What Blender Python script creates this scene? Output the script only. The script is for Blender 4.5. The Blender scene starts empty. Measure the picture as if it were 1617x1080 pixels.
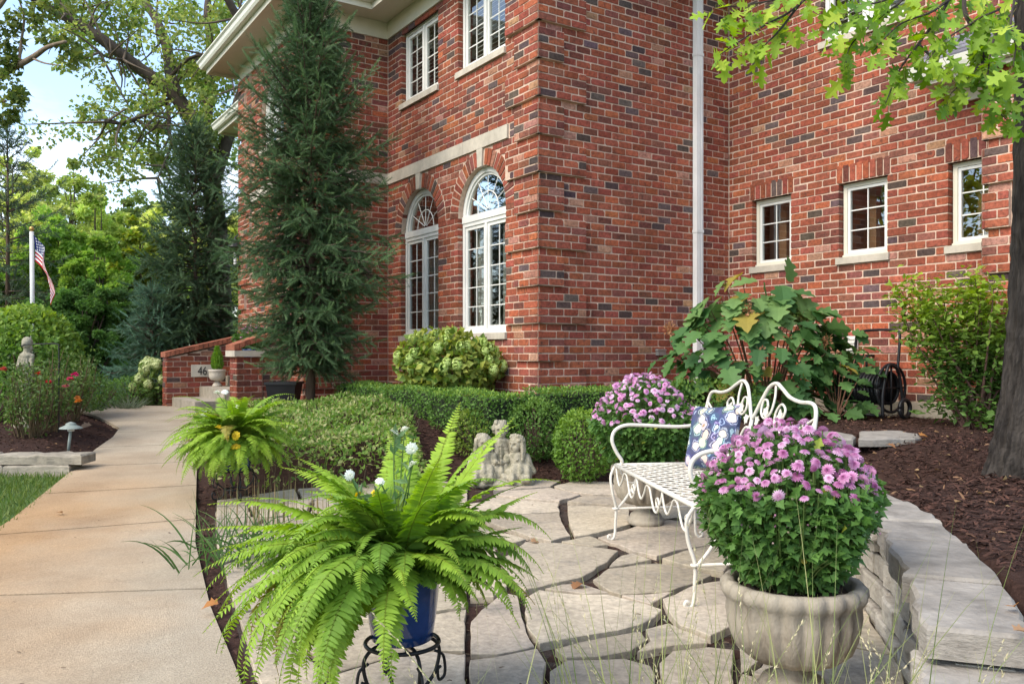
import bpy, bmesh, math, random
import numpy as np
from mathutils import Vector, Matrix

# ------------------------------------------------------------------ camera, sky, sun, exposure
scene = bpy.context.scene
col = scene.collection
R = math.radians
FPX, CX, HY, CH = 1331.0, 808.5, 557.0, 1.09      # focal length in photo pixels, centre column, horizon row, eye height
cam_d = bpy.data.cameras.new('camera')
cam = bpy.data.objects.new('camera', cam_d)
col.objects.link(cam)
cam.location = (0, 0, CH)
cam.rotation_euler = (R(90), 0, 0)
cam_d.sensor_width = 36.0
cam_d.lens = FPX / 1617.0 * 36.0
cam_d.shift_y = (HY - 540.0) / 1617.0
cam_d.clip_start = 0.05
cam_d.clip_end = 3000
scene.camera = cam

SUN_ELEV, SUN_AZ = R(44), R(-128)        # azimuth measured from +Y towards +X
world = bpy.data.worlds.new('World')
scene.world = world
world.use_nodes = True
wn, wlk = world.node_tree.nodes, world.node_tree.links
wn.clear()
sky = wn.new('ShaderNodeTexSky'); sky.sky_type = 'NISHITA'; sky.sun_disc = False
sky.sun_elevation = SUN_ELEV; sky.sun_rotation = SUN_AZ
sky.air_density = 1.0; sky.dust_density = 0.6; sky.ozone_density = 1.6
tco = wn.new('ShaderNodeTexCoord')
mp = wn.new('ShaderNodeMapping'); mp.inputs['Scale'].default_value = (1.0, 1.0, 2.6)
mp.inputs['Location'].default_value = (0.35, 0.2, 0.1)
nz = wn.new('ShaderNodeTexNoise'); nz.inputs['Scale'].default_value = 2.6; nz.inputs['Detail'].default_value = 9
nz.inputs['Roughness'].default_value = 0.55
cr_ = wn.new('ShaderNodeValToRGB')
cr_.color_ramp.elements[0].position = 0.47; cr_.color_ramp.elements[0].color = (0.06, 0.06, 0.06, 1)
cr_.color_ramp.elements[1].position = 0.74; cr_.color_ramp.elements[1].color = (0.8, 0.8, 0.8, 1)
mixc = wn.new('ShaderNodeMixRGB'); mixc.inputs['Color2'].default_value = (6.0, 6.15, 6.4, 1)
bg = wn.new('ShaderNodeBackground'); bg.inputs['Strength'].default_value = 0.15
wo = wn.new('ShaderNodeOutputWorld')
wlk.new(tco.outputs['Generated'], mp.inputs['Vector']); wlk.new(mp.outputs['Vector'], nz.inputs['Vector'])
wlk.new(nz.outputs['Fac'], cr_.inputs['Fac']); wlk.new(cr_.outputs['Color'], mixc.inputs['Fac'])
wlk.new(sky.outputs['Color'], mixc.inputs['Color1']); wlk.new(mixc.outputs['Color'], bg.inputs['Color'])
wlk.new(bg.outputs['Background'], wo.inputs['Surface'])

sun_d = bpy.data.lights.new('sun', 'SUN'); sun_d.energy = 2.0; sun_d.angle = R(45); sun_d.color = (1.0, 0.90, 0.76)
sun = bpy.data.objects.new('sun', sun_d); col.objects.link(sun)
sdir = Vector((math.sin(SUN_AZ) * math.cos(SUN_ELEV), math.cos(SUN_AZ) * math.cos(SUN_ELEV), math.sin(SUN_ELEV)))
sun.rotation_euler = sdir.to_track_quat('Z', 'Y').to_euler()

vs = scene.view_settings
vs.view_transform = 'Standard'; vs.look = 'None'; vs.gamma = 1.0; vs.use_curve_mapping = False
vs.exposure = 1.32
scene.render.engine = 'CYCLES'
scene.cycles.max_bounces = 6
scene.cycles.transparent_max_bounces = 8
scene.cycles.sample_clamp_indirect = 4.0
try:
    scene.cycles.use_denoising = True
except Exception:
    pass

# ------------------------------------------------------------------ helpers
rng = np.random.default_rng(11)
rnd = random.Random(5)

def gnd(u, v, z=0.0):
    Y = FPX * (CH - z) / (v - HY)
    return np.array([(u - CX) / FPX * Y, Y, z])

def at(u, v, Y):
    return np.array([(u - CX) / FPX * Y, Y, CH - (v - HY) / FPX * Y])

def wl(o):
    p = np.zeros(3)
    while o is not None:
        p += np.array(o.location); o = o.parent
    return p

def tag(o, label=None, cat=None, group=None, kind=None):
    if label: o['label'] = label
    if cat: o['category'] = cat
    if group: o['group'] = group
    if kind: o['kind'] = kind
    return o

def thing(name, label, cat, loc=(0, 0, 0), group=None):
    o = bpy.data.objects.new(name, None); col.objects.link(o)
    o.empty_display_size = 0.1
    o.location = tuple(float(c) for c in loc)
    return tag(o, label, cat, group)

def link_mesh(name, me, parent=None, loc=None, rot=None, scale=None):
    """an object that shares mesh data; loc in world space"""
    o = bpy.data.objects.new(name, me); col.objects.link(o)
    off = wl(parent) if parent is not None else np.zeros(3)
    o.parent = parent
    if loc is not None: o.location = tuple(np.array(loc, float) - off)
    if rot is not None:
        o.rotation_mode = 'QUATERNION'; o.rotation_quaternion = rot
    if scale is not None: o.scale = (scale,) * 3 if np.isscalar(scale) else scale
    return o

class MB:
    """collects polygons; build() links them as ONE mesh object"""
    def __init__(self): self.V = []; self.Fs = []; self.T = []; self.n = 0
    def add(self, v, faces, tint=(0.5, 0.5, 0.5)):
        v = np.asarray(v, float).reshape(-1, 3); m = len(v)
        self.V.append(v)
        t = np.asarray(tint, float)
        self.T.append(np.broadcast_to(t, (m, 3)) if t.ndim == 1 else t)
        if isinstance(faces, np.ndarray): self.Fs.append(faces + self.n)
        else:
            by = {}
            for f in faces: by.setdefault(len(f), []).append(f)
            for k, fl in by.items(): self.Fs.append(np.array(fl, dtype=np.int64) + self.n)
        self.n += m
        return self
    def mesh(self, name, mat, off=None, smooth=False):
        V = np.concatenate(self.V) if self.V else np.zeros((0, 3))
        if off is not None: V = V - off
        T = np.concatenate(self.T)
        me = bpy.data.meshes.new(name)
        me.vertices.add(len(V)); me.vertices.foreach_set('co', V.astype(np.float32).ravel())
        tot = sum(f.size for f in self.Fs); npoly = sum(len(f) for f in self.Fs)
        me.loops.add(tot); me.polygons.add(npoly)
        me.loops.foreach_set('vertex_index', np.concatenate([f.ravel() for f in self.Fs]).astype(np.int32))
        lt = np.concatenate([np.full(len(f), f.shape[1], np.int32) for f in self.Fs])
        ls = np.concatenate([[0], np.cumsum(lt)[:-1]]).astype(np.int32)
        me.polygons.foreach_set('loop_start', ls)
        try: me.polygons.foreach_set('loop_total', lt)
        except Exception: pass
        me.polygons.foreach_set('use_smooth', np.full(npoly, bool(smooth)))
        a = me.attributes.new('tint', 'FLOAT_COLOR', 'POINT')
        a.data.foreach_set('color', np.concatenate([T, np.ones((len(T), 1))], 1).astype(np.float32).ravel())
        me.materials.append(mat)
        me.update(calc_edges=True)
        return me
    def build(self, name, mat, parent=None, smooth=False, kind=None):
        off = wl(parent) if parent is not None else None
        o = bpy.data.objects.new(name, self.mesh(name, mat, off, smooth)); col.objects.link(o)
        o.parent = parent
        if kind is None and name in SMALL: kind = 'stuff'
        if kind: o['kind'] = kind
        return o

SMALL = {'foliage', 'needles', 'blades', 'stems', 'boughs', 'twigs', 'grit', 'buds', 'leaves', 'seed_heads', 'stars', 'crown', 'dried_flower'}

def nrm(a):
    a = np.asarray(a, float)
    return a / np.maximum(np.linalg.norm(a, axis=-1, keepdims=True), 1e-9)

def basis(D, Nh):
    """Y along D, Z as near Nh as can be"""
    Y = nrm(D); X = nrm(np.cross(Y, Nh)); Z = np.cross(X, Y)
    return X, Y, Z

def scatter(mb, tv, tf, P, D, Nh, size, tint):
    """stamps the template (tv, tf) at every P; Y axis along D, Z near Nh"""
    P = np.asarray(P, float); n = len(P)
    if n == 0: return
    X, Y, Z = basis(D, Nh)
    size = np.broadcast_to(np.asarray(size, float), (n,))
    W = (tv[None, :, 0, None] * X[:, None] + tv[None, :, 1, None] * Y[:, None] + tv[None, :, 2, None] * Z[:, None]) * size[:, None, None] + P[:, None]
    m = len(tv)
    tint = np.asarray(tint, float)
    if tint.ndim == 1: tint = np.broadcast_to(tint, (n, 3))
    T = np.repeat(tint, m, 0)
    mb.V.append(W.reshape(-1, 3)); mb.T.append(T)
    for f in (tf if isinstance(tf, list) else [tf]):
        mb.Fs.append((f[None] + (np.arange(n) * m)[:, None, None]).reshape(-1, f.shape[1]) + mb.n)
    mb.n += n * m

def rdir(n):
    return nrm(rng.normal(size=(n, 3)))

def mixt(c0, c1, n, p=1.0):
    """n tints between two colours with a little noise"""
    t = rng.random((n, 1)) ** p
    c = np.array(c0) * (1 - t) + np.array(c1) * t
    return np.clip(c * (1 + rng.normal(0, 0.10, (n, 1))), 0.004, 1)

def tube(mb, pts, rad, sides=8, tint=(0.5, 0.5, 0.5), cap=True):
    P = np.asarray(pts, float); n = len(P)
    rad = np.broadcast_to(np.asarray(rad, float), (n,))
    Tn = nrm(np.gradient(P, axis=0))
    ref = np.array([0, 0, 1.0]) if abs(Tn[0][2]) < 0.9 else np.array([1.0, 0, 0])
    U = np.cross(Tn[0], ref); U /= np.linalg.norm(U)
    ang = np.linspace(0, 2 * math.pi, sides, endpoint=False)
    rings = []
    for i in range(n):
        U = U - Tn[i] * U.dot(Tn[i]); U /= max(np.linalg.norm(U), 1e-9)
        W = np.cross(Tn[i], U)
        rings.append(P[i] + rad[i] * (np.cos(ang)[:, None] * U + np.sin(ang)[:, None] * W))
    V = np.concatenate(rings)
    i = np.arange(n - 1)[:, None]; j = np.arange(sides)[None]; k = (j + 1) % sides
    F = np.stack([i * sides + j, i * sides + k, (i + 1) * sides + k, (i + 1) * sides + j], -1).reshape(-1, 4)
    base = mb.n
    mb.add(V, F, tint)
    if cap:
        mb.Fs.append(np.array([list(range(sides))[::-1]]) + base)
        mb.Fs.append(np.array([list(range((n - 1) * sides, n * sides))]) + base)

def crv(pts, n=6, closed=False):
    """Catmull-Rom through pts"""
    P = [np.asarray(p, float) for p in pts]
    out = []
    m = len(P)
    segs = m if closed else m - 1
    for i in range(segs):
        if closed: p0, p1, p2, p3 = P[i - 1], P[i], P[(i + 1) % m], P[(i + 2) % m]
        else: p0, p1, p2, p3 = P[max(i - 1, 0)], P[i], P[i + 1], P[min(i + 2, m - 1)]
        for k in range(n):
            t = k / n
            out.append(0.5 * (2 * p1 + (p2 - p0) * t + (2 * p0 - 5 * p1 + 4 * p2 - p3) * t * t + (3 * p1 - p0 - 3 * p2 + p3) * t ** 3))
    if not closed: out.append(P[-1])
    return np.array(out)

def lathe(mb, prof, c, seg=32, tint=(0.5, 0.5, 0.5), lobes=0, lob=None, cap=True):
    """prof: (r, z) list; lob: amplitude for each profile point of a scalloped outline"""
    a = np.linspace(0, 2 * math.pi, seg, endpoint=False)
    V = []
    for i, (r, z) in enumerate(prof):
        rr = np.full(seg, r)
        if lobes and lob is not None: rr = rr * (1 + lob[i] * (np.abs(np.cos(a * lobes / 2)) - 0.6))
        V.append(np.stack([c[0] + rr * np.cos(a), c[1] + rr * np.sin(a), np.full(seg, c[2] + z)], 1))
    n = len(prof)
    i = np.arange(n - 1)[:, None]; j = np.arange(seg)[None]; k = (j + 1) % seg
    F = np.stack([i * seg + j, i * seg + k, (i + 1) * seg + k, (i + 1) * seg + j], -1).reshape(-1, 4)
    b = mb.n
    mb.add(np.concatenate(V), F, tint)
    if cap:
        mb.Fs.append(np.array([list(range(seg))[::-1]]) + b)
        mb.Fs.append(np.array([list(range((n - 1) * seg, n * seg))]) + b)

BOXF = np.array([[0, 3, 2, 1], [4, 5, 6, 7], [0, 1, 5, 4], [1, 2, 6, 5], [2, 3, 7, 6], [3, 0, 4, 7]])
def box(mb, x0, x1, y0, y1, z0, z1, tint=(0.5, 0.5, 0.5)):
    mb.add([(x0, y0, z0), (x1, y0, z0), (x1, y1, z0), (x0, y1, z0), (x0, y0, z1), (x1, y0, z1), (x1, y1, z1), (x0, y1, z1)], BOXF, tint)

class Frame:
    """a wall's own coordinates: s along it, n outward, z up"""
    def __init__(self, o, t, n):
        self.o = np.array([o[0], o[1], 0.0]); self.t = np.array([t[0], t[1], 0.0]); self.n = np.array([n[0], n[1], 0.0])
        self.flip = np.cross(self.t, self.n)[2] < 0
    def w(self, a):
        a = np.asarray(a, float).reshape(-1, 3)
        return self.o + a[:, :1] * self.t + a[:, 1:2] * self.n + a[:, 2:] * np.array([0, 0, 1.0])
    def fl(self, F):
        return F[:, ::-1] if self.flip else F
    def box(self, mb, s0, s1, n0, n1, z0, z1, tint=(0.5, 0.5, 0.5)):
        v = [(s0, n0, z0), (s1, n0, z0), (s1, n1, z0), (s0, n1, z0), (s0, n0, z1), (s1, n0, z1), (s1, n1, z1), (s0, n1, z1)]
        mb.add(self.w(v), self.fl(BOXF), tint)
    def slab(self, mb, outline, n0, n1, tint=(0.5, 0.5, 0.5), chamfer=0.0):
        """a prism whose outline is given in (s, z)"""
        o = np.asarray(outline, float); m = len(o)
        c = o.mean(0)
        oi = c + (o - c) * (1 - chamfer / max(np.abs(o - c).max(), 1e-6)) if chamfer else o
        rings = [np.stack([o[:, 0], np.full(m, n0), o[:, 1]], 1)]
        if chamfer: rings.append(np.stack([o[:, 0], np.full(m, n1 - chamfer), o[:, 1]], 1))
        rings.append(np.stack([oi[:, 0], np.full(m, n1), oi[:, 1]], 1))
        V = np.concatenate(rings); k = len(rings)
        j = np.arange(m); j2 = (j + 1) % m
        F = np.concatenate([np.stack([i * m + j, i * m + j2, (i + 1) * m + j2, (i + 1) * m + j], 1) for i in range(k - 1)])
        b = mb.n
        mb.add(self.w(V), F if self.flip else F[:, ::-1], tint)
        front = np.array([np.arange((k - 1) * m, k * m)]); back = np.array([np.arange(m)[::-1]])
        mb.Fs.append((front if not self.flip else front[:, ::-1]) + b)
        mb.Fs.append((back if not self.flip else back[:, ::-1]) + b)

# ------------------------------------------------------------------ materials
def new_mat(name):
    m = bpy.data.materials.new(name); m.use_nodes = True
    nt = m.node_tree; nt.nodes.clear()
    out = nt.nodes.new('ShaderNodeOutputMaterial')
    return m, nt, out

def pbr(name, color=None, rough=0.8, spec=0.3, vary=0.25, vscale=8.0, bump=0.0, bscale=40.0, metal=0.0, transl=0.0,
        mottle=None, mscale=3.0, mlo=0.45, mhi=0.65, coat=0.0, stretch=(1, 1, 1), grime=0.0, gscale=1.2):
    """tint attribute (or one colour) broken up by noise, with relief; mottle = a second colour in patches"""
    m, nt, out = new_mat(name); N, L = nt.nodes, nt.links
    b = N.new('ShaderNodeBsdfPrincipled')
    b.inputs['Roughness'].default_value = rough; b.inputs['Metallic'].default_value = metal
    b.inputs['Specular IOR Level'].default_value = spec
    if coat: b.inputs['Coat Weight'].default_value = coat; b.inputs['Coat Roughness'].default_value = 0.08
    tc = N.new('ShaderNodeTexCoord'); geo = N.new('ShaderNodeNewGeometry')
    mpn = N.new('ShaderNodeMapping'); mpn.inputs['Scale'].default_value = stretch
    L.new(geo.outputs['Position'], mpn.inputs['Vector'])
    if color is None:
        at_ = N.new('ShaderNodeAttribute'); at_.attribute_name = 'tint'; csock = at_.outputs['Color']
    else:
        rgb = N.new('ShaderNodeRGB'); rgb.outputs[0].default_value = (*color, 1); csock = rgb.outputs[0]
    if mottle is not None:
        n2 = N.new('ShaderNodeTexNoise'); n2.inputs['Scale'].default_value = mscale; n2.inputs['Detail'].default_value = 6; n2.inputs['Roughness'].default_value = 0.65
        L.new(mpn.outputs['Vector'], n2.inputs['Vector'])
        rp = N.new('ShaderNodeMapRange'); rp.inputs['From Min'].default_value = mlo; rp.inputs['From Max'].default_value = mhi
        L.new(n2.outputs['Fac'], rp.inputs['Value'])
        mx = N.new('ShaderNodeMixRGB'); mx.inputs['Color2'].default_value = (*mottle, 1)
        L.new(rp.outputs['Result'], mx.inputs['Fac']); L.new(csock, mx.inputs['Color1']); csock = mx.outputs['Color']
    if vary:
        n1 = N.new('ShaderNodeTexNoise'); n1.inputs['Scale'].default_value = vscale; n1.inputs['Detail'].default_value = 5; n1.inputs['Roughness'].default_value = 0.7
        L.new(mpn.outputs['Vector'], n1.inputs['Vector'])
        r1 = N.new('ShaderNodeMapRange'); r1.inputs['From Min'].default_value = 0.25; r1.inputs['From Max'].default_value = 0.75
        r1.inputs['To Min'].default_value = 1 - vary; r1.inputs['To Max'].default_value = 1 + vary
        L.new(n1.outputs['Fac'], r1.inputs['Value'])
        mu = N.new('ShaderNodeVectorMath'); mu.operation = 'SCALE'
        L.new(csock, mu.inputs[0]); L.new(r1.outputs['Result'], mu.inputs['Scale']); csock = mu.outputs['Vector']
    if grime:                                     # broad weathering, streaked downwards
        mg = N.new('ShaderNodeMapping'); mg.inputs['Scale'].default_value = (1, 1, .45); L.new(geo.outputs['Position'], mg.inputs['Vector'])
        n4 = N.new('ShaderNodeTexNoise'); n4.inputs['Scale'].default_value = gscale; n4.inputs['Detail'].default_value = 8; n4.inputs['Roughness'].default_value = 0.62; L.new(mg.outputs['Vector'], n4.inputs['Vector'])
        r4 = N.new('ShaderNodeMapRange'); r4.inputs['From Min'].default_value = .35; r4.inputs['From Max'].default_value = .65; r4.inputs['To Min'].default_value = 1 - grime; r4.inputs['To Max'].default_value = 1 + grime * .5; L.new(n4.outputs['Fac'], r4.inputs['Value'])
        m4 = N.new('ShaderNodeVectorMath'); m4.operation = 'SCALE'; L.new(csock, m4.inputs[0]); L.new(r4.outputs['Result'], m4.inputs['Scale']); csock = m4.outputs['Vector']
    L.new(csock, b.inputs['Base Color'])
    if bump:
        n3 = N.new('ShaderNodeTexNoise'); n3.inputs['Scale'].default_value = bscale; n3.inputs['Detail'].default_value = 7; n3.inputs['Roughness'].default_value = 0.65
        L.new(mpn.outputs['Vector'], n3.inputs['Vector'])
        bp = N.new('ShaderNodeBump'); bp.inputs['Strength'].default_value = min(bump, 1.0); bp.inputs['Distance'].default_value = 0.01
        L.new(n3.outputs['Fac'], bp.inputs['Height']); L.new(bp.outputs['Normal'], b.inputs['Normal'])
    if transl:
        tr = N.new('ShaderNodeBsdfTranslucent')
        hs = N.new('ShaderNodeHueSaturation'); hs.inputs['Saturation'].default_value = 1.15; hs.inputs['Value'].default_value = 1.6
        L.new(csock, hs.inputs['Color']); L.new(hs.outputs['Color'], tr.inputs['Color'])
        mxs = N.new('ShaderNodeMixShader'); mxs.inputs['Fac'].default_value = transl
        L.new(b.outputs['BSDF'], mxs.inputs[1]); L.new(tr.outputs['BSDF'], mxs.inputs[2]); L.new(mxs.outputs['Shader'], out.inputs['Surface'])
    else:
        L.new(b.outputs['BSDF'], out.inputs['Surface'])
    return m

M = {}
M['brick'] = pbr('brick', rough=0.9, spec=0.15, vary=0.5, vscale=30, bump=0.6, bscale=90, mottle=(0.075, 0.042, 0.036), mscale=20, mlo=0.56, mhi=0.74, grime=.26)
M['mortar'] = pbr('mortar', (0.55, 0.40, 0.305), rough=0.95, spec=0.1, vary=0.25, vscale=20, bump=0.5, bscale=160, grime=.25)
M['limestone'] = pbr('limestone', (0.47, 0.42, 0.34), rough=0.85, grime=.2, gscale=3, vary=0.14, vscale=14, bump=0.2, bscale=120)
M['white_paint'] = pbr('white_paint', (0.68, 0.67, 0.62), rough=0.45, vary=0.06, vscale=6, grime=.1, gscale=3)
M['cream_paint'] = pbr('cream_paint', (0.60, 0.56, 0.45), rough=0.5, vary=0.06, vscale=4)
M['gutter_paint'] = pbr('gutter_paint', (0.70, 0.68, 0.58), rough=0.35, vary=0.06, vscale=5)
M['downspout'] = pbr('downspout', (0.70, 0.69, 0.66), rough=0.4, vary=0.06, vscale=5, grime=.16, gscale=2)
M['shingle'] = pbr('shingle', rough=0.95, vary=0.3, vscale=30, bump=0.5, bscale=120)
M['interior'] = pbr('interior', rough=0.7, vary=0.25, vscale=3)
M['curtain'] = pbr('curtain', (0.50, 0.48, 0.42), rough=0.9, vary=0.1, transl=0.25)
M['concrete'] = pbr('concrete', (0.40, 0.335, 0.245), rough=0.92, spec=0.15, vary=0.34, vscale=120, bump=0.6, bscale=170, mottle=(0.31, 0.245, 0.17), mscale=1.6, mlo=0.45, mhi=0.75, grime=.16, gscale=.7)
M['step_concrete'] = pbr('step_concrete', (0.36, 0.31, 0.24), rough=0.9, vary=0.2, vscale=18, bump=0.3, bscale=120, mottle=(0.22, 0.20, 0.15), mscale=3)
M['flagstone'] = pbr('flagstone', rough=0.85, spec=0.2, vary=0.34, vscale=32, bump=0.6, bscale=26, mottle=(0.20, 0.18, 0.155), mscale=4.5, mlo=0.52, mhi=0.80, grime=.22, gscale=1.6)
M['wall_stone'] = pbr('wall_stone', rough=0.9, vary=0.28, vscale=10, bump=0.9, bscale=30, mottle=(0.17, 0.15, 0.125), mscale=9, mlo=0.5, mhi=0.75, stretch=(1, 1, 2.2), grime=.3, gscale=2.5)
M['cast_stone'] = pbr('cast_stone', (0.31, 0.27, 0.21), rough=0.9, vary=0.2, vscale=16, bump=0.5, bscale=80, mottle=(0.145, 0.115, 0.085), mscale=7, mlo=0.48, mhi=0.68, stretch=(1, 1, .45))
M['statue_stone'] = pbr('statue_stone', (0.31, 0.28, 0.205), rough=0.92, vary=0.35, vscale=40, bump=0.5, bscale=120, mottle=(0.13, 0.125, 0.075), mscale=14, mlo=0.5, mhi=0.7)
M['mulch'] = pbr('mulch', rough=0.95, spec=0.15, vary=0.35, vscale=40, bump=0.4, bscale=150)
M['bed_soil'] = pbr('bed_soil', (0.045, 0.025, 0.019), rough=1.0, spec=0.1, vary=0.5, vscale=45, bump=1.0, bscale=60)
M['soil'] = pbr('soil', (0.05, 0.03, 0.02), rough=1.0, vary=0.5, vscale=80, bump=1.0, bscale=90)
M['joint'] = pbr('joint', (0.05, 0.035, 0.027), rough=1.0, vary=0.5, vscale=60, bump=1.0, bscale=120)
M['lawn'] = pbr('lawn', (0.07, 0.12, 0.03), rough=1.0, vary=0.4, vscale=4, bump=0.6, bscale=60)
M['bark'] = pbr('bark', rough=0.95, vary=0.45, vscale=14, bump=1.0, bscale=26, stretch=(1, 1, 0.28))
M['oak_bark'] = pbr('oak_bark', (0.042, 0.035, 0.029), rough=0.95, vary=0.4, vscale=30, bump=1.0, bscale=30, mottle=(0.014, 0.011, 0.009), mscale=24, mlo=0.42, mhi=0.60, stretch=(1, 1, 0.16))
M['leaf'] = pbr('leaf', rough=0.58, spec=0.25, vary=0.14, vscale=12, transl=0.32)
M['far_leaf'] = pbr('far_leaf', rough=0.6, spec=0.2, vary=0.1, vscale=1.0, transl=0.4)
M['needle'] = pbr('needle', rough=0.6, spec=0.25, vary=0.15, vscale=6, transl=0.12)
M['petal'] = pbr('petal', rough=0.6, spec=0.2, vary=0.08, vscale=60, transl=0.25)
M['white_iron'] = pbr('white_iron', (0.60, 0.565, 0.49), rough=0.5, vary=0.08, vscale=20, mottle=(0.36, 0.25, 0.17), mscale=38, mlo=0.60, mhi=0.76, bump=0.2, bscale=150)
M['black_iron'] = pbr('black_iron', (0.012, 0.012, 0.013), rough=0.45, vary=0.3, vscale=30, bump=0.2)
M['blue_glaze'] = pbr('blue_glaze', (0.010, 0.035, 0.135), rough=0.12, spec=0.5, vary=0.3, vscale=9, coat=0.6, mottle=(0.018, 0.06, 0.2), mscale=5, mlo=0.4, mhi=0.7)
M['black_plastic'] = pbr('black_plastic', (0.013, 0.013, 0.015), rough=0.4, vary=0.2)
M['grey_metal'] = pbr('grey_metal', (0.32, 0.33, 0.32), rough=0.4, metal=0.6, vary=0.2, vscale=20)
M['verdigris'] = pbr('verdigris', (0.22, 0.25, 0.22), rough=0.6, vary=0.25, vscale=30)
M['fabric'] = pbr('fabric', rough=0.95, vary=0.1, vscale=30)
M['plain'] = pbr('plain', rough=0.7, vary=0.1)

def glass_mat():
    m, nt, out = new_mat('glass'); N, L = nt.nodes, nt.links
    t = N.new('ShaderNodeBsdfTransparent'); t.inputs['Color'].default_value = (0.80, 0.83, 0.80, 1)
    g = N.new('ShaderNodeBsdfGlossy'); g.inputs['Roughness'].default_value = 0.01; g.inputs['Color'].default_value = (0.95, 0.97, 0.96, 1)
    lw = N.new('ShaderNodeLayerWeight'); lw.inputs['Blend'].default_value = 0.32
    mr = N.new('ShaderNodeMapRange'); mr.inputs['To Min'].default_value = 0.18; mr.inputs['To Max'].default_value = 0.66
    nz_ = N.new('ShaderNodeTexNoise'); nz_.inputs['Scale'].default_value = 1.2
    geo = N.new('ShaderNodeNewGeometry'); L.new(geo.outputs['Position'], nz_.inputs['Vector'])
    bp = N.new('ShaderNodeBump'); bp.inputs['Strength'].default_value = 0.05; bp.inputs['Distance'].default_value = 0.05
    L.new(nz_.outputs['Fac'], bp.inputs['Height']); L.new(bp.outputs['Normal'], g.inputs['Normal'])
    mx = N.new('ShaderNodeMixShader')
    L.new(lw.outputs['Fresnel'], mr.inputs['Value']); L.new(mr.outputs['Result'], mx.inputs['Fac'])
    L.new(t.outputs['BSDF'], mx.inputs[1]); L.new(g.outputs['BSDF'], mx.inputs[2]); L.new(mx.outputs['Shader'], out.inputs['Surface'])
    return m
M['glass'] = glass_mat()

def pillow_mat():
    """navy cloth printed with cream, ochre and pale blue flowers"""
    m, nt, out = new_mat('pillow_print'); N, L = nt.nodes, nt.links
    b = N.new('ShaderNodeBsdfPrincipled'); b.inputs['Roughness'].default_value = 0.95; b.inputs['Specular IOR Level'].default_value = 0.1
    tc = N.new('ShaderNodeTexCoord')
    vo = N.new('ShaderNodeTexVoronoi'); vo.inputs['Scale'].default_value = 15; vo.inputs['Randomness'].default_value = 0.8
    nz_ = N.new('ShaderNodeTexNoise'); nz_.inputs['Scale'].default_value = 30
    ad = N.new('ShaderNodeVectorMath'); ad.operation = 'MULTIPLY_ADD'; ad.inputs[1].default_value = (0.035,) * 3
    L.new(nz_.outputs['Color'], ad.inputs[0]); L.new(tc.outputs['Object'], ad.inputs[2]); L.new(tc.outputs['Object'], nz_.inputs['Vector'])
    L.new(ad.outputs['Vector'], vo.inputs['Vector'])
    r1 = N.new('ShaderNodeValToRGB'); e = r1.color_ramp.elements
    r1.color_ramp.interpolation = 'CONSTANT'
    e[0].position = 0.0; e[0].color = (0.42, 0.28, 0.10, 1); e[1].position = 0.12; e[1].color = (0.56, 0.52, 0.46, 1)
    for p, c in ((0.42, (0.07, 0.08, 0.14, 1)), (0.50, (0.30, 0.34, 0.42, 1)), (0.56, (0.07, 0.08, 0.14, 1))):
        x = r1.color_ramp.elements.new(p); x.color = c
    L.new(vo.outputs['Distance'], r1.inputs['Fac'])
    mx = N.new('ShaderNodeMixRGB'); mx.blend_type = 'MULTIPLY'; mx.inputs['Fac'].default_value = 0.35
    hs = N.new('ShaderNodeHueSaturation'); hs.inputs['Value'].default_value = 1.6; hs.inputs['Saturation'].default_value = 0.7
    L.new(vo.outputs['Color'], hs.inputs['Color']); L.new(r1.outputs['Color'], mx.inputs['Color1']); L.new(hs.outputs['Color'], mx.inputs['Color2'])
    L.new(mx.outputs['Color'], b.inputs['Base Color']); L.new(b.outputs['BSDF'], out.inputs['Surface'])
    return m
M['pillow'] = pillow_mat()

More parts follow.
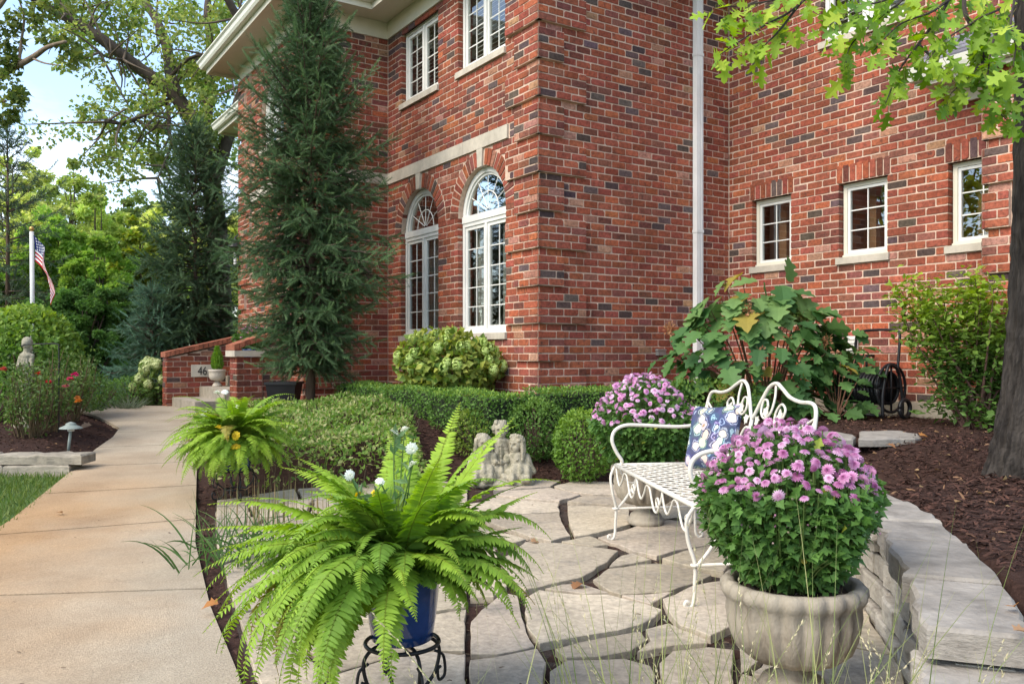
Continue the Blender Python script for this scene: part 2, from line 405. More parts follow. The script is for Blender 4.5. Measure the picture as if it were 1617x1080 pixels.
# rust-coloured staining along the lawn side of the walk
def walk_mat():
    m = M['concrete'].copy(); m.name = 'walk_concrete'
    nt = m.node_tree; N, L = nt.nodes, nt.links
    b = [n for n in N if n.type == 'BSDF_PRINCIPLED'][0]
    src = b.inputs['Base Color'].links[0].from_socket
    geo = N.new('ShaderNodeNewGeometry')
    sx = N.new('ShaderNodeSeparateXYZ'); L.new(geo.outputs['Position'], sx.inputs['Vector'])
    # distance from the lawn edge: a line from (-2.4,1.0) to (-3.3,6.0)
    d = N.new('ShaderNodeMath'); d.operation = 'MULTIPLY_ADD'; d.inputs[1].default_value = 0.22; L.new(sx.outputs['Y'], d.inputs[0]); L.new(sx.outputs['X'], d.inputs[2])
    nz_ = N.new('ShaderNodeTexNoise'); nz_.inputs['Scale'].default_value = 1.1; nz_.inputs['Detail'].default_value = 7; L.new(geo.outputs['Position'], nz_.inputs['Vector'])
    ad = N.new('ShaderNodeMath'); ad.operation = 'MULTIPLY_ADD'; ad.inputs[1].default_value = -1.9; L.new(nz_.outputs['Fac'], ad.inputs[0]); L.new(d.outputs[0], ad.inputs[2])
    mr = N.new('ShaderNodeMapRange'); mr.inputs['From Min'].default_value = -1.65; mr.inputs['From Max'].default_value = -2.75
    mr.inputs['To Max'].default_value = 0.66
    L.new(ad.outputs[0], mr.inputs['Value'])
    # less of it towards the house
    my = N.new('ShaderNodeMapRange'); my.inputs['From Min'].default_value = 8.5; my.inputs['From Max'].default_value = 5.6; L.new(sx.outputs['Y'], my.inputs['Value'])
    ml = N.new('ShaderNodeMath'); ml.operation = 'MULTIPLY'; L.new(mr.outputs[0], ml.inputs[0]); L.new(my.outputs[0], ml.inputs[1])
    mx = N.new('ShaderNodeMixRGB'); mx.blend_type = 'MULTIPLY'; mx.inputs['Color2'].default_value = (0.98, 0.62, 0.30, 1)
    L.new(ml.outputs[0], mx.inputs['Fac']); L.new(src, mx.inputs['Color1']); L.new(mx.outputs['Color'], b.inputs['Base Color'])
    return m
M['walk_concrete'] = walk_mat()

# leaf and needle templates: (verts, faces); unit length along +Y
LEAF2 = (np.array([(0, 0, 0), (-.26, .45, .07), (0, 1, -.04), (.26, .45, .07), (0, .5, 0)], float),
         np.array([[0, 4, 1], [1, 4, 2], [0, 3, 4], [4, 3, 2]]))
DIAM = (np.array([(0, 0, 0), (-.3, .5, .08), (0, 1, 0), (.3, .5, .08)], float), np.array([[0, 2, 1], [0, 3, 2]]))
LEAFW = (np.array([(0, 0, 0), (-.40, .40, .10), (0, 1, -.08), (.40, .40, .10), (0, .5, 0)], float), LEAF2[1])
LEAFN = (np.array([(0, 0, 0), (-.15, .45, .05), (0, 1, -.08), (.15, .45, .05), (0, .5, 0)], float), LEAF2[1])

def fan_leaf(half, curl=0.12):
    """a lobed leaf from its right-hand outline [(x, y)...] base to tip; folded on the midrib"""
    h = np.array(half, float); n = len(h)
    ys = np.linspace(0, 1, n)
    mid = np.stack([np.zeros(n), h[:, 1] * 0.0 + ys, -curl * ys ** 2], 1)
    r = np.stack([h[:, 0], h[:, 1], curl * 0.55 * np.abs(h[:, 0]) * 2 - curl * h[:, 1] ** 2], 1)
    l = r * np.array([-1, 1, 1])
    V = np.concatenate([mid, r, l])
    F = []
    for i in range(n - 1):
        F += [[i, n + i, n + i + 1, i + 1], [i, i + 1, 2 * n + i + 1, 2 * n + i]]
    return V, np.array(F)
OAK = fan_leaf([(0.0, 0.0), (.03, .10), (.22, .16), (.10, .24), (.12, .30), (.40, .40), (.33, .50), (.15, .50), (.14, .58), (.40, .74), (.26, .78), (.13, .76), (.14, .86), (.10, .93), (0, 1.0)])
OAKH = fan_leaf([(0.0, 0.0), (.16, .02), (.30, .10), (.26, .22), (.42, .34), (.48, .46), (.30, .48), (.24, .54), (.40, .68), (.33, .76), (.18, .78), (.12, .90), (0, 1.0)], 0.18)
MUML = fan_leaf([(0.0, 0.0), (.24, .25), (.13, .38), (.36, .55), (.18, .72), (0, 1.0)], 0.2)
# ------------------------------------------------------------------ terrain
WL = np.array([(0, -2.3), (1, -2.4), (3, -2.65), (4.4, -2.95), (5.31, -3.2), (7.55, -3.88), (8.5, -4.2), (9.4, -4.45), (10.2, -4.75), (10.8, -5.16), (11.4, -5.6), (11.9, -6.0), (12.7, -7.0), (13.2, -7.8)])
WR = np.array([(0, .05), (1.2, -.3), (2, -.58), (2.77, -.89), (3.6, -1.29), (4.79, -1.80), (6, -2.25), (7, -2.62), (9, -3.35), (10.5, -3.85), (11.6, -4.3), (12.7, -4.95), (13.2, -5.2)])
def xl(y): return np.interp(y, WL[:, 0], WL[:, 1])
def xr(y): return np.interp(y, WR[:, 0], WR[:, 1])
def wz(y): return 0.036 * np.clip(np.asarray(y, float) - 5.5, 0, 7.2)
def sst(a, b, x):
    t = np.clip((x - a) / (b - a), 0, 1); return t * t * (3 - 2 * t)

PATIO = np.array([(-.20, 1.2), (.72, 1.2), (.86, 1.6), (1.03, 2.0), (1.33, 2.85), (1.50, 3.6), (1.56, 4.4), (1.52, 5.2), (1.36, 5.9), (1.02, 6.6), (.5, 7.0), (-.1, 7.02), (-.9, 6.95), (-1.7, 6.6), (-2.13, 6.05), (-1.72, 4.85), (-1.2, 3.6)])
def patio_dist(x, y):
    """metres outside the patio (0 inside)"""
    p = np.stack([np.ravel(x), np.ravel(y)], 1).astype(float)
    best = np.full(len(p), 1e9); inside = np.ones(len(p), bool)
    n = len(PATIO)
    for i in range(n):
        a, b = PATIO[i], PATIO[(i + 1) % n]; e = b - a
        t = np.clip(((p - a) @ e) / (e @ e), 0, 1)
        d = np.linalg.norm(p - (a + t[:, None] * e), axis=1)
        best = np.minimum(best, d)
        inside &= (e[0] * (p[:, 1] - a[1]) - e[1] * (p[:, 0] - a[0])) > -1e-9
    best[inside] = 0
    return best.reshape(np.shape(x))

def H(x, y):
    x = np.asarray(x, float); y = np.asarray(y, float)
    w = wz(y)
    dp = patio_dist(x, y)
    dw = np.clip(x - xr(y), 0, None)
    d = np.minimum(np.clip(dp - .12, 0, None), dw * 0.92)
    k = sst(.5, 1.3, x) * sst(4.9, 4.0, y)
    Rr = 1.7 * (1 - k) + 0.10 * k
    wr = w * sst(0, 1.2, dp)
    right = wr + (0.435 - wr) * sst(0, 1, d / Rr)
    near = sst(2.2, 1.6, y)
    right = right * (1 - near * 0.25 * (x > .5))
    dl = np.clip(xl(y) - x, 0, None)
    left = w - 0.03 + 0.16 * sst(7.35, 7.5, y) * sst(0.0, 0.5, dl) + 0.0 * dl
    c = (xl(y) + xr(y)) / 2
    h = np.where(x > c, right, left)
    h = np.where((x > xl(y)) & (x < xr(y)), w - 0.02, h)
    far = sst(16, 30, np.hypot(x, y))
    return h * (1 - far) + 0.25 * far

gx = np.concatenate([[-900, -500, -250, -120, -60, -35, -22, -16, -12], np.arange(-10, 7.01, 0.09), [8, 10, 13, 18, 26, 40, 70, 130, 260, 500, 900]])
gy = np.concatenate([[-300, -120, -60, -30, -15, -8, -4, -2, 0], np.arange(0.6, 14.01, 0.09), [15, 16.5, 18, 20, 23, 27, 33, 45, 70, 120, 240, 500, 1200]])
GX, GY = np.meshgrid(gx, gy, indexing='ij')
GZ = H(GX, GY)
rel = rng.normal(0, 0.006, GX.shape)
fine = (GX > -10) & (GX < 7) & (GY > .6) & (GY < 14)
GZ = GZ + np.where(fine, rel, 0)
ny_ = len(gy)
I, J = np.meshgrid(np.arange(len(gx) - 1), np.arange(ny_ - 1), indexing='ij')
Fg = np.stack([I * ny_ + J, (I + 1) * ny_ + J, (I + 1) * ny_ + J + 1, I * ny_ + J + 1], -1).reshape(-1, 4)
fcx = ((GX[:-1, :-1] + GX[1:, 1:]) / 2).ravel(); fcy = ((GY[:-1, :-1] + GY[1:, 1:]) / 2).ravel()
mid = (xl(fcy) + xr(fcy)) / 2
bed = (((fcx > mid) & (fcy > 0.6) & (fcy < 14.2) & (fcx < 9)) | ((fcx <= mid) & (fcy > 7.42) & (fcy < 14.2) & (fcx > -11)))
GV = np.stack([GX, GY, GZ], -1).reshape(-1, 3)
def ground_piece(name, mask, mat):
    used, inv = np.unique(Fg[mask], return_inverse=True)
    m = MB(); m.add(GV[used], inv.reshape(-1, 4)); return m.build(name, mat, smooth=True)
tag(ground_piece('lawn_ground', ~bed, M['lawn']), 'green lawn ground reaching to the trees', 'ground', kind='structure')
tag(ground_piece('garden_bed_ground', bed, M['bed_soil']), 'dark brown mulched bed ground around the house', 'ground', kind='structure')

# ------------------------------------------------------------------ stone prisms
def prism(mb, poly, z0, z1, tint, cham=0.008, jit=0.0, step=0.0, rough=0.0):
    """a slab from a plan outline; edges cut into short wavering lengths, top rim chamfered"""
    P = [np.array(p, float) for p in poly]
    if step:
        Q = []
        for i in range(len(P)):
            a, b = P[i], P[(i + 1) % len(P)]; L_ = np.linalg.norm(b - a); k = max(1, int(L_ / step))
            for j in range(k): Q.append(a + (b - a) * j / k)
        P = Q
    P = np.array(P); n = len(P)
    c = P.mean(0)
    if jit:
        out = nrm(P - c); P = P + out * (rng.normal(0, jit, (n, 1)))
    inr = P + nrm(c - P) * cham * (1 + 0.5 * rng.random((n, 1)))
    zt = z1 + rng.normal(0, rough, n) if rough else np.full(n, z1)
    V = np.concatenate([np.c_[P, np.full(n, z0)], np.c_[P, zt - cham], np.c_[inr, zt]])
    j = np.arange(n); k = (j + 1) % n
    F = np.concatenate([np.stack([j, k, n + k, n + j], 1), np.stack([n + j, n + k, 2 * n + k, 2 * n + j], 1)])
    b = mb.n
    mb.add(V, F, tint)
    ctr = mb.n
    mb.add([[c[0], c[1], zt.mean()]], [], tint)
    mb.Fs.append(np.stack([b + 2 * n + j, b + 2 * n + k, np.full(n, ctr)], 1))

# walk: one slab after another
walk = tag(bpy.data.objects.new('walkway', None), 'curving tan concrete garden walk leading to the front steps', 'walk', kind='structure')
col.objects.link(walk); walk.empty_display_size = .1
jc = [(-0.6, .15), (.9, .15), (2.35, .15), (3.77, .17), (5.22, .5), (6.45, .33), (7.6, .28), (8.75, .25), (9.9, .2), (11.0, .15), (12.0, .1), (13.0, .05)]
for i in range(len(jc) - 1):
    g = 0.011
    def edge(k, sgn):
        yc, dy = jc[k]; return yc - dy / 2 + sgn * g, yc + dy / 2 + sgn * g
    l0, r0 = edge(i, 1); l1, r1 = edge(i + 1, -1)
    mb = MB(); nu, nv = 9, 13
    V = []
    for a in np.linspace(0, 1, nv):
        yl, yr = l0 + (l1 - l0) * a, r0 + (r1 - r0) * a
        A = np.array([xl(yl), yl]); B = np.array([xr(yr), yr])
        for b in np.linspace(0, 1, nu):
            p = A + (B - A) * b
            rim = 0.007 if (a in (0, 1) or b in (0, 1)) else 0
            V.append((p[0], p[1], float(wz(p[1])) + 0.02 - rim))
    V = np.array(V); top = len(V)
    II, JJ = np.meshgrid(np.arange(nv - 1), np.arange(nu - 1), indexing='ij')
    F = np.stack([II * nu + JJ, II * nu + JJ + 1, (II + 1) * nu + JJ + 1, (II + 1) * nu + JJ], -1).reshape(-1, 4)
    mb.add(V, F)
    ring = [b for b in range(nu)] + [a * nu + nu - 1 for a in range(1, nv)] + [(nv - 1) * nu + b for b in range(nu - 2, -1, -1)] + [a * nu for a in range(nv - 2, 0, -1)]
    low = V[ring] - np.array([0, 0, 0.1]); b0 = mb.n; m_ = len(ring)
    mb.add(low, [])
    jj = np.arange(m_); kk = (jj + 1) % m_; rr = np.array(ring)
    mb.Fs.append(np.stack([b0 + jj, b0 + kk, rr[kk], rr[jj]], 1))
    mb.build('slab', M['walk_concrete'], walk)

# ------------------------------------------------------------------ flagstone patio
patio = tag(bpy.data.objects.new('patio', None), 'flagstone patio of irregular pale slabs with dark joints', 'patio', kind='structure')
col.objects.link(patio); patio.empty_display_size = .1
mb = MB()
c = PATIO.mean(0)
n = len(PATIO)
mb.add(np.c_[np.vstack([PATIO, c]), np.full(n + 1, 0.002)], np.array([[i, (i + 1) % n, n] for i in range(n)]))
mb.build('joint_bed', M['joint'], patio)
# centres of the stones (photo column, row) and a weight for their size
SEEDS = [(832, 771, 0), (930, 776, 0), (848, 787, 0), (946, 799, 0), (823, 806, 0), (946, 828, .02), (832, 838, .02), (780, 856, 0), (922, 863, -.03), (1040, 853, .04),
         (886, 897, .06), (996, 887, -.03), (1110, 893, 0), (1021, 923, .02), (906, 945, -.05), (1028, 953, -.035), (925, 985, .05), (1116, 968, .02), (965, 1035, 0),
         (1075, 1022, 0), (800, 1062, 0), (949, 1075, 0), (1110, 1062, 0), (770, 905, 0), (780, 985, 0), (360, 797, 0), (350, 814, 0), (350, 838, 0), (352, 874, 0),
         (430, 787, 0), (440, 808, 0), (455, 838, 0), (460, 884, 0), (510, 783, 0), (540, 805, 0), (560, 840, 0), (590, 785, 0), (640, 803, 0), (670, 835, 0), (700, 785, 0),
         (740, 803, 0), (745, 825, 0), (1010, 778, 0), (1080, 790, 0), (1030, 812, 0), (1110, 822, 0), (1180, 860, 0), (1210, 915, 0), (1230, 975, 0), (1180, 1030, 0), (1270, 1050, 0),
         (600, 890, 0), (520, 935, 0), (630, 960, 0), (700, 1010, 0), (430, 935, 0), (455, 1010, 0), (560, 1030, 0), (410, 1062, 0), (660, 1075, 0), (1340, 1000, 0), (1010, 1120, 0), (850, 1150, 0), (1180, 1140, 0), (700, 1180, 0), (560, 1160, 0), (950, 1260, 0), (1200, 1260, 0), (760, 1300, 0), (1050, 1400, 0)]
SEEDS = [s for s in SEEDS if s[0] < 733 or s[0] > 1172]
S2 = np.array([gnd(u, v)[:2] for u, v, w in SEEDS]); SW = np.array([w for *_, w in SEEDS])
def clip_half(poly, nx, ny, d):
    out = []
    for i in range(len(poly)):
        a, b = poly[i], poly[(i + 1) % len(poly)]
        fa, fb = a[0] * nx + a[1] * ny - d, b[0] * nx + b[1] * ny - d
        if fa <= 0: out.append(a)
        if fa * fb < 0:
            t = fa / (fa - fb); out.append((a[0] + (b[0] - a[0]) * t, a[1] + (b[1] - a[1]) * t))
    return out
def inset(poly, g):
    out = list(poly); P = [np.array(p) for p in poly]
    for i in range(len(P)):
        a, b = P[i], P[(i + 1) % len(P)]; e = b - a; L_ = np.linalg.norm(e)
        if L_ < 1e-6: continue
        nx, ny = e[1] / L_, -e[0] / L_
        out = clip_half(out, nx, ny, nx * a[0] + ny * a[1] - g)
        if len(out) < 3: return []
    return out
for i, p in enumerate(S2):
    poly = [tuple(q) for q in PATIO]
    poly = clip_half(poly, 1, .0505, 0.0) if SEEDS[i][0] < 740 else clip_half(poly, -1, .2665, 0.0)
    for j, q in enumerate(S2):
        if i == j or (SEEDS[j][0] < 740) != (SEEDS[i][0] < 740): continue
        nx, ny = (q - p)
        d = ((q @ q) - (p @ p) + SW[i] - SW[j]) / 2
        poly = clip_half(poly, nx, ny, d)
        if len(poly) < 3: break
    if len(poly) < 3: continue
    poly = inset(poly, 0.012 + 0.006 * rng.random())
    if len(poly) < 3: continue
    pa = np.array(poly)
    if np.ptp(pa[:, 0]) * np.ptp(pa[:, 1]) < 0.006: continue
    t = np.array([.42, .362, .28]) * (0.76 + 0.34 * rng.random()) * np.array([1, .985 - .02 * rng.random(), .97 - .06 * rng.random()])
    # knock the corners off
    cut = []
    for k in range(len(pa)):
        a, b, c2 = pa[k - 1], pa[k], pa[(k + 1) % len(pa)]
        r = 0.004 + 0.010 * rng.random()
        u1, u2 = a - b, c2 - b; l1, l2 = np.linalg.norm(u1), np.linalg.norm(u2)
        cut += [b + u1 / max(l1, 1e-6) * min(r, l1 * .3), b + u2 / max(l2, 1e-6) * min(r, l2 * .3)]
    mb = MB()
    prism(mb, cut, -0.02, 0.024 + 0.012 * rng.random(), t, cham=0.003, jit=0.005, step=0.06, rough=0.0012)
    mb.build('flagstone', M['flagstone'], patio)

# the stones in the middle of the patio, outlined one by one
STONES = [[(70, 118), (250, 75), (400, 78), (345, 110), (200, 120), (60, 130)], [(365, 106), (470, 80), (650, 85), (695, 118), (735, 150), (560, 148), (420, 130)], [(65, 150), (130, 130), (350, 117), (500, 152), (390, 183), (200, 170)],
          [(430, 186), (515, 158), (640, 162), (745, 165), (775, 212), (700, 210), (560, 198)], [(-55, 195), (0, 185), (70, 160), (200, 176), (388, 192), (390, 234), (250, 241), (0, 260), (-55, 268)],
          [(432, 206), (600, 206), (740, 225), (748, 298), (640, 328), (540, 353), (470, 363), (442, 290)], [(20, 285), (130, 256), (388, 246), (410, 300), (443, 362), (350, 388), (240, 365), (120, 322)],
          [(-55, 325), (0, 308), (120, 347), (222, 380), (150, 403), (40, 413), (-55, 420)], [(402, 394), (545, 364), (632, 408), (560, 418), (480, 410)],
          [(588, 366), (700, 333), (790, 308), (940, 275), (1060, 295), (1150, 335), (1155, 402), (1000, 428), (880, 462), (760, 436), (690, 405), (640, 392)],
          [(222, 396), (400, 402), (500, 417), (688, 440), (630, 498), (590, 522), (500, 578), (400, 598), (220, 642), (152, 610), (132, 540), (98, 490)],
          [(645, 513), (700, 458), (760, 448), (855, 480), (780, 497)], [(905, 484), (1010, 446), (1150, 416), (1262, 432), (1262, 470), (1215, 552), (1050, 523)],
          [(562, 582), (632, 527), (790, 507), (880, 502), (1060, 532), (1155, 560), (1060, 603), (930, 643), (700, 658), (640, 638)], [(325, 634), (400, 612), (500, 607), (560, 622), (635, 654), (520, 658)],
          [(705, 668), (830, 662), (960, 652), (850, 712)],
          [(217, 687), (290, 647), (480, 668), (640, 671), (700, 688), (830, 722), (902, 746), (870, 788), (800, 823), (690, 852), (540, 877), (400, 898), (292, 922), (242, 850), (227, 760)],
          [(928, 738), (915, 692), (1060, 622), (1215, 597), (1262, 615), (1262, 828), (1150, 882), (1000, 828), (968, 798)], [(374, 947), (480, 913), (690, 873), (800, 853), (838, 898), (760, 955), (600, 986), (425, 988)],
          [(825, 842), (940, 813), (1125, 895), (1135, 912), (960, 927), (790, 958), (856, 900)], [(342, 1062), (430, 1008), (720, 998), (856, 1030), (876, 1080), (860, 1170), (350, 1170)], [(893, 1012), (960, 953), (1140, 933), (1262, 945), (1262, 1150), (930, 1160), (892, 1075)],
          [(-55, 435), (68, 432), (83, 462), (70, 500), (105, 548), (128, 620), (60, 672), (-55, 678)], [(-55, 800), (30, 720), (110, 655), (180, 668), (200, 745), (222, 860), (268, 932), (80, 968), (-55, 975)], [(-55, 1000), (62, 988), (278, 947), (335, 1010), (300, 1080), (310, 1170), (-55, 1170)],
          [(718, 116), (900, 92), (905, 188), (782, 203), (750, 150)], [(922, 92), (1262, 98), (1262, 208), (917, 188)], [(792, 222), (905, 205), (1262, 225), (1262, 328), (1160, 322), (1060, 280), (940, 258), (800, 292), (762, 288)], [(1172, 342), (1262, 345), (1262, 420), (1168, 402)]]
for st_ in STONES:
    poly = np.array([gnd(760 + x / 3.1775, 740 + y / 3.1775)[:2] for x, y in st_])
    a2 = np.sum(poly[:, 0] * np.roll(poly[:, 1], -1) - np.roll(poly[:, 0], -1) * poly[:, 1])
    if a2 < 0: poly = poly[::-1]
    t = np.array([.42, .362, .28]) * (0.76 + 0.34 * rng.random()) * np.array([1, .985 - .02 * rng.random(), .97 - .06 * rng.random()])
    mb = MB(); prism(mb, poly, -0.02, 0.026 + 0.010 * rng.random(), t, cham=0.003, jit=0.004, step=0.07, rough=0.001); mb.build('flagstone', M['flagstone'], patio)

# ------------------------------------------------------------------ retaining wall
WIN = crv([(.80, 1.35), (.90, 1.65), (1.00, 1.97), (1.17, 2.4), (1.30, 2.81), (1.41, 3.2), (1.48, 3.6), (1.52, 4.0), (1.52, 4.35)], 12)
seg = np.r_[0, np.cumsum(np.linalg.norm(np.diff(WIN, axis=0), axis=1))]
WT = nrm(np.gradient(WIN, axis=0)); WN = np.c_[WT[:, 1], -WT[:, 0]]       # outward, away from the patio
def wp(s, off):
    x = np.interp(s, seg, WIN[:, 0]); y = np.interp(s, seg, WIN[:, 1])
    nx = np.interp(s, seg, WN[:, 0]); ny = np.interp(s, seg, WN[:, 1])
    return np.array([x + nx * off, y + ny * off])
rw = thing('retaining_wall', 'curved grey stacked stone retaining wall beside the front stone urn', 'stone wall', (1.3, 2.9, 0))
SL = seg[-1]
s_low = float(np.interp(1.97, WIN[:, 1], seg))
core = MB()
cs = np.linspace(0.02, SL - .02, 40)
Vc = np.concatenate([[(*wp(s, .05), -.05), (*wp(s, .15), -.05), (*wp(s, .15), .375 if s > s_low else .28), (*wp(s, .05), .375 if s > s_low else .28)] for s in cs])
ii = np.arange(len(cs) - 1)[:, None]; jj = np.arange(4)[None]; kk = (jj + 1) % 4
core.add(Vc, np.stack([ii * 4 + jj, ii * 4 + kk, (ii + 1) * 4 + kk, (ii + 1) * 4 + jj], -1).reshape(-1, 4))
core.build('wall_core', M['joint'], rw)
for ci in range(4):
    z0 = -0.02 + ci * 0.099; z1 = z0 + 0.087
    s = -rng.random() * .2
    while s < SL:
        L_ = 0.17 + 0.26 * rng.random(); a, b = max(s, 0), min(s + L_, SL); s += L_
        if b - a < 0.05 or (ci == 3 and b < s_low + .06): continue
        if ci == 3: a = max(a, s_low)
        o = rng.normal(0, .009) + .012 * ci
        ss = np.linspace(a + .006, b - .006, 5)
        poly = [wp(q, o + rng.normal(0, .004)) for q in ss] + [wp(q, .16) for q in ss[::-1]]
        t = np.array([.42, .38, .32]) * (0.75 + .4 * rng.random())
        mb = MB(); prism(mb, poly[::-1], z0, z1 - .006 * rng.random(), t, cham=.008, jit=.003); mb.build('stone', M['wall_stone'], rw)
def caps(s0, s1, z, wide, step):
    s = s0
    while s < s1 - .05:
        L_ = step * (0.75 + .6 * rng.random()); b = min(s + L_, s1)
        if s1 - b < .12: b = s1
        ss = np.linspace(s + .004, b - .004, 8)
        o = -0.035 + rng.normal(0, .012)
        poly = [wp(q, o + rng.normal(0, .008)) for q in ss] + [wp(q, wide + rng.normal(0, .005)) for q in ss[::-1]]
        t = np.array([.30, .27, .23]) * (0.8 + .35 * rng.random())
        mb = MB(); prism(mb, poly[::-1], z, z + .072 + .012 * rng.random(), t, cham=.009, jit=.004, rough=.0018); mb.build('cap_stone', M['wall_stone'], rw)
        s = b
caps(s_low - .02, SL, .379, .20, .42)
caps(0.0, s_low + .10, .287, .22, .38)

# two thin slabs laid in the raised bed by the hose reel
sl = thing('ledge_stones', 'thin grey stone slabs laid flat on the mulch behind the bench', 'stone slab', gnd(1370, 688, .45))
for (u0, u1, v0, v1) in ((1262, 1352, 681, 694), (1355, 1452, 680, 693)):
    zt = .458
    poly = [gnd(u0, v1, zt)[:2], gnd(u1 - 4, v1 - 1, zt)[:2], gnd(u1, v0 + 5, zt)[:2], gnd(u1 - 30, v0, zt)[:2], gnd(u0 + 4, v0, zt)[:2]]
    mb = MB(); prism(mb, poly, .40, zt, (.27, .245, .21), cham=.01, jit=.01, step=.1, rough=.002); mb.build('slab', M['wall_stone'], sl)

# low two-course stone edging of the left bed
ed = thing('stone_edging', 'low two-course edging of buff stones between lawn and rose bed', 'stone edging', (-4.2, 7.35, 0))
for ci, xs in enumerate(([-6.2, -5.6, -4.95, -4.35, -3.78], [-6.3, -5.25, -4.47, -3.68])):
    for a, b in zip(xs[:-1], xs[1:]):
        y0 = 7.20 + .02 * ci + rng.normal(0, .01)
        poly = [(a + .012, y0 + rng.normal(0, .012)), (b - .012, y0 + rng.normal(0, .012)), (b - .02, y0 + .27), (a + .012, y0 + .27)]
        t = np.array([.34, .295, .225]) * (0.75 + .35 * rng.random())
        mb = MB(); prism(mb, poly, .045 + .086 * ci - .06 * (ci == 0), .126 + .085 * ci, t, cham=.014, jit=.009, step=.07, rough=.004); mb.build('stone', M['wall_stone'], ed)

# ------------------------------------------------------------------ shredded bark
def chips(n, x0, x1, y0, y1, ok):
    x = rng.uniform(x0, x1, n); y = rng.uniform(y0, y1, n); k = ok(x, y); return x[k], y[k]
dpf = lambda x, y: patio_dist(x, y)
in_bed = lambda x, y: (x > xr(y) + .02) & (dpf(x, y) > .02)
sets = [chips(30000, 1.5, 4.6, 1.3, 6.5, lambda x, y: in_bed(x, y) & (dpf(x, y) > .17)),
        chips(9000, 1.0, 6.0, 6.3, 9.6, in_bed), chips(15000, -1.6, 1.8, 6.2, 8.6, in_bed),
        chips(12000, -2.6, -.2, 1.4, 6.7, in_bed),
        chips(14000, -8.5, -3.6, 7.42, 13.0, lambda x, y: (x < xl(y) - .03)),
        chips(3500, -6.5, -4.9, 12.2, 14.0, lambda x, y: x < 0)]
cx_ = np.concatenate([s[0] for s in sets]); cy_ = np.concatenate([s[1] for s in sets]); nchip = len(cx_)
P = np.c_[cx_, cy_, H(cx_, cy_) + .004 + .010 * rng.random(nchip)]
D = nrm(np.c_[rng.normal(size=(nchip, 2)), rng.normal(0, .22, nchip)]); Nn = nrm(np.c_[rng.normal(0, .5, (nchip, 2)), np.ones(nchip)])
CHIP = (np.array([(-.10, 0, 0), (.10, .04, .02), (.13, .5, .10), (-.09, .55, .09), (.05, 1, .02), (-.06, .95, 0)]), np.array([[0, 1, 2, 3], [3, 2, 4, 5]]))
tt = mixt((.088, .043, .031), (.030, .017, .013), nchip)
pale = rng.random(nchip) < .03; tt[pale] = mixt((.26, .16, .09), (.17, .09, .05), pale.sum())
mb = MB(); scatter(mb, CHIP[0], CHIP[1], P, D, Nn, rng.uniform(.018, .05, nchip), tt)
tag(mb.build('bark_mulch', M['mulch']), 'shredded reddish brown bark mulch over the beds', 'mulch', kind='stuff')

# grit and bits of bark in the patio joints, a few scraps on the walk and slabs
n = 9000; x = rng.uniform(-2.2, 1.5, n); y = rng.uniform(1.6, 7.0, n); k = dpf(x, y) <= 0; x, y = x[k], y[k]; n = len(x)
mb = MB(); scatter(mb, CHIP[0], CHIP[1], np.c_[x, y, .004 + .008 * rng.random(n)], nrm(np.c_[rng.normal(size=(n, 2)), np.zeros(n)]), nrm(np.c_[rng.normal(0, .4, (n, 2)), np.ones(n)]), rng.uniform(.008, .03, n), mixt((.20, .15, .10), (.05, .03, .022), n))
n = 170; x = np.r_[rng.uniform(-3.6, -1.3, 90), rng.uniform(-1.5, 1.3, 80)]; y = np.r_[rng.uniform(2.6, 9, 90), rng.uniform(2.2, 6.6, 80)]; k = ((x > xl(y)) & (x < xr(y))) | (dpf(x, y) <= 0); x, y = x[k], y[k]; n = len(x)
z = np.where((x > xl(y)) & (x < xr(y)), wz(y) + .024, .038)
scatter(mb, CHIP[0], CHIP[1], np.c_[x, y, z], nrm(np.c_[rng.normal(size=(n, 2)), np.zeros(n)]), np.tile(np.array([0, 0, 1.]), (n, 1)) + rng.normal(0, .3, (n, 3)), rng.uniform(.008, .026, n), mixt((.16, .10, .06), (.05, .03, .022), n))
tag(mb.build('joint_grit', M['mulch']), 'grit and bark crumbs in the patio joints', 'grit', kind='stuff')

# lawn blades beside the walk
n = 26000
x = rng.uniform(-5.6, -2.4, n); y = rng.uniform(2.6, 7.2, n); k = (x < xl(y) + .03); x, y = x[k], y[k]; n = len(x)
P = np.c_[x, y, H(x, y) - .005]
D = nrm(np.c_[rng.normal(0, .5, (n, 2)), np.ones(n)])
mb = MB(); BL = (np.array([(-.06, 0, 0), (.06, 0, 0), (.0, 1, .12), (.045, .6, .03), (-.045, .6, .03)]), np.array([[0, 1, 3], [0, 3, 4], [4, 3, 2]]))
scatter(mb, BL[0], BL[1], P, D, rdir(n), rng.uniform(.04, .085, n), mixt((.075, .14, .03), (.16, .2, .05), n))
tag(mb.build('lawn_grass', M['leaf']), 'short green lawn grass beside the concrete walk', 'grass', kind='stuff')
# ------------------------------------------------------------------ the brick house
ca = np.array([-0.546, 0.838]); cb = np.array([0.838, 0.546])
P0 = np.array([0.289, 9.05])                    # the near outer corner
LA, LB, KD, LE = 3.83, 2.924, 1.25, 3.15
Q0 = P0 + LA * ca                               # inner corner by the spruce
B1 = P0 + LB * cb                               # inner corner by the downspout
E0 = Q0 - KD * cb
LC = 3.72
FA = Frame(P0, ca, -cb); FB = Frame(P0, cb, -ca); FC = Frame(B1, -ca, -cb); FD = Frame(Q0, -cb, -ca); FE = Frame(E0, ca, -cb)
E1 = E0 + LE * ca
W0 = E1 + (KD - .08) * cb; W1 = W0 + 3.95 * ca
FES = Frame(E1, cb, ca); FW = Frame(W0, ca, -cb)
C1 = B1 - LC * ca
FCS = Frame(C1, cb, -ca)
ZB, CO = 0.4306, 0.0813                          # top of foundation, course height
TOP = 64
zc = lambda i: ZB + i * CO

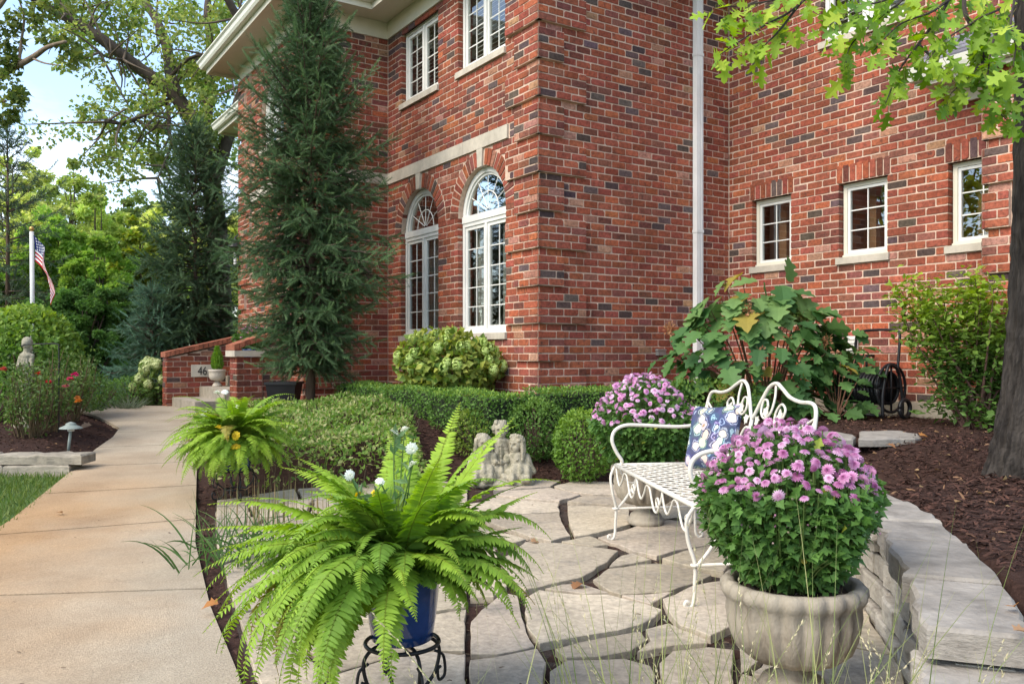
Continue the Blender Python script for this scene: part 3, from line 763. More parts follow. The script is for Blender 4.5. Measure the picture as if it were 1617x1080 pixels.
house = thing('brick_house', 'two-storey red brick house with white arched windows', 'house', (P0[0], P0[1], 0.4))
BRICKS = []
def brick_tint():
    r = rng.random()
    if r < .60: t = np.array([.275, .077, .046]) * rng.uniform(.76, 1.18)
    elif r < .71: t = np.array([.36, .105, .052]) * rng.uniform(.8, 1.1)
    elif r < .875: t = np.array([.20, .072, .052]) * rng.uniform(.7, 1.2)
    elif r < .945: t = np.array([.095, .066, .06]) * rng.uniform(.7, 1.4)
    else: t = np.array([.38, .19, .125]) * rng.uniform(.8, 1.1)
    return t * np.array([1, rng.uniform(.9, 1.12), rng.uniform(.88, 1.14)])

def ring8(s0, s1, z0, z1, c, n, ins=0.0):
    s0 += ins; s1 -= ins; z0 += ins; z1 -= ins
    a, b, d, e = c
    return [(s0 + a, n, z0), (s1 - b, n, z0), (s1, n, z0 + b), (s1, n, z1 - d), (s1 - d, n, z1), (s0 + e, n, z1), (s0, n, z1 - e), (s0, n, z0 + a)]
j8 = np.arange(8); k8 = (j8 + 1) % 8
F8 = np.concatenate([np.stack([j8, k8, 8 + k8, 8 + j8], 1), np.stack([8 + j8, 8 + k8, 16 + k8, 16 + j8], 1)])
F8c = np.array([np.arange(16, 24)])
def add_brick(fr, s0, s1, z0, z1, nf, depth, wall, tint=None, xf=None):
    g = .0064
    s0 += g; s1 -= g; z0 += g; z1 -= g
    if s1 - s0 < .02 or z1 - z0 < .015: return
    w = min(s1 - s0, z1 - z0)
    c = np.clip(rng.gamma(2.0, .003, 4), .002, w * .28)
    jz = rng.normal(0, .0016, 2); jn = rng.normal(0, .0016)
    V = np.array(ring8(s0, s1, z0 + jz[0], z1 + jz[1], c, nf - depth) + ring8(s0, s1, z0 + jz[0], z1 + jz[1], c, nf - .0032 + jn) + ring8(s0, s1, z0 + jz[0], z1 + jz[1], c, nf + jn, .0026))
    if xf is not None: V = xf(V)
    Wv = fr.w(V)
    F, Fc = (F8, F8c) if fr.flip else (F8[:, ::-1], F8c[:, ::-1])
    BRICKS.append((Wv, F, Fc, brick_tint() if tint is None else tint, wall))

PROUD = .042
def quoin(i, L_long, L_short):
    """(length, proud) of the corner block in course i: four courses proud, one back"""
    k = (i + 3) % 10
    if k % 5 == 4: return 0.0
    return L_long if k < 5 else L_short

def lay(fr, L_, r0, r1, wall, opens=(), q0=None, q1=None, mort=None, phase=0.0):
    """running bond on a wall of length L_; opens: rect (s0,s1,z0,z1) or arch (sc, r, zs, ring)"""
    for i in range(r0, r1):
        za, zb = zc(i), zc(i + 1); zm = (za + zb) / 2
        blocked, mblk = [], []
        for o in opens:
            if o[0] == 'rect':
                if o[3] + .03 < zm < o[4] - .0 and True:
                    pass
                if zm > o[3] and zm < o[4]: blocked.append((o[1], o[2])); mblk.append((o[1] - .0, o[2] + .0, o[5] if len(o) > 5 else True))
            else:
                sc, r, zs, ring = o[1:5]
                if zs < zm < zs + ring:
                    h = math.sqrt(max(ring ** 2 - (zm - zs) ** 2, 0)); blocked.append((sc - h, sc + h))
        off = (0.1015 if i % 2 else 0.0) + phase
        cuts = [0.0, L_] + list(np.arange(-.203 + off, L_ + .2, .203))
        a0 = quoin(i, *q0) if q0 else 0.0; a1 = quoin(i, *q1) if q1 else 0.0
        if a0: cuts.append(a0)
        if a1: cuts.append(L_ - a1)
        for b in blocked: cuts += list(b)
        cuts = sorted(c for c in cuts if -1e-6 <= c <= L_ + 1e-6)
        m = [cuts[0]]
        hard = {0.0, L_} | ({a0} if a0 else set()) | ({L_ - a1} if a1 else set()) | {x for b in blocked for x in b}
        for c in cuts[1:]:
            if c - m[-1] < .055:
                if c in hard and m[-1] not in hard: m[-1] = c
                elif c in hard and c - m[-1] > .03: m.append(c)
                elif c in hard: m.append(c)
                continue
            m.append(c)
        if a0: fr.box(QM, -PROUD + .0055, a0 - .006, -.02, PROUD - .0055, za, zb)
        if a1: fr.box(QM, L_ - a1 + .006, L_ + PROUD - .0055, -.02, PROUD - .0055, za, zb)
        for s0, s1 in zip(m[:-1], m[1:]):
            sm = (s0 + s1) / 2
            if any(b[0] - 1e-6 < sm < b[1] + 1e-6 for b in blocked): continue
            edge = any(abs(s0 - b[1]) < .01 or abs(s1 - b[0]) < .01 for b in blocked)
            if False: pass
            p = PROUD if (a0 and sm < a0) or (a1 and sm > L_ - a1) else 0.0
            e0 = PROUD if (q0 and s0 < 1e-6 and a0) else 0.0          # proud corner blocks turn the corner
            e1 = PROUD if (q1 and s1 > L_ - 1e-6 and a1) else 0.0
            add_brick(fr, s0 - e0 + (.005 if e0 else 0), s1 + e1 - (.005 if e1 else 0), za, zb, p, .10 if (edge or p) else .022, wall)

def backing(fr, L_, z0, z1, opens, name, n=-.0055, e0=0.0, e1=0.0):
    """mortar face with the openings left out, in narrow strips"""
    mb = MB(); zs = sorted({z0, z1} | {z for o in opens if o[0] == 'rect' for z in (o[3], o[4])} | {z for o in opens if o[0] == 'arch' for z in np.arange(o[3], o[3] + o[2] + .03, .02)})
    zs = [z for z in zs if z0 <= z <= z1]
    for za, zb in zip(zs[:-1], zs[1:]):
        if zb - za < 1e-5: continue
        zm = (za + zb) / 2; bl = []
        for o in opens:
            if o[0] == 'rect' and o[3] < zm < o[4]: bl.append((o[1] - .013, o[2] + .013))
            if o[0] == 'arch' and o[3] < zm < o[3] + o[2] + .02:
                h = math.sqrt(max((o[2] + .03) ** 2 - (zm - o[3]) ** 2, 0)); bl.append((o[1] - h, o[1] + h))
        bl.sort(); s = -e0
        for b in bl + [(L_ + e1, L_ + e1)]:
            if b[0] > s: mb.add(fr.w([(s, n, za), (b[0], n, za), (b[0], n, zb), (s, n, zb)]), np.array([[0, 1, 2, 3]] if fr.flip else [[3, 2, 1, 0]]))
            s = max(s, b[1])
    for o in opens:                                  # mortar of the reveals
        if o[0] == 'rect':
            _, s0, s1, a, b = o[:5]
            for s_ in (s0 - .013, s1 + .013):
                mb.add(fr.w([(s_, n, a), (s_, -.16, a), (s_, -.16, b), (s_, n, b)]), np.array([[0, 1, 2, 3]]))
    return mb.build('wall', M['mortar'], house)

def arch_ring(fr, sc, r, zs, wall, thick=.205):
    n = int(round(math.pi * (r + .06) / .0813)); n += n % 2
    for k in range(n):
        a0, a1 = math.pi * k / n, math.pi * (k + 1) / n; am = (a0 + a1) / 2
        if abs(am - math.pi / 2) < .5 * .125 / (r + .1): continue
        w0, w1 = r * (a1 - a0), (r + thick) * (a1 - a0)
        def xf(V, am=am, w0=w0, w1=w1):
            V = V.copy(); t = V[:, 2] / thick                      # local z runs out along the radius, s across
            wd = (w0 + (w1 - w0) * t) / w0
            x = V[:, 0] * wd; rr = r + V[:, 2]
            return np.stack([sc + rr * math.cos(am) - x * math.sin(am), V[:, 1], zs + rr * math.sin(am) + x * math.cos(am)], 1)
        add_brick(fr, -w0 / 2 + .001, w0 / 2 - .001, 0, thick, .004, .11, wall, xf=xf)
    # mortar behind the ring
    mb = MB(); m = 24; a = np.linspace(0, math.pi, m + 1)
    V = np.concatenate([np.stack([sc + (r + d) * np.cos(a), np.full(m + 1, nn), zs + (r + d) * np.sin(a)], 1) for d, nn in ((.004, -.13), (.004, -.004), (thick + .012, -.004))])
    i = np.arange(m)
    F = np.concatenate([np.stack([k * (m + 1) + i, k * (m + 1) + i + 1, (k + 1) * (m + 1) + i + 1, (k + 1) * (m + 1) + i], 1) for k in range(2)])
    mb.add(fr.w(V), F)
    return mb.build('arch_mortar', M['mortar'], wall)

# openings
AW = 0.55
def arch_open(sc, zs, zb): return [('rect', sc - AW, sc + AW, zb, zs), ('arch', sc, AW, zs, AW + .212)]
zsill, zspr = zc(10) + CO, 2.765
winA = [1.215, 2.845]
opA = sum([arch_open(s, zspr, zc(10)) for s in winA], [])
upA = [(.68, 1.76), (2.30, 3.38)]
opA += [('rect', a, b, zc(50), zc(64) - .05) for a, b in upA]
opA += [('rect', -.0 + .58, LA, zc(38), zc(40))]                         # the stone belt course
smC = [(.378, .945), (1.60, 2.17), (2.832, 3.402)]
opC = [('rect', a, b, zc(20), zc(31)) for a, b in smC] + [('rect', 1.37, 2.42, zc(50), zc(64) - .05)]
opCb = opC + [('rect', a - .04, b + .04, zc(31), zc(31) + .203) for a, b in smC]
opE = arch_open(1.45, 4.78, zc(46))
opD = [('rect', 0.0, KD - .35, zc(38), zc(40))]
opEb = opE + [('rect', .58, LE - .58, zc(38), zc(40))]

wallA = backing(FA, LA, .2, zc(TOP), [o for o in opA if not (o[0] == 'rect' and abs(o[3] - zc(38)) < .01)], 'A', e1=.02)
wallB = backing(FB, LB, .2, zc(TOP), [], 'B', e1=.02)
wallC = backing(FC, LC, ZB, zc(TOP), opC, 'C', e0=.02)
wallD = backing(FD, KD, .2, zc(TOP), [], 'D', e0=.02)
wallE = backing(FE, LE, .2, zc(TOP), opE, 'E')
wallS = backing(FES, KD - .08, .2, zc(TOP), [], 'S')
wallW = backing(FW, 3.95, .2, zc(TOP), [], 'W')
wallCS = backing(FCS, 4.0, .2, zc(TOP), [], 'CS')
QL, QS = .62, .315
QM = MB()
lay(FA, LA, 0, TOP, wallA, opA, q0=(QS + .12, QL), phase=.03)
lay(FB, LB, 0, TOP, wallB, (), q0=(QS, QL))
lay(FC, LC, 2, TOP, wallC, opCb, phase=.06)
wg = FC.w([(3.34, .25, 0)])[0]                     # a low wing steps forward at the right
FG = Frame(wg[:2], -ca, -cb); FGS = Frame(wg[:2], cb, ca)
wallG = backing(FG, 1.2, ZB, zc(40), [], 'G'); wallGS = backing(FGS, .26, ZB, zc(40), [], 'GS')
lay(FG, 1.2, 2, 40, wallG, (), q0=(QS, QS * .66)); lay(FGS, .25, 2, 40, wallGS, (), q0=(.22, .22))
lay(FD, KD, 0, TOP, wallD, opD, q1=(QS, QL * .85), phase=.05)
lay(FE, LE, 0, TOP, wallE, opEb, q0=(QS, QL), q1=(QS, QL))
lay(FES, KD - .08, 8, TOP, wallS, (), q0=(QL * .8, QS))
lay(FW, 3.95, 8, TOP, wallW, ())
for s in winA: arch_ring(FA, s, AW, zspr, wallA)
arch_ring(FE, 1.45, AW, 4.78, wallE)
for a, b in smC:                                                        # upright bricks over the small windows
    n = 8; w = (b - a + .08) / n
    for k in range(n): add_brick(FC, a - .04 + k * w, a - .04 + (k + 1) * w, zc(31), zc(31) + .203, .002, .11, wallC)

QM.build('quoin_mortar', M['mortar'], house, kind='stuff')
# the 300 bricks that show largest are objects; the rest is one mass of brickwork
HID = [(385, 0, 610, 640), (1115, 0, 1617, 60), (1070, 450, 1350, 700), (1555, 0, 1617, 800), (1440, 440, 1617, 760), (900, 590, 1400, 800), (500, 600, 930, 700)]
def shown(V):
    c = V.mean(0)
    if c[1] < .5: return 0
    u = CX + FPX * c[0] / c[1]; v = HY - FPX * (c[2] - CH) / c[1]
    if not (4 < u < 1613 and 4 < v < 1076): return 0
    for a, b, c_, d in HID:
        if a < u < c_ and b < v < d: return 0
    U = CX + FPX * V[16:, 0] / V[16:, 1]; W = HY - FPX * (V[16:, 2] - CH) / V[16:, 1]
    return abs(0.5 * np.sum(U * np.roll(W, -1) - np.roll(U, -1) * W))
area = np.array([shown(b[0]) for b in BRICKS])
order = np.argsort(-area)
big = set(order[:300].tolist())
rest = MB()
for i, (V, F, Fc, t, wall) in enumerate(BRICKS):
    if i in big and area[i] > 0:
        mb = MB(); mb.add(V, F, t); mb.Fs.append(Fc); mb.build('brick', M['brick'], wall)
    else:
        b0 = rest.n; rest.add(V, F, t); rest.Fs.append(Fc + b0)
rest.build('brickwork', M['brick'], house, kind='stuff')
BRICKS = []

# foundation band, belt course, keystones
def fpart(fr, name, mat, *a, parent=None, tint=(.5, .5, .5)):
    mb = MB(); fr.box(mb, *a, tint=tint); return mb.build(name, mat, parent or house)
for fr, L_ in ((FA, LA), (FB, LB), (FD, KD), (FE, LE)):
    fpart(fr, 'foundation', M['step_concrete'], -.002, L_ - .003, -.2, -.011, -.1, ZB - .004)
fpart(FC, 'foundation', M['step_concrete'], .003, LC - .003, -.2, .004, -.1, ZB + 2 * CO - .004)
fpart(FG, 'foundation', M['step_concrete'], .003, 1.19, -.24, .004, -.1, ZB + 2 * CO - .004)
fpart(FCS, 'foundation', M['step_concrete'], .003, 3.9, -.2, .004, -.1, ZB - .004)
cuts = [.60, 1.62, 2.70, LA - .002]
for a, b in zip(cuts[:-1], cuts[1:]): fpart(FA, 'belt_stone', M['limestone'], a + .002, b - .002, -.05, .022, zc(38) + .003, zc(40) - .003)
fpart(FD, 'belt_stone', M['limestone'], .024, KD - .36, -.05, .022, zc(38) + .003, zc(40) - .003)
fpart(FE, 'belt_stone', M['limestone'], .60, LE - .60, -.05, .022, zc(38) + .003, zc(40) - .003)
for fr, s, zs in [(FA, s, zspr) for s in winA] + [(FE, 1.45, 4.78)]:
    mb = MB(); fr.slab(mb, [(s - .05, zs + AW - .01), (s + .05, zs + AW - .01), (s + .068, zs + AW + .222), (s - .068, zs + AW + .222)], -.1, .02)
    mb.build('keystone', M['limestone'], house)

# ------------------------------------------------------------------ windows
def room(fr, s0, s1, z0, z1, parent, tint, back=1.4, wood=False):
    mb = MB(); e = .25
    v = [(s0 - e, -.17, z0 - .3), (s1 + e, -.17, z0 - .3), (s1 + e, -.17, z1 + .2), (s0 - e, -.17, z1 + .2), (s0 - e, -back, z0 - .3), (s1 + e, -back, z0 - .3), (s1 + e, -back, z1 + .2), (s0 - e, -back, z1 + .2)]
    mb.add(fr.w(v), np.array([[4, 5, 6, 7], [0, 1, 5, 4], [1, 2, 6, 5], [2, 3, 7, 6], [3, 0, 4, 7]]), tint)
    return mb.build('room', M['interior'], parent)

def curtain(fr, s0, s1, z0, z1, parent, n0=-.24):
    mb = MB(); m = 40
    s = np.linspace(s0, s1, m); nn = n0 + .03 * np.sin(np.linspace(0, 9 * math.pi, m)) + rng.normal(0, .004, m)
    V = np.concatenate([np.stack([s, nn, np.full(m, z)], 1) for z in (z0, z1)])
    i = np.arange(m - 1); mb.add(fr.w(V), np.stack([i, i + 1, m + i + 1, m + i], 1)); return mb.build('curtain', M['curtain'], parent, smooth=True)

def blinds(fr, s0, s1, z0, z1, parent):
    mb = MB()
    for z in np.arange(z0, z1, .055):
        mb.add(fr.w([(s0, -.20, z), (s1, -.20, z), (s1, -.235, z + .035), (s0, -.235, z + .035)]), np.array([[0, 1, 2, 3]]), (.5, .5, .5))
    return mb.build('blind', M['white_paint'], parent)

def frame_rect(mb, fr, s0, s1, z0, z1, w, n0, n1):
    fr.box(mb, s0, s0 + w, n0, n1, z0, z1); fr.box(mb, s1 - w, s1, n0, n1, z0, z1)
    fr.box(mb, s0 + w, s1 - w, n0, n1, z0, z0 + w); fr.box(mb, s0 + w, s1 - w, n0, n1, z1 - w, z1)

def sash(fr, s0, s1, z0, z1, parent, cols, rows, sw=.042, n0=-.125, n1=-.085):
    mb = MB(); frame_rect(mb, fr, s0, s1, z0, z1, sw, n0, n1); mb.build('sash', M['white_paint'], parent)
    a, b, c, d = s0 + sw, s1 - sw, z0 + sw, z1 - sw
    mb = MB(); mw = .012
    for k in range(1, cols): x = a + (b - a) * k / cols; fr.box(mb, x - mw / 2, x + mw / 2, n0 + .012, n1 - .014, c, d)
    for k in range(1, rows): z = c + (d - c) * k / rows; fr.box(mb, a, b, n0 + .011, n1 - .015, z - mw / 2, z + mw / 2)
    if mb.n: mb.build('muntin', M['white_paint'], parent)
    for i in range(cols):
        for k in range(rows):
            g = MB(); x0, x1 = a + (b - a) * i / cols, a + (b - a) * (i + 1) / cols; y0, y1 = c + (d - c) * k / rows, c + (d - c) * (k + 1) / rows
            nn = (n0 + n1) / 2 + .001
            tl = rng.normal(0, .0009, 3)
            q = fr.w([(x0, nn + tl[0], y0), (x1, nn + tl[1], y0), (x1, nn + tl[1] + tl[2], y1), (x0, nn + tl[0] + tl[2], y1)])
            g.add(q, np.array([[0, 1, 2, 3]] if fr.flip else [[3, 2, 1, 0]])); g.build('pane', M['glass'], parent)

def sill(fr, s0, s1, z0, z1, parent, out=.035):
    mb = MB(); fr.slab(mb, [(s0, z0), (s1, z0), (s1, z1), (s0, z1)], -.14, out, chamfer=.006); mb.build('sill', M['limestone'], parent)

def casement_pair(fr, s0, s1, z0, z1, cols, rows, nm='window'):
    mb = MB(); f = .05
    frame_rect(mb, fr, s0, s1, z0, z1, f, -.15, -.07)
    c = (s0 + s1) / 2
    fr.box(mb, c - .022, c + .022, -.149, -.071, z0 + f, z1 - f)
    fr.box(mb, s0 - .0, s1 + .0, -.072, -.045, z0 - .004, z0 + .03)
    wnd = mb.build(nm, M['white_paint'], house)
    sash(fr, s0 + f + .002, c - .024, z0 + f + .002, z1 - f - .002, wnd, cols, rows)
    sash(fr, c + .024, s1 - f - .002, z0 + f + .002, z1 - f - .002, wnd, cols, rows)
    return wnd

def arched_window(fr, sc, zb, zs, rows, look):
    s0, s1 = sc - AW, sc + AW; zt = zs - .02
    wnd = casement_pair(fr, s0, s1, zb, zt - .045, 2, rows, 'arched_window')
    mb = MB()
    fr.box(mb, s0 - .0, s1 + .0, -.15, -.058, zt - .047, zt + .035)                  # transom bar
    m = 26; a = np.linspace(0, math.pi, m + 1); r1, r0 = AW - .001, AW - .062
    for rr1, rr0, n0, n1 in ((r1, r0, -.15, -.07), (r0 - .002, r0 - .03, -.128, -.09)):
        prof = [(rr1, n0), (rr1, n1), (rr0, n1), (rr0, n0)]
        V = np.concatenate([np.stack([sc + r * np.cos(a), np.full(m + 1, n), zs + r * np.sin(a)], 1) for r, n in prof])
        i = np.arange(m)
        F = np.concatenate([np.stack([k * (m + 1) + i, k * (m + 1) + i + 1, ((k + 1) % 4) * (m + 1) + i + 1, ((k + 1) % 4) * (m + 1) + i], 1) for k in range(4)])
        mb.add(fr.w(V), F)
    mb.build('arch_frame', M['white_paint'], wnd)
    mb = MB()                                                                        # sunburst bars
    hub = .235
    pts = [(sc + hub * math.cos(t), -.106, zs + .035 + hub * math.sin(t)) for t in np.linspace(0, math.pi, 20)]
    tube(mb, fr.w(pts), .0075, 5)
    for t in (30, 60, 90, 120, 150):
        t = R(t); tube(mb, fr.w([(sc + (.03 if t != R(90) else .03) * math.cos(t), -.106, zs + .035 + .03 * math.sin(t)), (sc + (r0 - .02) * math.cos(t), -.106, zs + .02 + (r0 - .03) * math.sin(t))]), .0065, 5)
    mb.build('muntin', M['white_paint'], wnd)
    g = MB(); V = [(sc, -.104, zs + .03)] + [(sc + (r0 - .01) * math.cos(t), -.104, zs + (r0 - .01) * math.sin(t)) for t in np.linspace(.06, math.pi - .06, 20)]
    g.add(fr.w(V), [(0, i, i + 1) if not fr.flip else (0, i + 1, i) for i in range(1, 20)]); g.build('pane', M['glass'], wnd)
    room(fr, s0, s1, zb, zs + AW, wnd, (.16, .13, .10))
    if look == 'drapes': curtain(fr, s0 + .02, s0 + .40, zb - .2, zs + .5, wnd); curtain(fr, s1 - .30, s1 - .02, zb - .2, zs + .5, wnd)
    if look == 'blinds': curtain(fr, s0 + .02, s1 - .45, zb - .2, zs - .1, wnd)
    return wnd
w = arched_window(FA, winA[0], zsill, zspr, 5, 'drapes'); sill(FA, winA[0] - AW - .03, winA[0] + AW + .03, zc(10) + .003, zsill - .003, w)
w = arched_window(FA, winA[1], zsill, zspr, 5, 'blinds'); sill(FA, winA[1] - AW - .03, winA[1] + AW + .03, zc(10) + .003, zsill - .003, w)
w = arched_window(FE, 1.45, zc(46) + CO, 4.78, 2, 'none'); sill(FE, 1.45 - AW - .03, 1.45 + AW + .03, zc(46) + .003, zc(47) - .003, w)
for a, b in upA:
    w = casement_pair(FA, a, b, zc(51), zc(64) - .05, 2, 4)
    room(FA, a, b, zc(51), zc(64), w, (.22, .2, .17)); blinds(FA, a + .05, b - .05, zc(51) + .03, zc(64) - .1, w)
    sill(FA, a - .03, b + .03, zc(50) + .003, zc(51) - .003, w)
w = casement_pair(FC, 1.37, 2.42, zc(51), zc(64) - .05, 2, 4); room(FC, 1.37, 2.42, zc(51), zc(64), w, (.3, .28, .24)); blinds(FC, 1.42, 2.37, zc(51) + .03, zc(64) - .1, w)
sill(FC, 1.34, 2.45, zc(50) + .003, zc(51) - .003, w)
for (a, b), tn in zip(smC, ((.30, .14, .07), (.62, .30, .12), (.68, .36, .12))):
    mb = MB(); z0, z1 = zc(21), zc(31)
    frame_rect(mb, FC, a + .002, b - .002, z0, z1 - .002, .045, -.15, -.075); FC.box(mb, a + .004, b - .004, -.076, -.05, z0 - .004, z0 + .025)
    w = mb.build('small_window', M['cream_paint'], house)
    sash(FC, a + .049, b - .049, z0 + .047, z1 - .05, w, 2, 3, sw=.03)
    room(FC, a, b, z0, z1, w, tn, back=1.1)
    sill(FC, a - .035, b + .035, zc(20) + .003, zc(21) - .003, w, out=.03)
    mb = MB(); FC.box(mb, a + .06, a + .17, -.5, -.42, z0 - .2, z1, (.42, .22, .11)); mb.build('drape', M['interior'], w)

# ------------------------------------------------------------------ eaves, gutters and roof
line = [W1 + 6 * cb, W1, W0, E1, E0, Q0, P0, B1, C1, C1 + 6 * cb]
line = [np.array(p) for p in line]
norms = [ca, -cb, ca, -cb, -ca, -cb, -ca, -cb, -ca]
def off_pts(n):
    out = [line[0] + norms[0] * n]
    for i in range(1, len(line) - 1):
        n0, n1 = norms[i - 1], norms[i]; out.append(line[i] + (n0 + n1) * n)
    out.append(line[-1] + norms[-1] * n); return out
def sweep(name, prof, mat, parent=None):
    """prof: closed (n, z) outline carried along the eaves line with mitred corners"""
    mb = MB(); m = len(prof)
    V = np.concatenate([[(*p, z) for p in off_pts(n)] for n, z in prof]); L_ = len(line)
    i = np.arange(L_ - 1)[None]; k = np.arange(m)[:, None]; k2 = (k + 1) % m
    mb.add(V, np.stack([k * L_ + i, k * L_ + i + 1, k2 * L_ + i + 1, k2 * L_ + i], -1).reshape(-1, 4))
    return mb.build(name, mat, parent or house)
ze = zc(TOP)
sweep('frieze_board', [(-.03, ze - .006), (.028, ze - .006), (.028, ze + .232), (-.03, ze + .232)], M['cream_paint'])
sweep('soffit', [(-.05, ze + .235), (.455, ze + .235), (.455, ze + .25), (-.05, ze + .25)], M['cream_paint'])
sweep('fascia', [(.40, ze + .19), (.457, ze + .19), (.457, ze + .40), (.44, ze + .40), (.44, ze + .238), (.40, ze + .232)], M['cream_paint'])
sweep('gutter', [(.46, ze + .275), (.53, ze + .275), (.552, ze + .31), (.562, ze + .36), (.59, ze + .385), (.59, ze + .405), (.575, ze + .405), (.545, ze + .375), (.535, ze + .32), (.52, ze + .29), (.475, ze + .29), (.475, ze + .40), (.46, ze + .40)], M['gutter_paint'])
mb = MB(); ep = off_pts(.50); n = len(ep); ip = off_pts(-2.2)
for i in range(n - 1):
    rows = 9
    for r in range(rows):
        t0, t1 = r / rows, (r + 1) / rows
        q = [np.r_[ep[i] + (ip[i] - ep[i]) * t0, ze + .40 + 1.5 * t0], np.r_[ep[i + 1] + (ip[i + 1] - ep[i + 1]) * t0, ze + .40 + 1.5 * t0],
             np.r_[ep[i + 1] + (ip[i + 1] - ep[i + 1]) * t1, ze + .388 + 1.5 * t1], np.r_[ep[i] + (ip[i] - ep[i]) * t1, ze + .388 + 1.5 * t1]]
        mb.add(q, np.array([[0, 1, 2, 3]]), np.array([.12, .11, .11]) * rng.uniform(.8, 1.2))
mb.add([(*p, ze + 1.9) for p in ip], [tuple(range(n))], (.12, .11, .11))
mb.build('roof', M['shingle'], house)

# downspout on the right-hand face
ds = MB(); s0 = 2.28
FB.box(ds, s0, s0 + .105, .012, .085, .35, ze + .23)
dso = ds.build('downspout', M['downspout'], house)
mb = MB()
for z in (2.55, 4.7): FB.box(mb, s0 - .006, s0 + .111, .01, .091, z, z + .035)
mb.build('strap', M['downspout'], dso)
mb = MB(); FB.box(mb, s0 + .03, s0 + .036, .085, .089, .36, ze + .22); FB.box(mb, s0 + .07, s0 + .076, .085, .089, .36, ze + .22); mb.build('rib', M['downspout'], dso)

# lower roof at the right end
mb = MB(); a, b = 2.72, 5.2; zg = 3.70
FC.box(mb, a, b, .0, .40, zg - .02, zg - .005); FC.box(mb, a, b, .38, .40, zg - .06, zg + .10)
lr = mb.build('side_eave', M['cream_paint'], house)
mb = MB(); FC.slab(mb, [(a + .12, zg - .20), (b, zg - .20), (b, zg - .02), (a + .12, zg - .02)], .006, .05); mb.build('frieze_board', M['cream_paint'], lr)
mb = MB(); v = [(s, n, z) for s in (a - .02, b) for n, z in ((.402, zg - .01), (.47, zg - .01), (.50, zg + .05), (.52, zg + .11), (.50, zg + .115), (.402, zg + .09))]
mb.add(FC.w(v), [(0, 1, 2, 3, 4, 5), (11, 10, 9, 8, 7, 6)] + [(i, (i + 1) % 6, 6 + (i + 1) % 6, 6 + i) for i in range(6)]); mb.build('gutter', M['gutter_paint'], lr)
for k in range(6):
    nn0, nn1 = .45 - k * .075, .45 - (k + 1) * .075
    for q in range(8):
        sa, sb = a + q * .31, a + (q + 1) * .31 - .008
        sh = MB(); sh.add(FC.w([(sa, nn0, zg + .12 + k * .062), (sb, nn0, zg + .12 + k * .062), (sb, nn1 - .01, zg + .172 + k * .062), (sa, nn1 - .01, zg + .172 + k * .062), (sa, nn0, zg + .108 + k * .062), (sb, nn0, zg + .108 + k * .062)]),
                          [(0, 1, 2, 3), (4, 5, 1, 0)], np.array([.17, .165, .19]) * rng.uniform(.75, 1.25)); sh.build('shingle', M['shingle'], lr)

# outlet box, vent box and tap on the walls
ob = MB(); r_ = FB; FB.box(ob, 1.68, 1.80, .003, .05, 1.06, 1.12); o_ = ob.build('outlet_cover', M['grey_metal'], house)
mb = MB(); FB.slab(mb, [(1.67, 1.115), (1.81, 1.115), (1.80, 1.135), (1.68, 1.135)], .003, .055); mb.build('lid', M['grey_metal'], o_)
vb = MB(); FC.box(vb, 1.72, 1.84, .004, .06, 1.08, 1.27); v_ = vb.build('vent_cover', M['white_paint'], house)
mb = MB()
for z in (1.11, 1.15, 1.19, 1.23): FC.box(mb, 1.73, 1.83, .06, .068, z, z + .018)
mb.build('louvre', M['white_paint'], v_)
# ------------------------------------------------------------------ front steps
FS = Frame(Q0, ca, -cb)
steps = thing('front_steps', 'concrete front steps between brick cheek walls with house number plaque', 'steps', FS.w([(1.7, 2.4, .2)])[0])
for kk_, z0, z1 in ((2.50, .15, .41), (2.10, .30, .57), (1.70, .45, .73), (1.62, .6, .745)):
    mb = MB(); FS.slab(mb, [(.92, z0), (2.395, z0), (2.395, z1), (.92, z1)], .9 if z1 > .7 else 1.3, kk_, chamfer=.012); mb.build('step', M['step_concrete'], steps)
def ktop(k): return 1.34 - (k - 1.25) * .235
# far cheek wall
fk = Frame(FS.w([(2.40, 2.58, 0)])[0][:2], cb, -ca)
cw = MB(); ln = 1.33
prof = [(.01, .1), (ln, .1), (ln, ktop(1.25) - .02), (.01, ktop(2.58) - .02)]
fk.slab(cw, prof, -.30, -.008); cwo = cw.build('cheek_wall', M['mortar'], steps)
save, BRICKS = BRICKS, []
for i in range(-3, 16):
    za, zb = .47 + i * CO, .47 + (i + 1) * CO
    for s0 in np.arange(-.203 + (.1 if i % 2 else 0), ln, .203):
        a, b = max(s0, 0), min(s0 + .203, ln)
        zb_ = min(zb, ktop(2.58 - a) - .012)
        if b - a < .05 or zb_ - za < .035: continue
        add_brick(fk, a, b, za, zb_, 0, .03, None)
fe = Frame(FS.w([(2.40, 2.58, 0)])[0][:2], ca, -cb)
for i in range(-3, 7):
    for a, b in ((0, .1), (.1, .3)) if i % 2 else ((0, .2), (.2, .3)): add_brick(fe, a, b, .47 + i * CO, .47 + (i + 1) * CO, .002, .03, None)
def bricks_to(parent):
    for V, F, Fc, t, _ in BRICKS:
        mb = MB(); mb.add(V, F, t * .92); mb.Fs.append(Fc); mb.build('brick', M['brick'], parent)
    BRICKS.clear()
bricks_to(cwo)
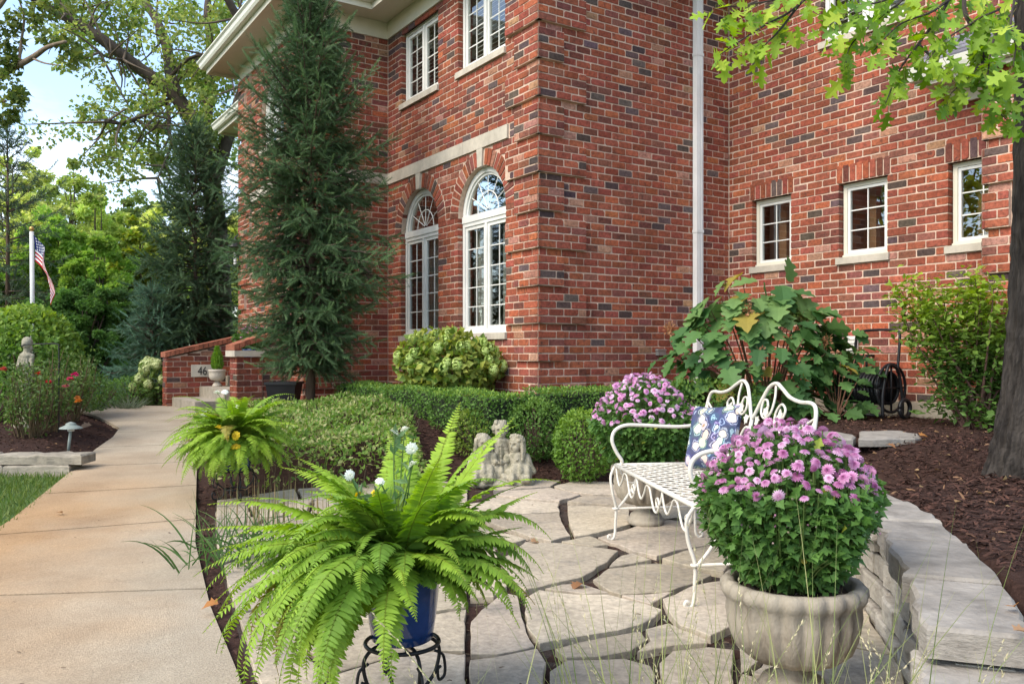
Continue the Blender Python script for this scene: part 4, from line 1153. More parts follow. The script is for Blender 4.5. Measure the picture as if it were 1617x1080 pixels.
def coping(fr, n0, n1, k0, k1, zf, part):
    """rowlock bricks side by side up the slope of a cheek wall"""
    n = int((k0 - k1) / .07)
    for q in range(n):
        a = (k0 - k1) * q / n; b = (k0 - k1) * (q + 1) / n - .006
        za, zb = zf(k0 - a), zf(k0 - b)
        mb = MB(); h = .075
        v = [(a, n0, za), (b, n0, zb), (b, n1, zb), (a, n1, za), (a, n0, za + h), (b, n0, zb + h), (b, n1, zb + h), (a, n1, za + h)]
        mb.add(fr.w(v), fr.fl(BOXF), np.array([.33, .12, .07]) * rng.uniform(.7, 1.15)); mb.build('coping_brick', M['brick'], part)
fk2 = Frame(FS.w([(2.40, 2.60, 0)])[0][:2], cb, -ca)
coping(fk2, -.33, .03, 2.60, 1.25, ktop, cwo)
# house number
pl = MB(); fk.slab(pl, [(.36, .715), (.80, .715), (.80, .905), (.36, .905)], -.01, .012, chamfer=.004); plo = pl.build('address_plaque', M['limestone'], steps)
tcu = bpy.data.curves.new('digits', 'FONT'); tcu.body = '46'; tcu.size = .185; tcu.extrude = .002; tcu.align_x = 'LEFT'
tob = bpy.data.objects.new('digits_src', tcu); col.objects.link(tob)
bpy.context.view_layer.update()
dme = bpy.data.meshes.new_from_object(tob.evaluated_get(bpy.context.evaluated_depsgraph_get()))
bpy.data.objects.remove(tob)
M['sign_black'] = pbr('sign_black', (.03, .028, .025), rough=.6, vary=.1)
dme.materials.clear(); dme.materials.append(M['sign_black']); dme.name = 'digits'
dv = np.array([v.co[:] for v in dme.vertices])
W = fk.w(np.stack([.455 + dv[:, 0] * .78, .016 + dv[:, 2], .745 + dv[:, 1]], 1)) - wl(steps)
for v, c in zip(dme.vertices, W): v.co = c
dg = bpy.data.objects.new('number', dme); col.objects.link(dg); dg.parent = plo
# near pier and short cheek
pk = Frame(FS.w([(.56, 2.02, 0)])[0][:2], cb, -ca); pe = Frame(FS.w([(.56, 2.02, 0)])[0][:2], ca, -cb)
pm = MB(); pk.slab(pm, [(.008, .1), (.36, .1), (.36, 1.03), (.008, 1.03)], -.36, -.008); pmo = pm.build('pier', M['mortar'], steps)
for i in range(0, 12):
    za = .055 + i * CO
    for a, b in ((0, .2), (.2, .36)) if i % 2 else ((0, .1), (.1, .3), (.3, .36)): add_brick(pk, a, b, za, za + CO, 0, .03, None)
    for a, b in ((0, .1), (.1, .3), (.3, .36)) if i % 2 else ((0, .2), (.2, .36)): add_brick(pe, a, b, za, za + CO, 0, .03, None)
for i in range(0, 14):
    za = .055 + i * CO
    for a in np.arange(.37 + (.1 if i % 2 else 0) - .1, .78, .203):
        a0, b0 = max(a, .37), min(a + .203, .78)
        if b0 - a0 > .05 and za + CO < 1.12 + .38 * (a0 - .365): add_brick(pk, a0, b0, za, za + CO, -.022, .03, None)
bricks_to(pmo)
pc = MB(); pk.slab(pc, [(-.045, 1.035), (.405, 1.035), (.405, 1.12), (-.045, 1.12)], -.405, .045, chamfer=.008); pc.build('cap_stone', M['limestone'], pmo)
cm = MB(); pk.slab(cm, [(.365, .1), (.78, .1), (.78, 1.28), (.365, 1.12)], -.33, -.03); cm.build('cheek_wall', M['mortar'], steps)
def arch_top(k): return 1.125 + .19 * math.sin(min(max((2.06 - k) / .8, 0), 1) * math.pi / 2)
pk2 = Frame(FS.w([(.56, 2.06, 0)])[0][:2], cb, -ca); coping(pk2, -.41, .05, 2.06, 1.26, arch_top, pmo)
BRICKS = save

# ------------------------------------------------------------------ urns
URN = [(.105, 0), (.115, .012), (.115, .035), (.098, .045), (.100, .055), (.092, .068), (.062, .085), (.052, .105), (.056, .12), (.085, .128), (.135, .138), (.170, .168), (.188, .215), (.196, .268), (.193, .308), (.205, .322), (.214, .338), (.212, .358), (.200, .37), (.180, .368), (.170, .35), (.168, .30)]
def big_urn(name, label, x, y, z, sc=1.0):
    t = thing(name, label, 'urn', (x, y, z), 'scalloped stone urns on the patio')
    k = 9
    mb = MB(); lathe(mb, [(r * sc, h * sc) for r, h in URN[:k]], (x, y, z), 40); mb.build('pedestal', M['cast_stone'], t, smooth=True)
    lob = [0, .02, .05, .08, .085, .085, .08, .07, .07, .07, .06, .03, 0, 0]
    mb = MB(); pr = [(r * sc, h * sc) for r, h in URN[k - 1:]]
    lathe(mb, pr, (x, y, z), 160, lobes=20, lob=(lob + [0] * 20)[:len(pr)], cap=False); mb.build('bowl', M['cast_stone'], t, smooth=True)
    mb = MB(); a = np.linspace(0, 2 * math.pi, 30, endpoint=False)
    rr = np.array([0, .06, .12, .168]) * sc
    V = [(x, y, z + .352 * sc)] + [(x + r * math.cos(q), y + r * math.sin(q), z + (.352 - .018 * (r / .168) ** 2) * sc + rng.normal(0, .004)) for r in rr[1:] for q in a]
    F = [(0, 1 + i, 1 + (i + 1) % 30) for i in range(30)] + [(1 + r * 30 + i, 1 + (r + 1) * 30 + i, 1 + (r + 1) * 30 + (i + 1) % 30, 1 + r * 30 + (i + 1) % 30) for r in range(2) for i in range(30)]
    mb.add(V, F); so = mb.build('soil', M['soil'], t)
    n = 70; q = rng.uniform(0, 6.28, n); r = .16 * sc * np.sqrt(rng.random(n))
    mb = MB(); scatter(mb, CHIP[0], CHIP[1], np.c_[x + r * np.cos(q), y + r * np.sin(q), np.full(n, z + .348 * sc)], rdir(n), np.tile([0, 0, 1.], (n, 1)) + rng.normal(0, .3, (n, 3)), .018, mixt((.5, .48, .42), (.1, .06, .04), n)); mb.build('grit', M['plain'], so)
    return t
UF = np.array([.866, 2.60]); UB = np.array([.835, 5.26])
big_urn('stone_urn', 'weathered scalloped stone urn nearest the camera by the curved wall', UF[0], UF[1], .022, 1.0)
big_urn('stone_urn', 'stone urn standing behind the white bench', UB[0], UB[1], .022, 1.0)
def small_urn(label, k, s, z):
    x, y, _ = FS.w([(s, k, 0)])[0]
    t = thing('pedestal_urn', label, 'urn', (x, y, z), 'small urns on the front steps')
    sc = .62
    mb = MB(); lathe(mb, [(r * sc, h * sc * 1.15) for r, h in URN[:9]], (x, y, z), 24); mb.build('pedestal', M['limestone'], t, smooth=True)
    mb = MB(); lathe(mb, [(r * sc, h * sc * 1.15) for r, h in URN[8:]], (x, y, z), 48, lobes=16, lob=[0, .03, .05, .06, .05, .04, 0, 0, 0, 0, 0, 0, 0, 0], cap=False); mb.build('bowl', M['limestone'], t, smooth=True)
    mb = MB(); lathe(mb, [(.11, .235), (.02, .24)], (x, y, z), 20); mb.build('soil', M['soil'], t)
    return np.array([x, y, z + .25])
U1 = small_urn('small pale urn with upright green conifer on the front steps', 1.90, 2.1, .57)
U2 = small_urn('small pale urn half hidden behind the brick pier', 1.78, 1.28, .57)

# ------------------------------------------------------------------ white iron bench
Fb0, Fb1 = np.array([.588, 4.79]), np.array([.761, 3.51])
bx_ = nrm(Fb1 - Fb0); by_ = np.array([-bx_[1], bx_[0]]); BL_ = float(np.linalg.norm(Fb1 - Fb0))
def bw(p):
    p = np.asarray(p, float).reshape(-1, 3)
    return np.c_[Fb0 + p[:, :1] * bx_ + p[:, 1:2] * by_, p[:, 2] + .026]
bench = thing('garden_bench', 'white wrought iron bench with lattice seat and leafy scroll back', 'bench', (Fb0[0] + .6 * bx_[0], Fb0[1] + .6 * bx_[1], .02))
SZ, SD = .425, .47
def bt(name, pts, r=.0095, n=5, parent=None, closed=False, smooth=True):
    mb = MB(); p = crv(pts, n, closed) if n > 1 else np.array(pts, float)
    if closed: p = np.vstack([p, p[:1]])
    tube(mb, bw(p), r, 7); return mb.build(name, M['white_iron'], parent or bench, smooth=True)
seat = MB(); zt = SZ
cor = [(0, 0, zt), (BL_, 0, zt), (BL_, SD, zt), (0, SD, zt)]
for a, b in zip(cor, cor[1:] + cor[:1]): tube(seat, bw([a, b]), .0115, 8)
so = seat.build('seat', M['white_iron'], bench, smooth=True)
def strap(p, q, lift):
    p, q = np.array(p, float), np.array(q, float); d = nrm(q - p); w = np.array([-d[1], d[0]]) * .0065
    mb = MB(); z = zt + .003 + lift
    v = [(*(p - w), z - .0016), (*(q - w), z - .0016), (*(q + w), z - .0016), (*(p + w), z - .0016), (*(p - w), z + .0016), (*(q - w), z + .0016), (*(q + w), z + .0016), (*(p + w), z + .0016)]
    mb.add(bw(v), BOXF); return mb.build('strap', M['white_iron'], so)
st = .088
for sgn in (1, -1):
    for c0 in np.arange(-SD, BL_ + SD, st):
        pts = []
        for y_ in (0.0, SD): pts.append((c0 + (y_ if sgn > 0 else SD - y_) * 1.0, y_))
        (xa, ya), (xb, yb) = pts
        def clipx(xa, ya, xb, yb):
            t0, t1 = 0.0, 1.0; dx = xb - xa
            for lim, s_ in ((0.004, 1), (BL_ - .004, -1)):
                fa, fb = (xa - lim) * s_, (xb - lim) * s_
                if fa < 0 and fb < 0: return None
                if fa < 0: t0 = max(t0, fa / (fa - fb))
                if fb < 0: t1 = min(t1, fa / (fa - fb))
            return (xa + dx * t0, ya + (yb - ya) * t0), (xa + dx * t1, ya + (yb - ya) * t1)
        r = clipx(xa, ya, xb, yb)
        if r and np.linalg.norm(np.subtract(*r)) > .03: strap(r[0], r[1], .0034 if sgn > 0 else 0)
# legs: two bowed bars that meet above a ball and scroll foot
for x_ in (0.0, BL_):
    sx = 1 if x_ == 0 else -1
    for y_, sy in ((0.0, 1), (SD, -1)):
        lg = bt('leg', [(x_, y_, zt), (x_ + .012 * sx, y_ - .03 * sy, zt - .06), (x_ + .018 * sx, y_ - .022 * sy, zt - .15), (x_ + .004 * sx, y_ + .002 * sy, zt - .24), (x_, y_, .10), (x_, y_ - .004 * sy, .03), (x_, y_ - .022 * sy, .004), (x_, y_ - .042 * sy, .014), (x_, y_ - .036 * sy, .03), (x_, y_ - .026 * sy, .026)], .0083)
        bt('brace', [(x_, y_ + .13 * sy, zt - .01), (x_, y_ + .115 * sy, zt - .10), (x_, y_ + .06 * sy, zt - .19), (x_, y_ + .012 * sy, zt - .245)], .0075, parent=lg)
        bt('ring', [(x_ + .014 * math.cos(t), y_ + .014 * math.sin(t), zt - .245) for t in np.linspace(0, 6.0, 8)], .006, 2, parent=lg, closed=True)
    bt('side_rail', [(x_, 0.0, zt - .245), (x_, SD, zt - .245)], .007, 1)
# apron scrolls along the front and the far end
def apron(P, Q, cnt):
    P, Q = np.array(P), np.array(Q)
    for k in range(cnt):
        a = P + (Q - P) * (k / cnt); b = P + (Q - P) * ((k + 1) / cnt); m = (a + b) / 2; e = (b - a)
        f = lambda t, dz: (*(a + e * t), zt - .012 - dz)
        bt('apron_scroll', [f(0, 0), f(.07, .06), f(.18, .09), f(.30, .055), f(.40, .010), f(.52, .012), f(.60, .06), f(.69, .105), f(.80, .112), f(.89, .075), f(.85, .042), f(.78, .055), f(.82, .085), f(.93, .06), f(1.0, .01)], .0055, 5)
apron((0.02, 0.0), (BL_ - .02, 0.0), 3)
apron((0.0, 0.02), (0.0, SD - .02), 1)
apron((BL_, 0.02), (BL_, SD - .02), 1)
# arms
for x_ in (0.0, BL_):
    bt('arm', [(x_, SD + .045, .655), (x_, SD - .10, .640), (x_, .14, .652), (x_, .05, .65), (x_, -.005, .62), (x_, -.02, .565), (x_, .005, .50), (x_, .035, .455), (x_, .035, zt)], .0105, 6)
# back: leaning outline of two humps, scrolls and ivy leaves
def bk(x, z): z = zt + (z - zt) * .96; return (x * BL_, SD + .0 + (z - zt) * .20, z)
rim = [(0, zt), (0, .60), (.005, .74), (.02, .835), (.06, .862), (.14, .862), (.22, .878), (.29, .915), (.345, .938), (.40, .915), (.445, .845), (.48, .775), (.5, .745)]
bt('back_rim', [bk(x, z) for x, z in rim], .0092, 5)
bt('back_rim', [bk(1 - x, z) for x, z in rim], .0092, 5)
bt('back_post', [bk(.5, zt), bk(.5, .745)], .010, 1)
bt('back_rail', [bk(0, zt + .06), bk(1, zt + .06)], .008, 1)
IVY = fan_leaf([(0, 0), (.16, .04), (.42, -.02), (.34, .22), (.50, .46), (.26, .48), (.22, .70), (0, 1)], .05)
def ivy(x, z, ang, s_):
    mb = MB(); d = np.array([math.cos(ang), math.sin(ang)])
    o = bw([bk(x, z)])[0]; X = bw([bk(x + .01, z)])[0] - bw([bk(x, z)])[0]; Z = bw([bk(x, z + .01)])[0] - bw([bk(x, z)])[0]
    X, Z = nrm(X), nrm(Z); D = X * d[0] + Z * d[1]; Nn_ = np.cross(X, Z)
    V, F = IVY
    for th in (0, .003):
        scatter(mb, V + np.array([0, -.5, 0]), F, [o + Nn_ * th], [D], [Nn_], s_, (.5, .5, .5))
    mb.build('ivy_leaf', M['white_iron'], bench)
for mir in (0, 1):
    m_ = (lambda x: 1 - x) if mir else (lambda x: x)
    def sc_(pts, r=.0058): bt('back_scroll', [bk(m_(x), z) for x, z in pts], r, 5)
    # diagonal sweep, C-scrolls, arches at the foot
    sc_([(.01, .80), (.07, .765), (.16, .72), (.25, .705), (.30, .735), (.305, .80), (.27, .84), (.235, .815), (.245, .775)])
    sc_([(.345, .925), (.335, .86), (.35, .79), (.395, .76), (.43, .79), (.425, .845), (.395, .85), (.38, .82)])
    sc_([(.015, .78), (.055, .69), (.10, .60), (.115, .50), (.11, zt + .06)])
    sc_([(.14, zt + .06), (.15, .58), (.20, .655), (.26, .675), (.32, .65), (.365, .57), (.37, zt + .06)])
    sc_([(.19, zt + .06), (.20, .56), (.235, .61), (.265, .615), (.30, .59), (.32, .54), (.325, zt + .06)], .006)
    sc_([(.40, zt + .06), (.41, .60), (.44, .68), (.475, .70), (.49, .66), (.47, .63), (.45, .65)])
    sc_([(.02, zt + .06), (.03, .57), (.065, .62), (.09, .58), (.095, zt + .06)], .006)
    for x, z, a, s_ in ((.27, .79, 1.2, .062), (.385, .80, 1.9, .062), (.455, .745, .6, .055), (.26, .645, 1.5, .06), (.06, .655, 1.1, .05), (.17, .60, 2.0, .05)): ivy(m_(x), z, a if not mir else math.pi - a, s_)

# pillow leaning in the far corner of the bench
pw = MB(); n = 22; g = np.linspace(-1, 1, n)
U_, V_ = np.meshgrid(g, g, indexing='ij')
pin = 1 - .10 * (np.abs(U_) ** 2 * (1 - np.abs(V_) ** 2) + np.abs(V_) ** 2 * (1 - np.abs(U_) ** 2))
X_ = U_ * (1 - .10 * (1 - V_ ** 2) * np.abs(U_)) * .185; Y_ = V_ * (1 - .10 * (1 - U_ ** 2) * np.abs(V_)) * .185
T_ = .065 * np.clip((1 - U_ ** 4) * (1 - V_ ** 4), 0, 1) ** .55 + .004 * np.sin(9 * U_ + 4 * V_) * (1 - U_ ** 2) * (1 - V_ ** 2)
Fq = np.array([[i * n + j, (i + 1) * n + j, (i + 1) * n + j + 1, i * n + j + 1] for i in range(n - 1) for j in range(n - 1)])
pv = np.stack([X_, Y_, T_], -1).reshape(-1, 3); pv2 = pv * np.array([1, 1, -1])
pw.add(pv, Fq); pw.add(pv2, Fq[:, ::-1])
po = tag(bpy.data.objects.new('throw_pillow', pw.mesh('throw_pillow', M['pillow'], None, True)), 'navy floral throw pillow propped in the corner of the white bench', 'pillow')
col.objects.link(po)
pc_ = bw([(.33, .45, zt + .185)])[0]
ax = nrm(np.r_[bx_ * .93 + by_ * .35, .10]); up = nrm(np.r_[by_ * .26 - bx_ * .10, .95]); up = nrm(up - ax * ax.dot(up)); nn_ = np.cross(ax, up)
po.matrix_world = Matrix(((ax[0], up[0], nn_[0], pc_[0]), (ax[1], up[1], nn_[1], pc_[1]), (ax[2], up[2], nn_[2], pc_[2]), (0, 0, 0, 1)))

# ------------------------------------------------------------------ statue of three children
def remeshed(name, mat, parent, blobs, voxel=.006, shape=None):
    """one continuous skin over a set of (centre, radii, tilt) ellipsoids"""
    bm = bmesh.new()
    for c_, r_, rot in blobs:
        mt = Matrix.Translation(Vector([float(q) for q in c_])) @ (rot.to_4x4() if rot is not None else Matrix.Identity(4)) @ Matrix.Diagonal((float(r_[0]), float(r_[1]), float(r_[2]), 1))
        bmesh.ops.create_icosphere(bm, subdivisions=3, radius=1.0, matrix=mt)
    me = bpy.data.meshes.new(name); bm.to_mesh(me); bm.free()
    off = wl(parent) if parent else np.zeros(3)
    for v in me.vertices: v.co -= Vector(off)
    o = bpy.data.objects.new(name, me); col.objects.link(o); o.parent = parent
    md = o.modifiers.new('skin', 'REMESH'); md.mode = 'VOXEL'; md.voxel_size = voxel; md.use_smooth_shade = True
    sm = o.modifiers.new('soft', 'SMOOTH'); sm.factor = .5; sm.iterations = 1
    me.materials.append(mat)
    if shape:
        bpy.context.view_layer.update()
        ev = o.evaluated_get(bpy.context.evaluated_depsgraph_get())
        m2 = bpy.data.meshes.new_from_object(ev); o.modifiers.clear()
        co = np.empty(len(m2.vertices) * 3); m2.vertices.foreach_get('co', co); co = co.reshape(-1, 3)
        nn = np.empty(len(m2.vertices) * 3); m2.vertices.foreach_get('normal', nn); nn = nn.reshape(-1, 3)
        co = shape(co + off, nn) - off
        m2.vertices.foreach_set('co', co.ravel()); m2.update()
        m2.materials.clear(); m2.materials.append(mat); o.data = m2
        m2.polygons.foreach_set('use_smooth', np.ones(len(m2.polygons), bool))
    return o
def rz(a): return Matrix.Rotation(a, 3, 'Z')
def folds(amp, freq, ang=0.0):
    return lambda co: amp * (np.sin(co[:, 0] * freq + co[:, 2] * freq * .35 + 2.2 * np.sin(co[:, 2] * 31)) * .6 + .4 * np.sin(co[:, 0] * freq * 2.1 - co[:, 2] * 40))
sx0, sy0 = gnd(790, 769)[:2]
stt = thing('children_statue', 'weathered stone garden statue of three children huddled together', 'statue', (sx0, sy0, .03))
def limb(blobs, a, b, r0, r1, n=7):
    a, b = np.array(a), np.array(b)
    for t in np.linspace(0, 1, n): r = r0 + (r1 - r0) * t; blobs.append((a + (b - a) * t, (r, r, r), None))
def child(dx, dy, headz, face, girl, sh=.085, lean=0.0, tall=False):
    """kneeling child; face = direction the head turns (radians from towards the camera)"""
    cx0, cy0 = sx0 + dx, sy0 + dy
    hz = .022 + headz; hx = cx0 + lean
    B = []
    top = hz - .095
    for t in np.linspace(0, 1, 8):                                       # trunk
        z = .16 + (top - .16) * t; w_ = .074 - .010 * t + .010 * math.sin(t * 3.1)
        B.append(((cx0 + lean * t, cy0, z), (w_, .062, .05), None))
    B.append(((hx, cy0, top + .0), (sh, .048, .035), None))             # shoulders
    limb(B, (hx, cy0, top), (hx, cy0 - .006, hz - .03), .03, .028)       # neck
    B.append(((cx0, cy0 - .03, .12), (.12, .10, .085), None))            # lap and skirt
    B.append(((cx0 - .05, cy0 - .09, .085), (.05, .085, .05), None)); B.append(((cx0 + .05, cy0 - .09, .085), (.05, .085, .05), None))
    for s_ in (-1, 1):
        el = (cx0 + s_ * (sh + .030), cy0 - .02, top - .12); hd = (cx0 + s_ * .035, cy0 - .10, top - .15)
        limb(B, (hx + s_ * sh * .98, cy0, top - .008), el, .034, .031); limb(B, el, hd, .028, .019)
        B.append((hd, (.022, .018, .02), None))
        for q in range(4): limb(B, (hd[0] - s_ * .01, hd[1] - .008, hd[2] + .012 - .008 * q), (hd[0] - s_ * .035, hd[1] - .02, hd[2] + .008 - .008 * q), .0055, .0045, 4)
    for s_ in (-1, 1): limb(B, (hx + s_ * .03, cy0 - .035, top + .022), (hx + s_ * .004, cy0 - .062, top - .022), .011, .008, 5)      # collar
    fd = np.array([math.sin(face), -math.cos(face)]); fs = np.array([math.cos(face), math.sin(face)])
    H_ = lambda f, s_, z: (hx + fd[0] * f + fs[0] * s_, cy0 + fd[1] * f + fs[1] * s_, hz + z)
    B.append((H_(0, 0, .008), (.058, .062, .066), rz(face)))            # skull
    B.append((H_(.026, 0, -.026), (.042, .038, .046), rz(face)))        # jaw and cheeks
    B.append((H_(.066, 0, -.014), (.0085, .012, .014), rz(face))); B.append((H_(.062, 0, -.002), (.006, .010, .014), rz(face)))       # nose
    for s_ in (-1, 1): B.append((H_(.033, s_ * .026, -.024), (.017, .015, .017), rz(face))); B.append((H_(0, s_ * .057, -.01), (.007, .013, .018), rz(face)))
    B.append((H_(.049, 0, -.039), (.015, .010, .005), rz(face))); B.append((H_(.048, 0, -.047), (.012, .009, .0048), rz(face))); B.append((H_(.043, 0, -.060), (.013, .011, .010), rz(face)))
    B.append((H_(.050, 0, .018), (.036, .013, .009), rz(face)))         # brow
    fo = lambda co: .0065 * np.sin((co[:, 0] - cx0) * 95 + 9 * (co[:, 2] - .1) * np.sign(co[:, 0] - cx0)) * np.clip((top - .02 - co[:, 2]) / .06, 0, 1)
    def shp(co, nn):
        cl = co[:, 2] < top + .01
        d = np.where(cl, fo(co), 0)
        for s_ in (-1, 1):
            e = np.array(H_(.052, s_ * .0215, .0)); q = np.exp(-((co - e) ** 2).sum(1) / (2 * .0085 ** 2)); d = d - .017 * q
        m_ = np.array(H_(.056, 0, -.043)); rel = co - m_; side = rel[:, 0] * fs[0] + rel[:, 1] * fs[1]
        d = d - .004 * np.exp(-(rel[:, 2] / .0022) ** 2 - (side / .014) ** 2) * (np.abs(rel).max(1) < .03)
        return co + nn * d[:, None]
    fg = remeshed('child_figure', M['statue_stone'], stt, B, .0052, shp)
    # hair
    Hh = []
    Hh.append((H_(-.012, 0, .022), (.064, .062, .062), rz(face)))
    for k in range(26):
        a = rng.uniform(-2.2, 2.2); z = rng.uniform(.0, .075); r = .058 * math.sqrt(max(1 - (z / .095) ** 2, .05))
        f = -math.cos(a) * r * .9; s_ = math.sin(a) * r
        if f > .02 and z < .035: continue
        Hh.append((H_(f + .004, s_, z), (.019, .019, .014), rz(rng.uniform(0, 3))))
    for k in range(9):                                                   # fringe
        s_ = -.045 + .0112 * k; limb(Hh, H_(.012, s_ * .7, .066 - 6 * s_ * s_), H_(.053 - abs(s_) * .4, s_ * 1.05, .026 + rng.uniform(-.004, .008)), .010, .006, 5)
    if girl:
        for k in range(16):
            a = (k / 15 - .5) * 3.3
            f, s_ = -math.cos(a) * .052, math.sin(a) * .063
            w_ = rng.uniform(-.008, .008)
            limb(Hh, H_(f, s_, .03), H_(f * .95 + w_, s_ * 1.08, -.05), .016, .016, 7); limb(Hh, H_(f * .95 + w_, s_ * 1.08, -.05), H_(f + .01 - w_, s_ * 1.12, -.11 - .02 * rng.random()), .016, .010, 7)
    else:
        for s_ in (-1, 1): limb(Hh, H_(-.005, s_ * .056, .03), H_(.012, s_ * .057, -.008), .013, .009, 5)
    fo2 = lambda co, nn: co + nn * (.0018 * np.sin(co[:, 0] * 330 + co[:, 2] * 60 + 3 * np.sin(co[:, 2] * 55)))[:, None]
    remeshed('hair', M['statue_stone'], fg, Hh, .0065, fo2)
child(-.145, -.02, .335, .28, True, sh=.078, lean=.01)
child(.0, .045, .435, .10, False, sh=.092)
child(.150, -.015, .325, -.75, True, sh=.078, lean=-.015)
Bb = [((sx0 + dx, sy0 + dy, .045), (rx, ry, .05), None) for dx, dy, rx, ry in ((-.12, -.03, .15, .14), (.03, -.03, .17, .15), (.15, -.03, .13, .13), (-.20, -.06, .06, .06), (.21, -.07, .06, .07))]
remeshed('base', M['statue_stone'], stt, Bb, .008, lambda co, nn: co + nn * (.006 * np.sin(co[:, 0] * 60) * np.sin(co[:, 1] * 70 + co[:, 2] * 40))[:, None])

# ------------------------------------------------------------------ blue pots on iron stands
def plant_pot(label, x, y, z, r, h, group):
    t = thing('glazed_pot', label, 'pot', (x, y, z), group)
    mb = MB(); lathe(mb, [(r * .72, 0), (r * .78, h * .02), (r * .86, h * .3), (r * .93, h * .65), (r * .97, h * .88), (r * 1.03, h * .91), (r * 1.06, h * .95), (r * 1.04, h), (r * .97, h * 1.0), (r * .93, h * .9)], (x, y, z), 48, cap=False); mb.build('body', M['blue_glaze'], t, smooth=True)
    mb = MB(); lathe(mb, [(r * .94, h * .93), (r * .5, h * .955), (.005, h * .96)], (x, y, z), 24); mb.build('soil', M['soil'], t)
def iron_stand(label, x, y, z0, h, r):
    t = thing('iron_plant_stand', label, 'plant stand', (x, y, z0), 'black iron plant stands under the ferns')
    def rg(rr, zz, nm):
        mb = MB(); tube(mb, [(x + rr * math.cos(a), y + rr * math.sin(a), z0 + zz) for a in np.linspace(0, 2 * math.pi, 33)], .006, 7); mb.build(nm, M['black_iron'], t, smooth=True)
    rg(r, h - .006, 'top_ring'); rg(r * .62, h * .35, 'lower_ring')
    for k in range(4):
        a = k * math.pi / 2 + .55; c_, s_ = math.cos(a), math.sin(a)
        P = [(r * .2, h - .008), (r * .8, h - .008), (r * 1.12, h * .82), (r * 1.0, h * .55), (r * .66, h * .36), (r * .75, h * .14), (r * 1.05, .012), (r * 1.32, .02), (r * 1.36, .055), (r * 1.22, .065), (r * 1.2, .04)]
        mb = MB(); tube(mb, crv([(x + q * c_, y + q * s_, z0 + zz) for q, zz in P], 6), .0055, 7); lg = mb.build('leg', M['black_iron'], t, smooth=True)
        P = [(r * .98, h * .80), (r * 1.25, h * .72), (r * 1.3, h * .5), (r * 1.12, h * .44), (r * 1.08, h * .56), (r * 1.18, h * .6)]
        mb = MB(); tube(mb, crv([(x + q * c_, y + q * s_, z0 + zz) for q, zz in P], 6), .0045, 6); mb.build('scroll', M['black_iron'], lg, smooth=True)
NF = np.array([-.315, 2.42]); LF = gnd(352, 798)[:2] + np.array([.05, .12])
iron_stand('black iron scroll stand under the blue pot nearest the camera', NF[0], NF[1], .022, .245, .105)
plant_pot('cobalt blue glazed pot under the large foreground fern', NF[0], NF[1], .270, .112, .21, 'blue pots holding the ferns')
iron_stand('black iron scroll stand under the fern beside the walk', LF[0], LF[1], .022, .22, .12)
plant_pot('dark blue glazed pot half hidden by the fern beside the walk', LF[0], LF[1], .245, .13, .22, 'blue pots holding the ferns')

# ------------------------------------------------------------------ hose reel and tap
hr = FC.w([(2.33, .52, 0)])[0]; gz = float(H(hr[0], hr[1])) + .01
FH = Frame(hr[:2], -ca, -cb)
reel = thing('hose_reel', 'black garden hose reel cart standing against the brick wall', 'hose reel', (hr[0], hr[1], gz))
def ht(nm, pts, r, n=5, parent=None, mat='black_plastic'):
    mb = MB(); tube(mb, FH.w(crv(pts, n) + np.array([0, 0, gz])) if n > 1 else FH.w(np.array(pts, float) + np.array([0, 0, gz])), r, 9); return mb.build(nm, M[mat], parent or reel, smooth=True)
for s in (-.24, .24):
    ht('side_frame', [(s, .16, .02), (s, .16, .25), (s, .08, .5), (s, 0, .52), (s, -.10, .45), (s, -.16, .2), (s, -.16, .02)], .016)
ht('push_handle', [(-.24, -.08, .45), (-.24, -.12, .80), (-.20, -.13, .86), (0, -.13, .875), (.20, -.13, .86), (.24, -.12, .80), (.24, -.08, .45)], .014)
ht('cross_bar', [(-.24, .16, .04), (.24, .16, .04)], .014, 1)
dr = ht('hose_drum', [(-.20, 0, .30), (.20, 0, .30)], .13, 1)
for k in range(11):
    x_ = -.19 + .038 * k
    ht('hose_coil', [(x_ + .012 * math.sin(a * .5), .152 * math.cos(a), .30 + .152 * math.sin(a)) for a in np.linspace(0, 6.283, 25)], .017, 1, dr)
for s in (-.225, .225):
    mb = MB(); a = np.linspace(0, 2 * math.pi, 33); tube(mb, FH.w(np.stack([np.full(33, s), .235 * np.cos(a), gz + .30 + .235 * np.sin(a)], 1)), .014, 8); tube(mb, FH.w([(s, -.22, gz + .30), (s, .22, gz + .30)]), .01, 6); tube(mb, FH.w([(s, 0, gz + .08), (s, 0, gz + .52)]), .01, 6); mb.build('flange', M['black_plastic'], dr, smooth=True)
for s in (-.28, .28):
    mb = MB(); a = np.linspace(0, 2 * math.pi, 25); tube(mb, FH.w(np.stack([np.full(25, s), -.14 + .085 * np.cos(a), gz + .10 + .085 * np.sin(a)], 1)), .022, 8); lathe_ = mb.build('wheel', M['black_plastic'], reel, smooth=True)
ht('crank', [(-.25, 0, .30), (-.31, 0, .30), (-.31, .09, .22), (-.36, .09, .22)], .011, 1)
tp = FC.w([(2.02, .0, 1.03)])[0]
tap = thing('garden_tap', 'dark metal garden tap on the brick wall above the hose reel', 'tap', tp)
ft = Frame(tp[:2], -ca, -cb)
mb = MB(); tube(mb, ft.w([(0, .0, 1.06), (0, .07, 1.06), (0, .10, 1.055)]), .014, 8); tube(mb, ft.w(crv([(0, .09, 1.06), (0, .12, 1.05), (0, .125, 1.0), (0, .125, .97)], 4)), .013, 8); mb.build('spout', M['black_iron'], tap, smooth=True)
